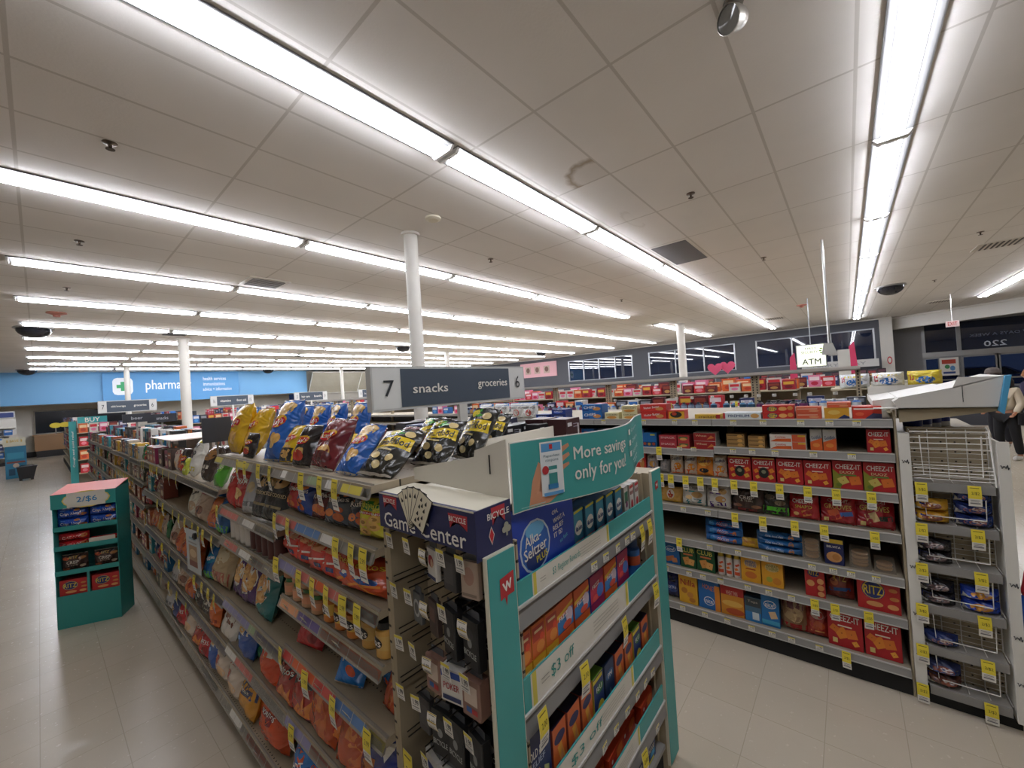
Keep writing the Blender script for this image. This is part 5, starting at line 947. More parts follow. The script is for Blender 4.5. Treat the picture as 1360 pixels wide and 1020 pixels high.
BX = { # key: (depth, front, side, prims, description)
 'cookie_blue':(.12,'#22408f','#1a3070',[('e',-.1,-.1,.5,.5,'#3a6ad0'),('t','OREO',0,.05,.6,.3,WT),('r',0,.36,.9,.12,'#1b1b20')],'dark blue cookie box'),
 'chips_blue':(.12,'#2367ae','#1c4f8a',[('t','CHIPS',-.1,.1,.6,.35,WT,.05),('e',.25,-.1,.4,.5,'#c98a4c'),('r',-.3,-.3,.3,.2,'#1a3f80')],'blue chocolate chip cookie box'),
 'cream_box':(.1,'#d8cfa0','#c9bf90',[('t','CHICKEN',0,.15,.8,.22,'#5c4a2c'),('e',0,-.25,.7,.4,'#c98a3c')],'cream coloured cracker box'),
 'red_cookie':(.12,'#c4302a','#a02624',[('t','Nutter Butter',-.05,.1,.6,.3,WT,.1),('e',.25,-.1,.3,.5,'#c98a4c')],'red cookie box'),
 'redyellow':(.1,'#d8a32c','#c4362a',[('e',0,0,.7,.7,'#2c2a24'),('e',-.1,.1,.3,.4,'#b5402a'),('r',0,.42,.98,.14,'#c4362a'),('r',-.46,0,.08,1,'#c4362a')],'red and yellow cracker box'),
 'yellow_low':(.1,'#cfa93a','#b8922c',[('t','crackers',0,0,.7,.5,'#5c3424'),('r',.4,0,.15,.8,'#a8302a')],'low yellow cracker box'),
 'premium':(.12,'#cfd8da','#b5bcc0',[('t','PREMIUM',-.08,.0,.56,.42,'#1f2f6c'),('e',.34,0,.22,.7,'#c99a5c'),('r',-.47,0,.06,.98,'#b5323a')],'white and blue saltine box'),
 'ritz':(.12,'#c22a26','#a82420',[('e',-.18,.0,.34,.8,'#1f2c6c'),('e',-.18,0,.3,.7,'#d8b93a'),('t','RITZ',-.18,0,.26,.4,'#1f2c6c'),('e',.15,0,.26,.6,'#e0a25c'),('e',.38,.1,.18,.6,'#d08a44')],'red round cracker box'),
 'orange_b':(.12,'#cf5a3a','#b84c30',[('r',-.05,.2,.8,.12,'#e0b8a0'),('e',.2,-.15,.4,.3,'#d8946a')],'orange-red cracker pack'),
 'yellow_pk':(.11,'#d0982c','#b8862a',[('e',-.1,.1,.5,.4,'#dcb85c'),('p',[(0,-.5),(.3,-.1),(.5,-.3),(.5,-.5)],'#26305c')],'yellow cracker pack with a navy corner'),
 'red_pk':(.11,'#cf3a28','#b53024',[('r',-.1,.3,.7,.12,'#e8d8cc'),('p',[(-.1,-.5),(.2,-.05),(.5,-.1),(.5,-.5)],'#3a3c5c'),('e',-.25,-.1,.3,.3,'#e0603c')],'red cracker pack with a grey-blue corner'),
 'blue_box':(.12,'#1f6aae','#1a5590',[('r',0,-.3,.9,.3,'#16406c'),('e',-.3,-.28,.2,.2,'#a8462c'),('e',0,-.3,.2,.2,'#b58a3c'),('e',.3,-.28,.2,.2,'#a8462c'),('r',.25,.35,.3,.1,'#c9c43c')],'bright blue carton'),
 'pink_s':(.12,'#b53a44','#9c3038',[('t','SNACK',0,.1,.8,.3,'#e3c4c0'),('r',0,-.25,.8,.14,'#8a2a30')],'dusky red snack carton'),
 'pink_s2':(.12,'#b53a3a','#9c3038',[('r',0,.1,.8,.3,'#4c6a3a'),('e',0,-.1,.6,.4,'#d8a25c')],'red carton with a cracker picture'),
 'darkred':(.12,'#9c2226','#d8d4cc',[('t','Wheat',-.15,.15,.5,.22,'#e0c4a0'),('p',[(.1,-.3),(.3,.2),(.45,-.1)],'#cf7a3c')],'dark red cookie box'),
 'brown_s':(.1,'#a8824c','#8a6a3c',[('r',0,.2,.9,.2,'#5c4024'),('e',.25,0,.3,.7,'#d0a054')],'brown wafer pack'),
 'white_or':(.1,'#e0dace','#d0cabc',[('t','Cookies',-.2,.15,.3,.3,'#c43c2a'),('p',[(-.5,-.5),(-.3,-.1),(.1,-.05),(.1,-.5)],'#d8622c'),('r',.3,0,.36,.96,'#cf5a34'),('r',.38,.3,.2,.2,'#d8b93a')],'white and orange cracker box'),
 'gf_carton':(.06,'#b9b7b2','#a8a6a2',[('t','Goldfish',0,.12,.8,.16,'#3a4a6c',.1),('p',[(-.5,-.1),(.5,.1),(.5,-.5),(-.5,-.5)],'#d8622a'),('e',0,-.25,.6,.2,'#e08a3c')],'silver and orange fish cracker carton'),
 'cheezit':(.11,RED,'#8c1c20',CZ,'red cheese cracker box'),
 'cheezit2':(.11,RED,'#8c1c20',CZ2,'red cheese cracker box with a black badge'),
 'duoz':(.11,RED,'#8c1c20',DZ,'red and olive two-flavour cheese cracker box'),
 'yn_box':(.1,'#20285a','#1a204c',[('r',0,.42,.96,.16,'#d9b93a'),('t','BELVITA',0,.2,.7,.08,WT),('e',0,-.2,.8,.42,'#c9935a'),('e',.1,-.2,.4,.26,'#b57a40')],'navy and yellow cookie box'),
 'nice':(.09,'#1f5f9c','#184a7c',[('e',0,.18,.6,.26,WT),('e',0,.18,.56,.23,'#1f5f9c'),('t','nice!',0,.18,.4,.13,WT),('r',-.05,-.25,.5,.22,'#a8643a',.3),('r',.2,-.3,.3,.2,'#b5744a',.2)],'blue store brand cracker box'),
 'nice2':(.07,'#2270b0','#1a5a90',[('e',0,.14,.7,.24,WT),('e',0,.14,.64,.2,'#2270b0'),('t','nice!',0,.14,.5,.13,WT),('r',.15,-.15,.4,.2,'#d8b890',.3),('r',0,-.38,.98,.12,'#48a4c8')],'bright blue flat bread box'),
 'club':(.09,'#1d5030','#174026',[('t','CLUB',-.05,.27,.86,.19,'#d8d062'),('r',0,.08,.6,.07,'#cf7a4a')]+sq(-.1,-.2,.4,'#d0924a',.3)+sq(.2,-.24,.34,'#dca45c',-.2),'dark green butter cracker box'),
 'wt':(.08,'#e0a22c','#c98c24',[('e',0,.18,.66,.3,'#d0b080'),('t','WHEAT',0,.24,.56,.1,'#3a5c94'),('t','THINS',0,.13,.56,.1,'#3a5c94'),('r',0,-.02,.5,.04,'#a83c24'),('e',0,-.24,.6,.26,'#c9702c')],'yellow wheat cracker box'),
 'wt2':(.08,'#e0a22c','#c98c24',[('e',0,.18,.66,.3,'#d8c080'),('t','WHEAT',0,.24,.56,.1,'#8a8a3c'),('t','THINS',0,.13,.56,.1,'#8a8a3c'),('e',-.15,-.25,.3,.2,'#a8a83c'),('e',.2,-.28,.4,.26,'#d0862c')],'yellow wheat cracker box with green print'),
 'ritz_tall':(.08,'#b8282a','#9c2022',[('r',.25,-.1,.36,.76,'#a82020'),('e',-.05,.3,.6,.26,'#1f2c6c'),('t','RITZ',-.05,.3,.46,.14,'#d8b93a'),('e',-.22,-.05,.4,.22,'#d8985c'),('e',.28,.05,.34,.2,'#dc9c64'),('e',.28,-.17,.34,.2,'#d08c54'),('e',.28,-.38,.34,.18,'#dc9c64')],'narrow red cracker box'),
 'ritz_big':(.1,'#b8282a','#9c2022',[('e',-.12,.12,.56,.58,'#1f2c6c'),('e',-.12,.12,.52,.54,'#d8b93a'),('e',-.12,.12,.48,.5,'#1f2c6c'),('t','RITZ',-.12,.12,.44,.26,'#dcc23a'),('e',-.1,-.3,.4,.16,'#d8985c'),('e',.34,.2,.2,.12,'#c98044'),('e',.36,-.05,.22,.12,'#c98044'),('e',.32,-.3,.26,.16,'#d8985c')],'large red cracker box with a round blue badge'),
 'nilla':(.08,'#d8a42c','#c08e26',[('t','Nilla',0,.2,.78,.2,'#a8282c'),('e',-.2,-.08,.34,.2,'#b5762c'),('e',.1,-.2,.34,.2,'#c2843a'),('e',.2,-.36,.34,.16,'#b5762c')],'yellow vanilla wafer box'),
 'honey':(.08,'#1f66ac','#1a5590',[('r',.4,-.1,.24,.9,'#d8862c'),('t','HONEY',.02,.24,.6,.16,'#cf7a3c',-.15),('e',0,-.22,.5,.3,WT),('e',0,-.22,.44,.26,'#1f66ac'),('t','nice',0,-.22,.34,.14,WT)],'blue and orange graham cracker box'),
 'wtred':(.08,'#cf8a2c','#b0282a',[('r',0,.34,1,.34,'#b8282a'),('t','WHEAT THINS',0,.25,.5,.14,'#e3b0a0'),('e',0,-.1,.9,.2,'#e0b050'),('e',.1,-.35,.8,.22,'#b5502c')],'red and gold wheat cracker box'),
 'tanblue':(.08,'#4a6c84','#3a5468',[('r',0,.3,.9,.36,'#3c4448'),('t','Tops',0,.32,.6,.12,'#b8b0a0'),('r',0,-.3,.98,.4,'#2f7ab8'),('r',.15,-.25,.4,.3,'#c9d4d8')],'blue and grey cracker box'),
}
def RB(key, w, h):
    d, f, s, p, ds = BX[key]; return proto(('rb',key,round(w,3),round(h,3)), lambda: box_mesh('cracker_box', w, h, d, f, s, p))
def putb(key, y, w, h, z, where, grp, uid, name='cracker_box', dx=.03, yaw=None):
    obj(name, RB(key,w,h), M=pose(3.0+dx, y, z+.001, '-X', 0, RND.uniform(-.03,.03) if yaw is None else yaw), label='%s, %s%s' % (BX[key][4], where.replace('the ','',1), uid), cat='cookie box' if 'cookie' in BX[key][4] or 'wafer' in BX[key][4] else 'cracker box', group=grp)
G1 = 'boxes on the top cracker shelf'; T1 = 'the top cracker shelf'
for i, y in enumerate((2.959,2.745,2.53,2.377)):
    BAGS['popped_blue'] = (.19,.155,.07,'#d4d2cc',[('t','SKINNY POP',0,.16,.8,.12,'#3c3c3c'),('e',0,-.14,.4,.42,'#b8443c'),('e',0,-.14,.3,.32,'#d8cfc4'),('r',0,.42,.98,.2,'#3a78b8')],'white popcorn bag with a blue top')
    obj('snack_bag', bag('popped_blue', i%2), M=pose(3.07,y,1.502,'-X',.15,RND.uniform(-.1,.1)), label='white popcorn bag with a blue top on the cracker shelf top, %s along' % ORD[i], cat='snack bag', group='white popcorn bags')
for i, (y, n) in enumerate(((2.20,1),(2.02,2))):
    for q in range(n): putb('cookie_blue', y, .15, .043, 1.5+q*.0435, T1, G1, ', %s pile, %s one' % (ORD[i], ('lower','upper')[q]))
for q in range(2): putb('chips_blue', 1.68, .185, .062, 1.5+q*.0625, T1, G1, ', %s one' % ('lower','upper')[q])
putb('cream_box', 1.50, .125, .054, 1.5, T1, G1, ', single one'); [putb('cream_box', 1.345, .13, .053, 1.5+q*.0535, T1, G1, ' behind the banner end, %s one' % ('lower','upper')[q]) for q in range(2)]
for q in range(2): putb('red_cookie', 1.155, .2, .056, 1.5+q*.0565, T1, G1, ', %s one' % ('lower','upper')[q])
putb('redyellow', .985, .12, .065, 1.5, T1, G1, ''); putb('yellow_low', .77, .17, .033, 1.5, T1, G1, ''); putb('premium', .558, .225, .042, 1.5, T1, G1, '')
for q in range(2): putb('ritz', .352, .17, .043, 1.5+q*.0435, T1, G1, ', %s one' % ('lower','upper')[q])
for q in range(2): putb('orange_b', .195, .125, .036, 1.5+q*.0365, T1, G1, ', %s one' % ('lower','upper')[q])
putb('yellow_pk', .062, .115, .065, 1.5, T1, G1, ''); putb('red_pk', -.072, .125, .072, 1.5, T1, G1, '')
putb('orange_b', .05, .11, .03, 1.566, T1, G1, ', lying on the yellow pack', dx=.045)
Z = 1.31; T2 = 'the second cracker shelf'; G2 = 'packs on '+T2
putb('blue_box', 1.20, .115, .11, Z-.025, T2, G2, '')
for q in range(2):
    putb('pink_s', 1.058, .13, .047, Z-.025+q*.0475, T2, G2, ', %s one' % ('lower','upper')[q]); putb('pink_s2', .945, .08, .048, Z-.025+q*.0485, T2, G2, ', %s one' % ('lower','upper')[q])
    putb('darkred', .80, .145, .058, Z+.0+q*.0585-.025, T2, G2, ', %s one' % ('lower','upper')[q])
for q in range(3):
    putb('brown_s', .605, .108, .029, Z+q*.0295, T2, G2, ', left pile, %s up' % ORD[q]); putb('brown_s', .482, .095, .026, Z+q*.0265, T2, G2, ', right pile, %s up' % ORD[q])
for q in range(2): putb('white_or', .312, .19, .046, Z+q*.0465, T2, G2, ', %s one' % ('lower','upper')[q])
putb('gf_carton', .168, .058, .127, Z, T2, G2, ', farther one'); putb('gf_carton', .104, .062, .127, Z, T2, G2, ', nearer one'); putb('cheezit', -.112, .1, .13, Z, T2, G2, ' standing alone')
Z = 1.09; T3 = 'the third cracker shelf'; G3 = 'cheese cracker boxes on '+T3
for i, (y, w) in enumerate(((.592,.136),(.453,.128),(.313,.138),(.173,.134))):
    k = 'cheezit2' if i < 2 else 'cheezit'; putb(k, y, w, .156, Z, T3, G3, ', %s along' % ORD[i%2])
for i, y in enumerate((.034,-.104)): putb('duoz', y, .133, .163, Z, T3, G3, ', %s one from the shelf end' % ORD[1-i])
BAGS.update({'gf':(.09,.155,.05,'#c9b49c',GF('#cf5a2a','#d8862a'),'white and orange fish cracker bag'),'gf2':(.09,.155,.05,'#b8b0b4',GF('#6a4a7c','#d8a04a'),'white and purple fish cracker bag'),
 'gf_big':(.11,.158,.055,'#d8822a',[('e',0,.15,.86,.42,'#e0ac4a'),('t','Goldfish',0,.16,.8,.13,'#26325c',.1),('e',0,-.25,.6,.2,'#2c2a26')],'large orange fish cracker bag'),
 'gf_grey':(.075,.1,.045,'#8a8684',[('e',0,0,.7,.5,'#a89c94')],'small grey bag'),
 'gold_c':(.16,.12,.07,'#c99a4c',[('e',0,0,.36,.6,'#e0d4c0'),('e',0,0,.26,.44,'#b5402c'),('r',0,-.4,.9,.1,'#d8aa3c')],'golden clear bread chip bag'),
 'teal_c':(.16,.15,.07,'#cbc9c0',[('r',0,-.36,1,.3,'#1c7c84'),('t','MINI CRISPS',-.1,.3,.6,.1,'#2c2c2c'),('r',-.1,.14,.5,.05,'#2fa0a8'),('e',.15,.0,.5,.3,'#c9a26a'),('e',-.2,-.15,.3,.2,'#d8b478')],'white and teal mini cookie bag'),
 'purple_c':(.16,.165,.07,'#cbc6c0',[('r',0,-.38,1,.26,'#4a2a74'),('t','MINI CRISPS',-.1,.25,.6,.1,'#2c2c2c'),('r',-.1,.1,.5,.05,'#5c3a8c'),('e',.22,.2,.34,.24,'#c9a26a'),('e',.15,-.12,.44,.26,'#c09058')],'white and purple mini cookie bag'),
 'brown_c':(.19,.158,.07,'#3c2a24',[('t','CRISP',0,.1,.5,.13,'#cfc4b4'),('t','& THIN',0,-.03,.4,.08,'#a89c8c'),('e',-.3,-.25,.3,.14,'#7a4c34'),('e',.3,-.25,.3,.14,'#8a5a3c'),('r',0,-.4,.6,.1,'#7c2424')],'dark brown crisp thin bag'),
 'green_c':(.15,.165,.07,'#2c2a22',[('r',0,-.3,.96,.28,'#4fae2c'),('e',.2,.0,.4,.2,'#7a6a54'),('e',-.2,.2,.4,.2,'#5c5040')],'dark bag with a lime green band'),
 'snapd':(.155,.16,.06,'#ab2226',[('t','CHEEZ-IT',.0,.18,.72,.15,WT),('t',"SNAP'D",.02,-.02,.6,.12,'#d8c24a'),('r',.1,-.25,.3,.22,'#d88a3c',.3),('e',-.25,-.3,.2,.14,'#d8a25c'),('r',0,.4,.96,.1,'#8c3a24')],'red snap cracker pouch'),
 'grooves':(.165,.175,.06,'#a32028',[('t','CHEEZ-IT',0,.26,.6,.1,'#d8c8c0'),('t','GROOVES',0,.06,.8,.16,'#d8b45c'),('r',-.1,-.2,.34,.34,'#d8603c',.4),('r',.25,-.15,.36,.14,'#3a64a8',.2),('r',-.34,-.38,.14,.12,'#d8c27a')],'red ridged cracker pouch with a blue tab'),
 'grooves2':(.165,.185,.06,'#9c1e28',[('t','CHEEZ-IT',0,.3,.6,.1,'#d8c8c0'),('t','GROOVES',-.02,.1,.8,.16,'#d8b45c'),('r',-.1,-.18,.34,.28,'#d8b884',.4),('r',.28,-.18,.34,.14,'#22302a',.1),('r',-.34,-.38,.14,.12,'#d8c27a')],'red ridged cracker pouch with a dark tab'),
 'ritz_bag':(.13,.16,.07,'#7c2f24',[('t','RITZ',0,.25,.5,.2,'#c9a43c'),('e',-.2,.1,.3,.3,'#b5643c'),('r',0,-.15,.8,.12,'#234a84',.15),('e',.15,-.3,.4,.2,'#5c2a20')],'dark red cracker bag with a blue band'),
 'navy_c':(.115,.19,.07,'#1f2a5c',[('e',0,-.15,.7,.3,'#2f4a8c'),('t','EXTRA',0,-.1,.5,.1,'#b8c0d8'),('r',0,.2,.8,.2,'#151c3c')],'navy cookie bag'),
 'redtan':(.14,.21,.09,'#8c6a4c',[('e',0,.0,.8,.4,'#a88a60'),('e',.1,-.1,.5,.25,'#c0a070'),('r',0,-.38,.98,.2,'#b02a2c'),('r',0,.3,.8,.3,'#5c2024')],'clear bag of round cookies with a red foot'),
 'redbag':(.115,.175,.07,'#a3362c',[('e',0,.25,.6,.3,'#b58a7c'),('e',0,-.1,.7,.3,'#b8502c'),('r',0,-.3,.6,.05,'#d88a4c')],'red clear-topped cookie bag'),
 'yel_s':(.1,.065,.04,'#c99a24',[('t','Barnum',0,.1,.7,.3,'#a8602c')],'small yellow cookie pack')})
for i, (y, k) in enumerate(((1.198,'gf2'),(1.1,'gf_grey'),(1.012,'gf'),(.913,'gf'),(.819,'gf_big'),(.72,'gf'))):
    obj('snack_bag', bag(k,i%2), M=pose(3.055,y,Z+.002,'-X',.12,RND.uniform(-.1,.1)), label='%s, third cracker shelf, %s along' % (BAGS[k][5], ORD[i]), cat='snack bag', group='fish cracker bags')
Z = .87
for i, (y, k) in enumerate(((1.07,'gold_c'),(.906,'teal_c'),(.742,'purple_c'),(.565,'brown_c'),(.405,'green_c'),(.255,'snapd'),(.091,'grooves'),(-.075,'grooves2'))):
    obj('snack_bag', bag(k), M=pose(3.06,y,Z+.002,'-X',.18,RND.uniform(-.12,.12),RND.uniform(-.04,.04)), label='%s on the fourth cracker shelf' % BAGS[k][5], cat='snack bag', group='bags on the fourth cracker shelf')
def fpack(key, w, h, d, c, P, v=0): return proto(('fp',key,v), lambda: bag_mesh('cookie_pack', w, h, d, c, P, seed=hash_(key)+v, flow=True, nu=14, nv=8, crimp=c))
FB = fpack('blue', .235, .052, .07, '#1f64ac', [('r',.05,0,.44,.8,'#7c2c34'),('t','COOKIES',.0,.1,.3,.3,'#d8b4a8'),('e',-.3,0,.14,.7,'#2f8ac8'),('e',.3,0,.1,.6,'#a8683c')])
FB2 = fpack('blue2', .245, .043, .07, '#1f5f9c', [('t','nice cookies',-.1,0,.4,.4,'#b8cce0'),('r',.1,0,.14,.7,'#2c2a34'),('e',.27,0,.12,.8,'#a8744c')])
Z = .63
for q in range(3):
    obj('cookie_pack', FB, M=pose(3.07,.724,Z+.002+.0525*q,'-X',0,RND.uniform(-.05,.05)), label='blue and maroon cookie pack in the left stack of the fifth cracker shelf, %s up' % ORD[q], cat='cookie pack', group='left stack of cookie packs')
    obj('cookie_pack', FB2, M=pose(3.07,.40,Z+.002+.0435*q,'-X',0,RND.uniform(-.05,.05)), label='long blue cookie pack in the right stack of the fifth cracker shelf, %s up' % ORD[q], cat='cookie pack', group='right stack of cookie packs')
obj('snack_bag', bag('yel_s'), M=pose(3.06,.568,Z+.002,'-X',.2), label='small yellow cookie pack between the two blue stacks', cat='cookie pack')
def tray(name, y, w, h, n, lab):
    t = thing(name, lab, 'cookie tray', (3.04,y,Z+.001), -PI/2)
    mb = MB(); mb.prism([(-w/2,.0),(w/2,.0),(w/2-.004,h),(-w/2+.004,h)], 0, .1, '#b8aa98:clear', axis='y'); obj('clear_tray', mb, t)
    mb = MB()
    for i in range(n):
        mb.lathe([(0,0),(w*.36,0),(w*.40,.008),(w*.36,.016),(0,.016)], '#a87844' if i%2 else '#b88a54', 14, 0, .05, .006+i*.021)
    obj('cookies', mb, t)
tray('cookie_tray', .232, .092, .13, 5, 'tall clear tray of tan cookies beside the blue packs'); putb('yn_box', .122, .092, .15, Z, 'the fifth cracker shelf', 'boxes on the fifth cracker shelf', '')
tray('cookie_tray', .005, .098, .10, 4, 'clear tray of tan cookies right of the navy and yellow box'); tray('cookie_tray', -.10, .092, .06, 2, 'low clear tray of cookies at the end of the fifth cracker shelf')
Z = .41; T6 = 'the sixth cracker shelf'; G6 = 'boxes on '+T6
putb('nice', 1.092, .125, .165, Z, T6, G6, ''); putb('club', .968, .108, .165, Z, T6, G6, ', farther one'); putb('club', .848, .12, .17, Z, T6, G6, ', nearer one')
for i, y in enumerate((.752,.702,.652)):
    t = thing('cheese_can', 'white spray cheese can with a yellow cap, %s from the green boxes' % ORD[i], 'spray can', (3.055,y,Z+.001), -PI/2, 'spray cheese cans')
    mb = MB(); mb.lathe([(0,0),(.022,0),(.023,.004),(.023,.118),(.018,.128)], '#d8d0c8:gloss', 16)
    mb.decal([('r',0,-.25,.9,.2,'#c9502c'),('r',-.1,.0,.6,.14,'#d8742c',.5),('r',.1,.25,.7,.12,'#c9502c',.5)], .036, .115, lambda x,z,o: (math.sin(x*1.6)*(.0236+o), -math.cos(x*1.6)*(.0236+o), .06+z*.115), res=.01); obj('can_body', mb, t)
    obj('cap', MB().lathe([(.018,.128),(.017,.15),(.009,.166),(.007,.172),(0,.172)], '#c9a92c:plastic', 14), t)
putb('wt', .568, .114, .178, Z, T6, G6, ''); putb('wt2', .446, .118, .178, Z, T6, G6, ''); putb('ritz_tall', .225, .098, .178, Z, T6, G6, '')
obj('snack_bag', bag('ritz_bag'), M=pose(3.09,.108,Z+.002,'-X',.15), label='dark red cracker bag with a blue band on the sixth cracker shelf', cat='snack bag'); putb('ritz_big', -.063, .182, .185, Z, T6, G6, '')
Z = .145; T7 = 'the lowest cracker shelf'; G7 = 'boxes on '+T7
obj('snack_bag', bag('navy_c'), M=pose(3.07,1.105,Z+.002,'-X',.12), label='navy cookie bag at the far end of the lowest cracker shelf', cat='snack bag')
for k, y, w, h in (('nilla',.984,.13,.215),('honey',.843,.14,.207),('wtred',.694,.142,.206),('tanblue',.571,.096,.16),('nice2',.472,.1,.22)): putb(k, y, w, h, Z, T7, G7, '')
obj('snack_bag', bag('redtan'), M=pose(3.08,.352,Z+.002,'-X',.1), label='clear bag of round cookies on the lowest cracker shelf', cat='snack bag'); obj('snack_bag', bag('redbag'), M=pose(3.08,.23,Z+.002,'-X',.12), label='red clear-topped cookie bag on the lowest cracker shelf', cat='snack bag')
putb('cheezit', .097, .16, .215, Z, T7, G7, ', farther of the two'); putb('cheezit', -.068, .155, .215, Z, T7, G7, ', nearer of the two')
# the sections farther up the aisle, half hidden behind the end display
r5 = random.Random(11)
for k in range(1, 4):
    for zi, z in enumerate(RS[1:], 1):
        zz = 1.285 if zi == 1 else z; y = RY[k]+.09
        if k == 1: y = 1.30
        i = 0
        while y < RY[k+1]-.06:
            key = r5.choice(['blue_box','club','wt','nilla','honey','cheezit','darkred','nice','red_cookie','tanblue','wtred'])
            obj('cracker_box', RB(key, .12, .15 if zi > 1 else .13), M=pose(3.035, y, zz+.001, '-X', 0, r5.uniform(-.03,.03)), label='%s, %s shelf of the %s cracker section, %s along' % (BX[key][4], ORD[zi], ORD[k], ORD[i]), cat='cracker box', group='boxes in the farther cracker sections'); y += .14; i += 1

# ---------------------------------------------------------------- white wire rack on the end of the cracker shelves
t = thing('wire_bread_rack', 'white wire basket rack with white side boards at the end of the cracker shelves', 'rack', (3.0,-.36,0))
WB = '#dcdad2'
mb = MB(); mb.box(-.03,.02,.128,.172,.10,1.43,WB); obj('side_board', mb, t)
mb = MB(); mb.box(-.05,.20,-.176,-.166,.06,1.40,WB); mb.box(-.055,-.05,-.205,-.166,.06,1.40,WB); obj('side_board', mb, t)
mb = MB(); mb.box(.10,.12,-.166,.13,.10,1.45,M_PEG); obj('rack_back', mb, t)
mb = MB(); mb.box(-.0,.12,-.19,.158,0,.055,DK); obj('rack_base', mb, t)
sc = []
for zz in (1.28,.72,.47,.25): sc.append(zz)
for side, yy, xx in ((0,.150,-.031),(1,-.186,-.0555)):
    mb = MB()
    for zz in sc:
        pts = [(xx-.001, yy+.014-.028*q/10, zz+.012*math.sin(q*1.9)+.006*math.cos(q*4)) for q in range(11)]
        mb.tube(pts, .0016, '#2a2a34', 4)
    obj('script_mark', mb, t)
TZ = [1.175,.96,.75,.535,.32,.11]
for i, z in enumerate(TZ):
    h = .24 if i == 0 else .17; top = 1.44 if i == 0 else TZ[i-1]-.045
    mb = MB(); wr = .0023
    n = int((top-z)/.026)
    for q in range(n+1):
        zz = z+.01+q*.026; xo = -.03+.035*(zz-z)/(top-z)
        mb.tube([(.09,.125,zz),(xo+.03 if q < n else xo,.125,zz),(xo+.03,-.16,zz),(.09,-.16,zz)][:2], wr*.6, '#e6e4de:plastic', 4)
        mb.tube([(.085,.125,zz),(.085,-.16,zz)], wr*.7, '#e6e4de:plastic', 4)
    for yy in (.125,.05,-.02,-.09,-.16): mb.tube([(.085,yy,z),(.085,yy,top)], wr, '#e6e4de:plastic', 4); mb.tube([(.085,yy,z+.004),(-.02,yy,z+.004)], wr, '#e6e4de:plastic', 4)
    # front retaining hoop
    mb.tube([(-.02,.09,top-.02 if i == 0 else top),(-.032,.085,z+.045),(-.034,-.12,z+.045),(-.02,-.125,top-.02 if i == 0 else top)], wr*1.3, '#efede8:plastic', 5)
    if i == 0:
        mb.tube([(-.02,.127,1.44),(-.02,-.15,1.44),(.09,-.16,1.45)], wr*1.6, '#efede8:plastic', 5); mb.tube([(-.02,-.15,1.45),(-.03,-.16,z)], wr*1.8, '#efede8:plastic', 5)
        for q in range(4): mb.tube([(-.02,.125,1.44-q*.03),(-.02,-.155,1.44-q*.03)], wr, '#efede8:plastic', 5)
        for q in range(5): mb.tube([(-.022,.12,z+.02+q*.018),(-.028,-.158,z+.02+q*.018)], wr, '#efede8:plastic', 5)
    bk = obj('wire_basket', mb, t)
    mb = MB(); mb.box(-.042,-.036,-.155,.12,z-.04,z+.003,'#8a8885:plastic'); mb.box(-.04,.08,-.155,.12,z-.004,z,'#a09d96'); obj('price_rail', mb, bk)
for i, z in enumerate(TZ):
    for q, y in enumerate((-.26,-.445)):
        obj('hanging_price_tag', T_W, M=pose(2.952, y+(.01*i if q == 0 else 0), z-.005, '-X', 0, RND.uniform(-.05,.05)), label='yellow sale tag on the white wire rack, %s tier down, %s side' % (ORD[i], ('inner','outer')[q]), cat='price tag', group='yellow tags on the wire rack')
def ppack(key, c1, c2): return proto(('pp',key), lambda: bag_mesh('pastry_pack', .13, .06, .11, c1, [('e',.0,.0,.6,.6,c2),('e',.1,.1,.36,.3,'#b8a8a4'),('r',-.3,.25,.3,.3,'#1f2f74'),('p',[(-.5,-.5),(-.1,-.5),(-.5,.1)],'#c9c9c4')], seed=hash_(key), flow=True, crimp=c1))
PP = {'gold':ppack('gold','#c9962c','#7a4030'),'navy':ppack('navy','#26366c','#8c5a54'),'dark':ppack('dark','#2c2a2e','#6c5454'),'bun':ppack('bun','#2440a0','#c98a2c'),'choc':ppack('choc','#3a4470','#74382c'),'brown':ppack('brown','#5c3a30','#8c4a38')}
rk = [(1,[('gold',0,0),('gold',0,1),('navy',1,0),('navy',1,1),('navy',1,2)]),(2,[('dark',0,0),('dark',0,1)]),(3,[('dark',0,0),('dark',0,1),('bun',1,0),('bun',1,1)]),(4,[('navy',0,0)]),(5,[('brown',0,0),('choc',0,1)])]
DN = {'gold':'yellow and blue iced pastry','navy':'navy wrapped iced pastry','dark':'dark clear wrapped pastry','bun':'blue and golden bun','choc':'blue and brown pastry','brown':'brown pastry'}
for tier, L in rk:
    for (k, side, lv) in L:
        obj('pastry_pack', PP[k], M=pose(3.02, (-.295,-.445)[side], TZ[tier]+.003+.061*lv, '-X', 0, RND.uniform(-.08,.08)), label='%s pack in the wire rack, %s tier down, %s' % (DN[k], ORD[tier], ORD[lv]+' layer'), cat='pastry pack', group='pastry packs in the wire rack')
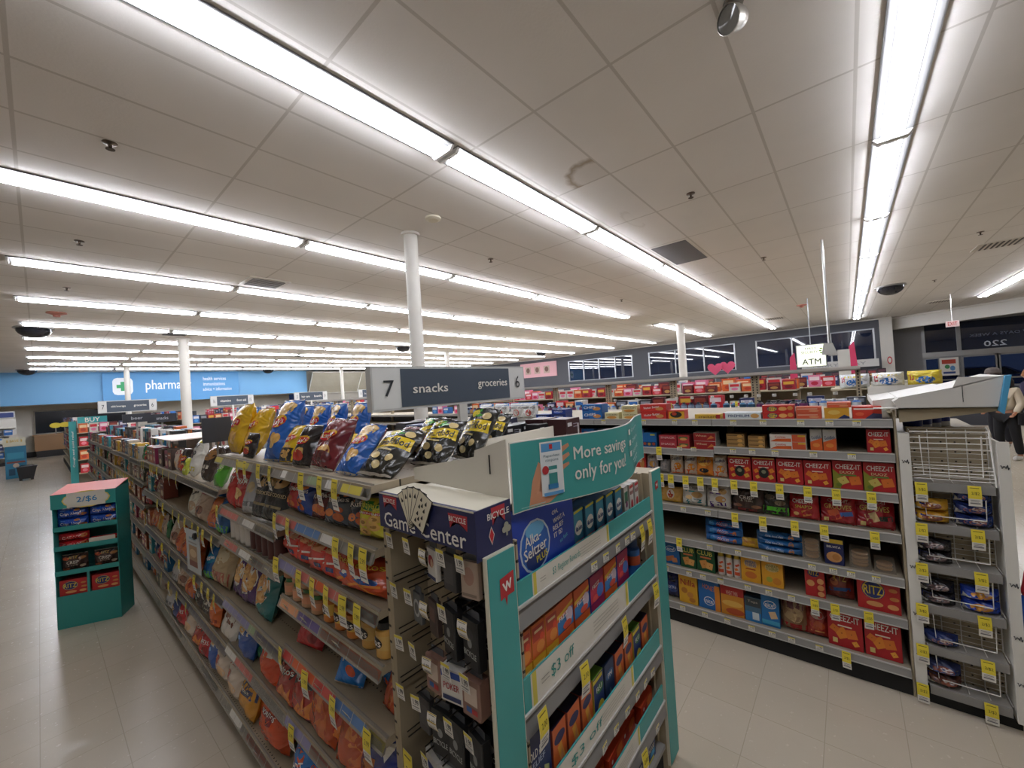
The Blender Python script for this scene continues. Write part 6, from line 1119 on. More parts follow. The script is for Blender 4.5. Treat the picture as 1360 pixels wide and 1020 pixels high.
# tan bracket and white cardboard box on top
t = thing('top_bracket', 'tan steel bracket carrying the white cardboard box', 'bracket', (3.0,-.2,1.5))
mb = MB(); mb.prism([(.0,.06),(-.36,.055),(-.36,.045),(-.1,.0),(.0,-.015)], 0, .012, TAN, axis='x'); mb.prism([(.0,.06),(-.36,.055),(-.36,.045),(-.1,.0),(.0,-.015)], .55, .562, TAN, axis='x'); mb.box(.14,.56,.0,-.012,-.0,.062,TAN); mb.box(.0,.56,-.36,.0,.055,.061,TAN); obj('bracket_plate', mb, t)
t = thing('cardboard_box', 'open white cardboard display box lying on top of the rack bracket', 'box', (2.97,-.2,1.562))
w = '#cac7c0'
mb = MB(); mb.prism([(.0,.0),(-.345,.0),(-.37,.15),(-.22,.155),(-.2,.1),(0,.055)], 0, .004, w, axis='x')
mb.box(-.002,.0,-.235,-.232,.03,.11,'#2a2826'); obj('front_flap', mb, t)
mb = MB(); mb.prism([(.0,.055),(-.2,.1),(-.2,.104),(0,.059)], .0, .62, w, axis='x'); mb.prism([(0,0),(.02,.04),(.0,.055)], 0, .8, w, axis='x'); mb.prism([(-.2,.1),(-.37,.15),(-.37,.154),(-.2,.104)], .0, .45, w, axis='x'); obj('top_flap', mb, t)
mb = MB(); mb.prism([(-.0,.0),(-.0,.055),(.1,.04),(.1,0)], .1, .9, w, axis='x'); mb.box(.0,.7,-.345,.1,.0,.004,w); mb.box(.7,.704,-.345,.1,.0,.1,w); obj('box_body', mb, t)
mb = MB(); mb.prism([(-.37,.152),(-.345,-.015),(-.36,-.03),(-.39,.155)], -.02, .02, '#4a9ac4', axis='x'); mb.prism([(-.372,.05),(-.357,-.0),(-.375,-.01),(-.385,.04)], .02, .05, '#d8cf9c', axis='x'); obj('blue_end_flap', mb, t)
for i in range(4):
    t = thing('detergent_jug', 'blue lidded white jug behind the rack bracket, %s from the shelf end' % ORD[i], 'jug', (3.35+.1*i,-.28-.05*i,1.40), group='blue lidded jugs')
    obj('jug_body', MB().lathe([(0,0),(.04,0),(.042,.01),(.042,.07),(.02,.1)], '#c9ccd4:plastic', 12), t); obj('jug_cap', MB().lathe([(.043,.03),(.044,.065),(.02,.075)], '#1f2f84:plastic', 12), t)
mb = MB(); mb.box(3.215, 4.1, -.56, -.2, 1.385, 1.40, '#9b917f'); obj('end_top_shelf', mb, label='tan shelf carrying the blue lidded jugs behind the wire rack', cat='shelf')
mb = MB(); mb.box(3.215, 4.1, -.56, -.222, .0, 1.383, '#8f8775'); obj('end_cabinet', mb, label='tan steel body of the end display behind the wire rack', cat='shelving')
t = thing('spray_bottle', 'blue bottle with a red nozzle standing past the wire rack', 'bottle', (3.35,-.66,.0))
obj('bottle_body', MB().lathe([(0,.28),(.05,.28),(.055,.3),(.055,.42),(.03,.5),(.014,.53)], '#1f4fae:plastic', 14), t); obj('nozzle', MB().lathe([(.014,.53),(.02,.55),(.012,.59),(.002,.66)], '#b82a3c:plastic', 12), t)
mb = MB(); mb.box(3.14,3.9,-.8,-.57,0,.279,'#b8ab94'); obj('low_shelf', mb, label='low beige ledge beside the wire rack with a blue bottle on it', cat='shelf')

# ---------------------------------------------------------------- teal floor display on the cross aisle
t = thing('floor_display', 'teal cardboard floor display of crackers with a two for six dollars header', 'display', (.05,5.24,0), math.radians(-27))
W, D = .42, .23; TB = '#2f8f8a'
mb = MB(); mb.box(0,W,0,.005,0,.275,TB); mb.box(0,.005,0,D,0,1.03,TB); mb.box(W-.005,W,0,D,0,1.15,TB); mb.box(0,W,D-.005,D,0,1.19,TB); mb.box(.0,W,.004,D,.262,.268,'#256f6c'); obj('carton_shell', mb, t)
mb = MB(); mb.box(-.003,W+.003,-.012,.0,1.02,1.145,TB); mb.prism([(-.012,1.145),(D,1.195),(D,1.188),(-.012,1.14)], -.003, W+.003, '#d9746c', axis='x')
f = lambda x, z, o: (W/2+x*W, -.0125-o, 1.0825+z*.125)
mb.decal([('e',.04,0,.76,1.15,'#d8c45c'),('e',.04,0,.72,1.0,'#d4d0c4'),('r',.04,.0,.6,.98,'#d4d0c4'),('t','2/$6',.05,-.02,.32,.42,'#2a80b8')], W, .125, f, res=9); obj('header', mb, t)
tiers = [.83,.665,.455]
for z in tiers:
    mb = MB(); mb.box(0,W,-.004,.0,z-.005,z+.035,TB); mb.box(.0,W,.0,D-.01,z-.006,z,'#256f6c')
    obj('tier_tray', mb, t)
mb = MB(); mb.box(W/2-.008,W/2+.008,-.002,.01,.27,.45,TB); obj('divider', mb, t)
Mt = t.matrix_basis
CB = bag_mesh('cookie_pack', .2, .085, .1, '#1c46a0', [('t','Chips Ahoy!',0,-.05,.66,.4,WT),('e',.38,-.2,.2,.3,'#b5763c'),('e',.2,.3,.2,.2,'#b5763c'),('r',-.2,.3,.3,.1,'#4a78c8')], seed=3, flow=True, crimp='#1c46a0')
CR = bag_mesh('cookie_pack', .2, .062, .1, '#b8282c', [('t','CHEWY',0,-.05,.6,.4,'#e0c4b8'),('e',.38,0,.2,.5,'#b5763c'),('r',-.38,.0,.12,.6,'#7c1c24')], seed=4, flow=True, crimp='#a82428')
CB_ = bag_mesh('cracker_bag', .17, .15, .08, '#3a2620', [('t','RITZ',0,.33,.3,.12,'#c9a43c'),('t','CRISP',0,.06,.5,.16,'#d8d0c0'),('t','& THINS',0,-.1,.4,.09,'#a89c8c'),('e',-.3,.3,.3,.16,'#b5502c'),('e',.34,.25,.26,.16,'#9c6a3c'),('e',-.3,-.3,.3,.14,'#a8563c'),('r',.1,-.4,.6,.1,'#7c2424'),('e',.36,-.2,.2,.16,'#b59c84')], seed=8)
RZb = box_mesh('cracker_box', .185, .13, .14, '#b8282a', '#9c2022', BX['ritz_big'][3])
def onD(name, me, x, y, z, lab, grp): obj(name, me, M=Mt @ Matrix.Translation((x,y,z)), label=lab, cat='cookie pack' if 'cookie' in name else ('cracker box' if 'box' in name else 'snack bag'), group=grp)
for s in (0,1):
    sd = ('left','right')[s]; x = .105+.21*s
    for q in range(2): onD('cookie_pack', CB, x, .06, .838+.087*q, 'blue cookie pack on the top tier of the teal display, %s %s' % (sd, ('lower','upper')[q]), 'blue cookie packs in the floor display')
    for q in range(2 if s == 0 else 1): onD('cookie_pack', CR, x, .06, .668+.066*q, 'red chewy cookie pack on the second tier of the teal display, %s %s' % (sd, ('lower','upper')[q]), 'red cookie packs in the floor display')
    onD('cracker_bag', CB_, x, .06, .46, 'dark crisp thin bag on the third tier of the teal display, %s one' % sd, 'dark bags in the floor display')
    onD('cracker_box', RZb, x, .02, .27, 'red round cracker box at the bottom of the teal display, %s one' % sd, 'red boxes in the floor display')
tt = obj('price_card', MB().box(.225,.40,.0,.003,.70,.735,'#c9c5b8'), M=Mt @ Matrix.Translation((0,.0,0)), label='white card lying before the red packs on the second tier of the teal display', cat='card')
# ---------------------------------------------------------------- aisle five: tall open framed shelving with a bar along the top
def tall_unit(x, y0, y1, k, zt=1.8):
    t = thing('tall_shelving_unit', 'tall open framed shelving behind the crackers, %s section along' % ORD[k], 'shelving', (x,y0,0), group='tall open framed shelving')
    L = y1-y0
    for yy in (.02, L-.02):
        mb = MB(); mb.box(.36,.40,yy-.02,yy+.02,0,zt,TAN)
        for q in range(12): mb.box(.358,.36,yy-.006,yy+.006,1.42+q*.03,1.437+q*.03,'#1c1a18')
        obj('upright', mb, t)
    mb = MB(); mb.box(.30,.44,0,L,zt-.03,zt,'#c4c0b4'); mb.box(.28,.30,0,L,zt-.02,zt+.012,'#d4d2cc:metal'); obj('top_bar', mb, t)
    mb = MB(); mb.box(0,.8,0,L,0,.14,DK); mb.box(.38,.39,0,L,.14,1.38,'#2b2927'); obj('back_panel', mb, t)
    for z in (.18,.45,.72,.98,1.22,1.40):
        mb = MB(); mb.box(0,.78,.001,L-.001,z-.02,z,'#b3a98f:paint'); sh = obj('shelf', mb, t); obj('price_rail', MB().box(-.008,0,.001,L-.001,z-.035,z+.004,'#98958f:plastic'), sh)
X5 = 4.95
for k in range(13): tall_unit(X5, -.1+.92*k, .82+.92*k, k)
WLm = W_P
r8 = random.Random(21)
def bottle_m(c1, c2, cap, r=.03, h=.1): return lambda: MB().lathe([(0,0),(r,0),(r,h*.15,c2),(r,h*.65,c1),(r*.5,h*.82),(r*.45,h*.84,cap),(r*.45,h),(0,h)], c1+':plastic', 12).mesh('bottle')
BC = [('#2f5f9c','#c9ccd0','#dcdcd8','blue and white'),('#1c1a22','#6a2c5c','#1c1c1c','dark purple'),('#3a6a8c','#2a4a64','#d8d8d8','steel blue'),('#20304c','#8a9ab0','#2c2c2c','navy'),('#6a2a2c','#b08a4c','#1c1c1c','dark red')]
k = 0; y = -.05
while y < 5.5:
    c = BC[min(4, int(k/5)%5)] if y < 3 else r8.choice(BC)
    o_ = obj('bottle', proto(('bt',c[3]), bottle_m(c[0],c[1],c[2],.036,.105)), M=Matrix.Translation((X5+.06,y,1.401)), label='small %s bottle behind the crackers, %s along' % (c[3], ORD[k%30] + (' of the second thirty' if k >= 30 else '')), cat='bottle', group='bottles on the aisle behind the crackers')
    y += .082+(.05 if k%7 == 6 else 0); k += 1
ys = [.1,.3,.42,.6,.74,.86,1.0,1.2,1.42,1.6,2.1,2.4,2.9]
tags(WLm, 'hanging_shelf_label', ys, X5+.03, 1.56, 'white label hanging above the bottles behind the crackers, %s from the wire rack end', 'white labels above the bottles')
tags(T_F, 'hanging_price_tag', [.95,1.66], X5-.014, 1.50, 'yellow tag hanging above the bottles behind the crackers, %s from the wire rack end', 'yellow tags above the bottles')
# upper shelf goods behind the bottles
def carton_row(x, y0, y1, z, cols, w, h, d, lab, grp, face='-X', stepx=0, name='carton', r=None):
    if 'gift' in lab: name = 'gift_box'
    elif 'pharmacy' in lab: name = 'shelf_carton'
    r = r or random.Random(int(x*100+y0*10)); i = 0; y = y0
    while y < y1:
        c = r.choice(cols); hh = round(h*r.choice((.7,.85,1)),3)
        obj(name, proto(('cr',c,w,hh,d), lambda: box_mesh('carton', w, hh, d, c[0], c[0], [('r',0,.2,.8,.3,c[1]),('e',0,-.2,.6,.34,c[2])])), M=pose(x, y, z+.001, face, 0, r.uniform(-.1,.1)), label=lab % (c[3], ORD[i%30] + (' and later' if i >= 30 else '')), cat='carton', group=grp)
        y += w*1.12+(r.random() < .15)*w; i += 1
PK1 = [('#c42a34','#e8d0d0','#e07c8a','red'),('#d87a9c','#f0dce0','#c42a4c','pink'),('#a01c2c','#d8a83c','#6c141c','dark red'),('#c9c4bc','#c42a34','#d87a9c','white'),('#5c1a24','#8c3a2c','#b58a4c','maroon'),('#d0602c','#e8c89a','#b53c2a','orange')]
BL1 = [('#2a68b0','#d8dce4','#4a98d8','blue'),('#26315c','#c9c4d4','#4a5c94','navy'),('#c9c8c4','#2a68b0','#8ab4d8','white'),('#3a3c44','#8a8c94','#b8a884','charcoal')]
carton_row(X5+.12, -.05, 1.0, 1.401, BL1, .14, .13, .1, 'medium %s carton behind the small bottles, %s from the wire rack end', 'cartons behind the bottles')
carton_row(X5+.16, 1.2, 6.5, 1.401, BL1+PK1, .15, .17, .12, 'medium %s carton deeper on the shelf behind the crackers, %s along', 'cartons behind the bottles')
# seasonal aisles farther on
def low_unit(x, y0, y1, zt, lab, grp=None):
    t = thing('shelving_unit', lab, 'shelving', (x,y0,0), group=grp); L = y1-y0
    mb = MB(); mb.box(0,1.1,0,L,0,.12,DK); mb.box(.54,.56,0,L,.12,zt-.01,'#8f8775'); obj('back_panel', mb, t)
    for q in range(5):
        z = .2+(zt-.2)*q/4; obj('shelf', MB().box(0,1.1,.001,L-.001,z-.02,z,'#b3a98f:paint'), t)
    for yy in (.0,L/2-.02,L-.04): obj('upright', MB().box(.52,.58,yy,yy+.04,0,zt+.02,TAN), t)
low_unit(7.4, .6, 7.5, 1.52, 'seasonal shelving two aisles behind the crackers, near part')
low_unit(7.4, 7.9, 13, 1.52, 'seasonal shelving two aisles behind the crackers, far part')
low_unit(10.2, .2, 12.5, 1.45, 'seasonal shelving three aisles behind the crackers'); low_unit(13.2, .2, 12, 1.35, 'seasonal shelving before the dark front wall')
carton_row(7.43, .7, 7.4, 1.521, PK1, .17, .17, .12, 'seasonal %s gift box two aisles back, %s along', 'seasonal gift boxes two aisles back')
carton_row(7.75, .7, 7.4, 1.521, PK1, .2, .22, .12, 'taller %s gift box in the second row two aisles back, %s along', 'second row of gift boxes')
carton_row(7.43, 8, 12.9, 1.521, PK1, .18, .18, .12, 'seasonal %s gift box two aisles back in the far part, %s along', 'far seasonal gift boxes')
carton_row(7.43, .7, 7.4, 1.191, PK1, .17, .2, .12, 'lower %s gift box two aisles back, %s along', 'lower seasonal gift boxes')
carton_row(10.23, .3, 8, 1.451, PK1, .2, .24, .14, 'seasonal %s gift box three aisles back, %s along', 'gift boxes three aisles back')
carton_row(13.23, .3, 6.5, 1.351, PK1+BL1, .24, .36, .14, 'seasonal %s gift box before the front wall, %s along', 'gift boxes before the front wall')
for i in range(10):
    obj('candy_bag', bag('small_red', i%2), M=pose(7.46, 3.0+.14*i, 1.70, '-X', .1, 0, 0, 1.0), label='orange-red candy bag on the gift boxes two aisles back, %s one' % ORD[i], cat='candy bag', group='candy bags two aisles back') if False else None
def heart(x, y, z, s, lab):
    P = [(s*.5*math.sin(a)**3, s*.5*(13*math.cos(a)-5*math.cos(2*a)-2*math.cos(3*a)-math.cos(4*a))/16) for a in [2*PI*k/24 for k in range(24)]]
    t = thing('heart_sign', lab, 'sign', (x,y,z)); mb = MB(); mb.prism(P, 0, .01, '#c8486a', axis='x'); obj('heart_board', mb, t); mb = MB(); mb.tube([(.005,0,-s*.45),(.005,0,-.55)], .008, '#b8b6b0:metal', 5); obj('sign_stem', mb, t)
heart(13.2,3.05,2.02,.42,'pink heart sign, nearest of the overlapping pair above the seasonal shelves'); heart(13.25,2.72,2.05,.42,'pink heart sign, second of the overlapping pair above the seasonal shelves'); heart(13.2,12.0,2.0,.4,'small pink heart sign far along the seasonal shelves')
for i, (y, z) in enumerate(((1.05,1.85),(-.12,2.0))):
    t = thing('hanging_banner', 'narrow pink hanging banner, %s' % ('between the lit sign and the column','beside the grey hanging panel')[i], 'banner', (12.5,y,z)); obj('banner_cloth', MB().prism([(-.09,-.35),(.09,-.35),(.06,.3),(-.04,.42)], 0, .01, '#c0345c', axis='x'), t)
    obj('banner_pole', MB().tube([(.005,0,-.3),(.005,0,-.6)], .006, '#c9c8c4:metal', 4), t)
# lit cash machine sign
t = thing('atm_sign', 'lit white cash machine sign hanging over the seasonal shelves', 'sign', (14,.75,2.2))
obj('sign_case', MB().box(.0,.14,-.34,.34,-.32,.32,'#8a8c8e:metal'), t)
obj('lit_face', MB().box(-.01,-.0,-.32,.32,-.3,.3,emit('lit_sign_face','#e8edd8',1.6)), t)
obj('lettering', MB().decal([('t','FIRST',0,.34,.4,.1,'#6a6c60',0,False),('t','SECURITY',-.05,.16,.6,.12,'#6a6c60',0,False),('t','ATM',0,-.28,.66,.26,'#3c3e38'),('e',.36,.3,.1,.06,'#7fae3c'),('e',.33,.2,.1,.06,'#7fae3c'),('e',.36,.1,.1,.06,'#7fae3c')], .64, .6, lambda x,z,o:(-.012-o,-x*.64,z*.6), res=9), t)
obj('hanging_rod', MB().tube([(.07,0,.32),(.07,0,CE-2.2)], .012, '#8a8c8e:metal', 6), t)
t = thing('hanging_monitor', 'grey panel and bracket hanging on a rod from the ceiling', 'monitor', (8.0,.19,2.0))
obj('hanging_rod', MB().tube([(0,0,.1),(0,0,CE-2.0)], .018, '#b5b4b0:metal', 8), t); obj('slanted_bracket', MB().prism([(-.1,.0),(.1,.03),(.07,.2),(-.04,.2)], -.05, .05, '#a9a9a4', axis='x'), t)
obj('white_panel', MB().box(-.05,-.02,-.235,-.09,-.36,.08,'#cfcdc6'), t)
obj('panel_arm', MB().box(-.03,.0,-.12,.02,-.0,.06,'#a9a9a4'), t)
# pink photo sign on the dark wall
t = thing('photo_sign', 'long pink sign with round faces on the dark front wall', 'sign', (23.28,17.0,3.05))
mb = MB(); mb.box(-.05,0,-1.6,1.6,-.52,.52,'#dba9b2'); mb.decal([q for i in range(3) for q in (('r',-.28+.26*i,-.02,.16,.5,'#b8a294'),('e',-.28+.26*i,.0,.1,.36,'#6a4c40'))], 3.2, 1.04, lambda x,z,o:(-.05-o,-x*3.2,z*1.04), res=9, step=.004); obj('sign_panel', mb, t)
t = thing('exit_sign', 'small red and white exit sign hanging by the entrance bulkhead', 'sign', (18.0,-2.53,2.93))
mb = MB(); mb.box(-.03,.03,-.14,.14,-.09,.09,'#dfc4c2'); mb.decal([('t','EXIT',0,0,.7,.6,'#c23a3c')], .28, .18, lambda x,z,o:(-.03-o,-x*.28,z*.18), res=9); obj('sign_case', mb, t); obj('hanging_rod', MB().tube([(0,0,.09),(0,0,CE-2.93)], .012, '#c9c8c4:metal', 6), t)
t = thing('wall_decal', 'small red ring decal on the white entrance post', 'sign', (23.19,-1.4,2.0)); mb = MB(); mb.decal([('e',0,0,.16,.32,'#b8323c'),('e',0,0,.10,.22,'#c4c1ba')], 1, 1, lambda x,z,o:(-.002-o,-x,z), res=9, step=.003); obj('decal', mb, t)
t = thing('long_sign', 'long pale lettered board below the dark windows', 'sign', (22.9,-.1,1.95)); mb = MB(); mb.box(-.03,0,-.95,1.7,-.16,.16,'#b9b9b6'); mb.decal([('t','FERRY CLAY',0,0,.7,.4,'#8a8b8c')], 2.6, .32, lambda x,z,o:(-.03-o,.37-x*2.6,z*.32), res=9); obj('board', mb, t)
low_unit(18.5,-1.0,6,1.45,'dark bottle shelving near the front wall'); carton_row(18.53,-.9,5.8,1.451,[('#2a2024','#5c3a44','#8c6a4c','dark'),('#4c2a30','#8c3a3c','#c9a26a','plum')],.22,.3,.14,'dark %s carton near the front wall, %s along','cartons near the front wall')
# paper goods near the white box
for i, (y, c, l) in enumerate(((-.42,'#d8d9d4','white and blue'),(-.77,'#d8c23c','yellow'),(-.07,'#cfd4d8','pale'))):
    obj('paper_pack', proto(('ppk',i), lambda: bag_mesh('paper_pack', .32, .2, .2, c, [('e',0,-.1,.6,.5,'#2f6ab0'),('r',0,.3,.7,.12,'#d8c23c'),('r',-.4,.1,.1,.4,'#b8323c')], seed=i, crimp=None)), M=pose(7.5,y,1.50,'-X'), label='%s paper towel pack beyond the white cardboard box' % l, cat='paper pack', group='paper packs')
low_unit(7.4,-.95,.2,1.5,'short shelving with paper packs beyond the white box')
carton_row(7.75,-.8,-.3,1.501,[('#c9c8c4','#b8b8b4','#d8d8d4','white')],.2,.08,.2,'flat %s carton beyond the white cardboard box, %s along','flat cartons')

# ---------------------------------------------------------------- block beyond the cross aisle towards the pharmacy
SG = [('adult beverages','groceries'),('vitamins','first aid'),('hair care','bath'),('household','paper'),('toys','school'),('seasonal','candy')]
k = 0
for bi, (y0, y1) in enumerate(((15.7,25.0),)):
    for gi, x in enumerate((.62,3.0,5.4,7.8,10.2)):
        t = thing('shelving_unit', 'long shelving beyond the cross aisle towards the pharmacy, %s row from the blue kiosk' % ORD[gi], 'shelving', (x,y0,0), group='pharmacy side shelving'); L = y1-y0
        mb = MB(); mb.box(0,1.2,0,L,0,.14,DK); mb.box(.59,.61,0,L,.14,1.55,'#a89c84'); obj('back_panel', mb, t)
        for q in range(6): z = .2+.26*q; obj('shelf', MB().box(0,1.2,.001,L,z-.02,z,'#b3a98f:paint'), t)
        obj('end_board', MB().box(0,1.2,-.03,0,.05,1.5,'#7d7363'), t)
        for q in range(4): obj('end_shelf', MB().box(.02,1.18,-.3,-.03,.3+.35*q,.32+.35*q,'#a89c84'), t)
        if gi < 3:
            for q in range(4):
                for j in range(6):
                    cc = (PK1+BL1)[(q*5+j*3+gi)%10]; obj('end_carton', proto(('ec',cc[3]), lambda: box_mesh('carton',.16,.24,.15,cc[0],cc[0],[('r',0,.2,.8,.3,cc[1]),('e',0,-.2,.6,.34,cc[2])])), M=pose(x+.13+.19*j, y0-.28, .321+.35*q, '-Y'), label='%s carton on the end of the %s pharmacy side row, %s tier, %s along' % (cc[3], ORD[gi], ORD[q], ORD[j]), cat='carton', group='cartons on the pharmacy side row ends')
        cols = [PK1, BL1+PK1, PK1, BL1, BL1+PK1][gi]
        for zz in (1.501,1.241,.981,.721,.461):
            if gi > 0 and zz < 1.3: continue
            if zz < .6: continue
            carton_row(x+.03, y0+.3, y1-.1, zz, cols+BL1, .34, .22 if zz < 1.5 else .28, .2, ('%%s carton at height %s in the %s pharmacy side row, %%s along' % ({1.501:'top',1.241:'upper',.981:'middle',.721:'lower',.461:'lowest'}[zz], ORD[gi])), 'cartons in pharmacy side row %s' % ORD[gi])
        if gi < 5:
            a, b = SG[gi]
            aisle_sign(x+.95, y0-.9, 1.84, 2.16, 1.15, [('t',str(7+9*gi if gi else 7),-.42,0,.04,.36,'#33363a',0,False),('t',str(6+9*gi if gi else 6),.42,0,.04,.36,'#33363a',0,False),('t',a,-.17,0,.24,.22,WT),('t',b,.2,0,.22,.22,WT)], 'small distant white and dark aisle sign, %s row from the blue kiosk' % ORD[gi], 0)
# teal end panel and round yellow signs
t = thing('promotional_display', 'tall teal end panel with vertical white lettering by the far cross aisle', 'panel', (.50,15.6,0))
obj('panel_board', MB().box(0,.14,0,.03,.0,1.68,'#37989a'), t); obj('vertical_lettering', MB().decal([('t','Cough and cold relief',0,0,.72,.34,WT)], 1.3, .13, lambda x,z,o:(.07-z*.13,-.002-o,.95+x*1.3), res=9), t)
t = thing('buy_header', 'teal shelf header reading buy beside the vertical end panel', 'sign', (.66,15.55,1.62)); mb = MB(); mb.box(0,.55,0,.02,0,.16,'#37a0a4'); mb.decal([('t','BUY',.0,0,.5,.7,WT)],.55,.16,lambda x,z,o:(.275+x*.55,-.001-o,.08+z*.16),res=9); obj('header_board', mb, t)
for i, x in enumerate((.40,.52)):
    t = thing('price_burst_sign', 'round yellow price sign above the far shelving, %s one' % ORD[i], 'sign', (x-.1+.06*i,16.6+i*.4,1.6)); mb = MB(); mb.prism([(.11*math.cos(a),.07*math.sin(a)) for a in [2*PI*q/20 for q in range(20)]], 0, .01, '#d8c43a', axis='y'); obj('sign_board', mb, t); obj('sign_stem', MB().box(-.01,.01,.01,.02,-.25,0,'#8a8780'), t)
for i, (x, w_, s, z) in enumerate(((.46,.27,'beer',1.68),(.70,.30,'snacks',1.655))):
    t = thing('category_sign', 'dark hanging category sign reading %s above the far snack shelves' % s, 'sign', (x+.22,7.0+.05*i,z)); mb = MB(); mb.box(0,w_,0,.02,0,.11,'#2f3138'); mb.decal([('t',s,0,0,.4,.36,'#b8bcc0')], w_, .11, lambda X,Z_,o,w_=w_:(w_/2+X*w_,-.001-o,.055+Z_*.11), res=9); obj('sign_panel', mb, t); obj('sign_stem', MB().box(w_/2-.01,w_/2+.01,.02,.03,-.38,.0,'#8a8780'), t)
# blue kiosk, baskets and the counter by the far wall
t = thing('promotional_kiosk', 'blue cardboard kiosk with white header at the far left of the cross aisle', 'display', (-.70,20.0,0))
mb = MB(); mb.box(0,.42,0,.4,0,1.0,'#2f7ca0'); mb.decal([('r',0,.2,.8,.2,'#3f98b8'),('r',0,.0,.86,.05,'#8c4a3c'),('e',.0,-.1,.3,.14,'#c9b8a4'),('r',-.2,-.3,.3,.2,'#26506c')], .42, 1.0, lambda x,z,o:(.21+x*.42,-.001-o,.5+z), res=9); obj('carton_body', mb, t)
mb = MB(); mb.box(-.03,.42,-.02,.0,1.0,1.27,'#d0cdb8'); mb.decal([('t','$ SAVE $',0,.1,.7,.3,'#d0a82c')], .45, .27, lambda x,z,o:(.195+x*.45,-.021-o,1.135+z*.27), res=9); mb.box(.1,.3,.0,.02,1.27,1.36,'#cfcabf'); obj('header', mb, t)
obj('paper_stack', MB().box(-.55,-.45,19.9,20.0,1.29,1.75,'#d6d4cf'), label='tall white roll standing behind the kiosk header', cat='roll') if False else None
t = thing('shopping_basket', 'black plastic shopping basket on the floor beside the blue kiosk', 'basket', (-.27,18.9,0))
mb = MB(); mb.prism([(-.15,.05),(.13,.05),(.2,.4),(-.19,.4)], 0, .35, '#1c1c1f:plastic', axis='y'); mb.box(-.2,.21,-.01,.36,.39,.41,'#2a2a2e:plastic')
for sx in (-.12,.1):
    mb.prism([(sx+.03*math.cos(2*PI*q/10), .03+.03*math.sin(2*PI*q/10)) for q in range(10)], .02, .05, '#111', axis='y') if False else mb.box(sx-.03,sx+.03,.02,.05,0,.06,'#141414')
obj('basket_body', mb, t); obj('handle', MB().tube([(-.15,.17,.4),(-.1,.17,.44),(.1,.17,.44),(.16,.17,.4)], .012, '#2a2a2e:plastic', 6), t)
t = thing('pharmacy_counter', 'brown wooden counter below the dark opening of the far wall', 'counter', (-.15,29.0,0)); obj('counter_body', MB().box(0,3.2,0,.9,.3,1.0,'#8c6a48'), t); obj('counter_top', MB().box(-.05,3.25,-.05,.95,1.0,1.06,'#9c7a54'), t); obj('base', MB().box(.05,3.15,.05,.9,0,.3,'#1d1c1c'), t)
t = struct('window_5', MB().box(-.1,3.2,29.94,30.0,1.1,2.15,'#20242c:gloss')); mb = MB(); mb.box(-.15,3.25,29.92,29.99,2.15,2.2,'#9a9284'); mb.box(-.15,-.1,29.92,29.99,1.1,2.15,'#9a9284'); obj('window_frame', mb, t)
t = thing('hanging_screen', 'small wide screen hanging on a white rod at the left edge', 'monitor', (-.62,17.0,2.05)); obj('screen_case', MB().box(-.4,.22,0,.06,-.17,.0,'#c4c6ca'), t); obj('screen', MB().box(-.38,.20,-.004,0,-.155,-.03,emit('dim_screen','#3c4c8c',.5)), t); obj('hanging_rod', MB().tube([(-.05,.03,0),(-.05,.03,CE-2.05)], .02, '#d8d8d6:plastic', 6), t)
for i in range(3):
    t = thing('wall_shelf_unit', 'white cabinet with dark goods along the far left wall, %s one' % ORD[i], 'shelving', (-4.2+1.25*i,26.0,0)); mb = MB(); mb.box(0,1.1,0,.5,0,.1,'#2a2a2a'); mb.box(0,1.1,.45,.5,.1,1.9,'#d3d0c8'); obj('cabinet_back', mb, t)
    for q in range(5): obj('shelf', MB().box(0,1.1,0,.5,.3+.3*q,.32+.3*q,'#d3d0c8'), t)
    carton_row(-4.1+1.25*i, 0, 0, 0, BL1, .2,.2,.2,'%s %s','x')
    for q in range(4):
        for j in range(4): c = BL1[(i+q+j)%4]; obj('carton', proto(('lc',c[3]), lambda: box_mesh('carton', .22,.22,.2,c[0],c[0],[('r',0,.2,.8,.3,c[1])])), M=pose(-4.05+1.25*i+.25*j,26.03,.321+.3*q,'-Y'), label='%s carton in the %s white cabinet, %s shelf up, %s along' % (c[3], ORD[i], ORD[q], ORD[j]), cat='carton', group='cartons in the far left cabinets')

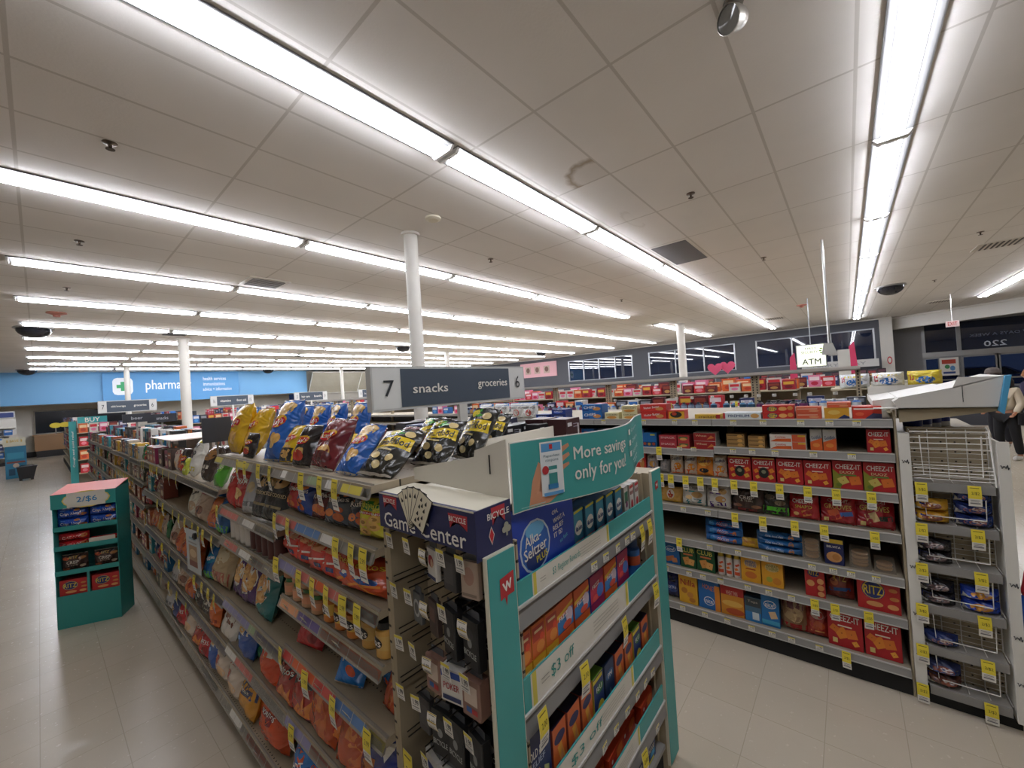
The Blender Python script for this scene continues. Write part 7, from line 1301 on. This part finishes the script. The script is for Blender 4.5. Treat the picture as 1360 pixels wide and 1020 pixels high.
# ---------------------------------------------------------------- people by the entrance
def skin(name, pts, edges, rad, col, parent, root=0):
    me = bpy.data.meshes.new(name); me.from_pydata(pts, edges, [])
    ob = bpy.data.objects.new(name, me); COL.objects.link(ob)
    md = ob.modifiers.new('skin','SKIN')
    for v, r in zip(me.skin_vertices[0].data, rad): v.radius = (r, r) if not isinstance(r, tuple) else r
    me.skin_vertices[0].data[root].use_root = True
    s = ob.modifiers.new('sub','SUBSURF'); s.levels = 2; s.render_levels = 2
    dg = bpy.context.evaluated_depsgraph_get(); m2 = bpy.data.meshes.new_from_object(ob.evaluated_get(dg))
    bpy.data.objects.remove(ob); m2.name = name; m2.materials.clear(); m2.materials.append(getmat(col))
    m2.polygons.foreach_set('use_smooth', [True]*len(m2.polygons))
    return obj(name, m2, parent)
def person(x, y, rz, H, label, skinc, topc, legc, hairc, hat=None, long_hair=False, group=None, lean=0.0):
    t = thing('person', label, 'person', (x,y,0), rz, group); s = H/1.7
    S = lambda L: [(a*s,b*s,c*s) for a,b,c in L]; q = lambda L: [tuple(i*s for i in r) if isinstance(r,tuple) else r*s for r in L]
    # faces -y; joints: 0 pelvis 1 waist 2 chest 3 neck 4 head 5 crown, arms, legs
    P = [(0,0,.95),(0,.0,1.12),(0,-.02,1.32),(0,-.01,1.45),(0,-.03,1.55),(0,-.03,1.64),
         (-.17,0,1.38),(-.23,-.02,1.12),(-.19,-.2,.98),(-.17,-.27,.95),(.17,0,1.38),(.23,.0,1.12),(.21,-.14,.95),(.2,-.2,.9),
         (-.09,0,.86),(-.1,-.04,.5),(-.1,.02,.09),(-.1,-.13,.03),(.09,0,.86),(.11,.02,.5),(.12,.09,.09),(.12,-.05,.03)]
    E = [(0,1),(1,2),(2,3),(3,4),(4,5),(2,6),(6,7),(7,8),(8,9),(2,10),(10,11),(11,12),(12,13),(0,14),(14,15),(15,16),(16,17),(0,18),(18,19),(19,20),(20,21)]
    Rr = [(.105,.08),(.09,.07),(.10,.075),.045,.085,.07,.036,.03,.026,.03,.036,.03,.026,.03,.08,.055,.038,.03,.08,.055,.038,.03]
    skin('body', S(P), E, q(Rr), skinc, t)
    Tp = [P[i] for i in (0,1,2,6,7,8,10,11,12)]+[(0,-.005,1.43)]; Te = [(0,1),(1,2),(2,3),(3,4),(4,5),(2,6),(6,7),(7,8),(2,9)]
    skin('sweater', S(Tp), Te, q([(.165,.13),(.155,.125),(.165,.125),.078,.06,.048,.078,.06,.048,.07]), topc, t)
    Lp = [(0,0,.93),(-.09,0,.86),(-.1,-.04,.5),(-.1,.02,.1),(.09,0,.86),(.11,.02,.5),(.12,.09,.1)]
    skin('trousers', S(Lp), [(0,1),(1,2),(2,3),(0,4),(4,5),(5,6)], q([(.15,.125),.1,.075,.06,.1,.075,.06]), legc, t)
    for sx, sy in ((-.1,-.06),(.12,.01)):
        skin('shoe', S([(sx,sy+.09,.05),(sx,sy,.045),(sx,sy-.1,.035)]), [(0,1),(1,2)], q([.05,.05,.04]), '#c9c7c2' if sx > 0 else '#2a2a2c', t)
    mb = MB()   # face: nose, ears, eyes, mouth
    hc = Vector((0,-.03*s,1.57*s))
    mb.lathe([(.014*s,0),(.006*s,.035*s),(0,.04*s)], skinc, 8, hc.x, hc.y-.088*s, hc.z-.02*s)
    for sx in (-1,1): mb.lathe([(.0,-.022*s),(.012*s,0),(0,.022*s)], skinc, 8, hc.x+sx*.086*s, hc.y, hc.z-.005*s); mb.lathe([(.0,-.006*s),(.009*s,0),(0,.006*s)], '#241c18', 8, hc.x+sx*.032*s, hc.y-.078*s, hc.z+.012*s)
    mb.lathe([(0,-.004*s),(.02*s,0),(0,.004*s)], '#8c4a44', 8, hc.x, hc.y-.076*s, hc.z-.045*s); obj('face', mb, t)
    # hair: displaced shell round the back and top of the head
    mb = MB(); nA, nB = 20, 14; vs = []; lo = -1.5 if long_hair else -.35
    for j in range(nB+1):
        ph = PI/2 - (PI/2-lo)*j/nB if not long_hair else PI/2 - (PI/2+1.1)*j/nB
        for i in range(nA):
            th = 2*PI*i/nA; front = max(0, -math.sin(th))
            r_ = (.105+.05*(long_hair)*(1-math.sin(ph))*.7)*s*(1-.22*front*(ph < .75)) + noise.noise(Vector((math.cos(th)*3,math.sin(th)*3,ph*3)))*.022*s*(2 if long_hair else 1)
            vs.append((hc.x+r_*math.cos(ph)*math.cos(th), hc.y+.012*s+r_*math.cos(ph)*math.sin(th), hc.z+.01*s+(.115*s if not long_hair else .13*s)*math.sin(ph)*(1.9 if long_hair and ph < 0 else 1)))
    mb.add(vs, [(j*nA+i,(j+1)*nA+i,(j+1)*nA+(i+1)%nA,j*nA+(i+1)%nA) for j in range(nB) for i in range(nA)], hairc+':cloth', True); obj('hair', mb, t)
    if hat: obj('knit_hat', MB().lathe([(.118*s,0),(.122*s,.03*s),(.105*s,.09*s),(.06*s,.125*s),(0,.135*s)], hat+':cloth', 20, hc.x, hc.y, hc.z+.015*s), t)
    # fingers
    for (a, b_, c_) in (P[9], P[13]):
        for f in range(5):
            off = (-.018+.012*f)*s if f < 4 else -.028*s
            mb = MB(); L = (.05,.058,.055,.045,.035)[f]*s; mb.tube([(a*s+off,b_*s,c_*s),(a*s+off,b_*s-L*.6,c_*s-.01*s),(a*s+off,b_*s-L,c_*s-.028*s)], [.009*s,.008*s,.006*s], skinc, 6); obj('finger', mb, t)
    return t, s
w1, s = person(11.0,-2.10,PI+.9,1.50,'woman with dark curly hair in a cream sweater seen from behind','#a87456','#bfb29c:cloth','#17171a:cloth','#231a17',long_hair=True)
obj('shoulder_strap', MB().tube([(-.16*s,.0,1.42*s),(-.06*s,.135*s,1.3*s),(.16*s,.12*s,1.05*s),(.24*s,.02,.93*s)], .011, '#17161a', 6), w1)
obj('shoulder_bag', MB().cbox(.2*s,.30*s,-.12*s,.14*s,.72*s,.95*s,'#1a1a1e:cloth',.03), w1)
person(12.6,-2.30,PI+.4,1.60,'person in a grey knitted hat standing behind the curly-haired woman','#8c6450','#2c2c34:cloth','#1b1b22:cloth','#2a221e',hat='#5c5450')
person(11.9,-2.60,PI*.8,1.58,'person with light brown hair in a dark purple jacket beside the curly-haired woman','#b5856a','#2c2640:cloth','#141418:cloth','#8c5c38')
for i, (x,y) in enumerate(((16.5,-2.6),(19.5,-3.8))):
    t = thing('checkout_counter', 'dark checkout counter near the entrance, %s one' % ('nearer','farther')[i], 'counter', (x,y,0)); obj('counter_body', MB().box(0,.7,-1.0,.6,0,.9,'#3a3c44'), t); obj('counter_top', MB().box(-.03,.73,-1.03,.63,.9,.94,'#55565c'), t)

# goods along the middle of the snack shelving tops past the chips
BB = [('#2a7fb0','#d8e04a','#2f9ad0','blue'),('#c4622c','#e8b04a','#2a2a2a','orange'),('#d8d4cc','#8c2f52','#b53a44','white'),('#5c2438','#8c3a5c','#c9b44a','plum'),('#3a7a8c','#c9d4d8','#8c3a2c','teal'),('#2b2b2b','#8a8a8a','#c9622c','black')]
carton_row(.95, 5.6, 12.5, 1.311, BB, .2, .26, .12, 'upper %s carton in the middle of the far snack shelf tops, %s along', 'cartons in the middle of the far snack shelf tops', name='stacked_carton')
carton_row(1.45, 3.2, 12.5, 1.311, BB+BL1, .22, .22, .14, 'rear %s carton on the far snack shelf tops, %s along', 'cartons at the rear of the far snack shelf tops', name='stacked_carton')
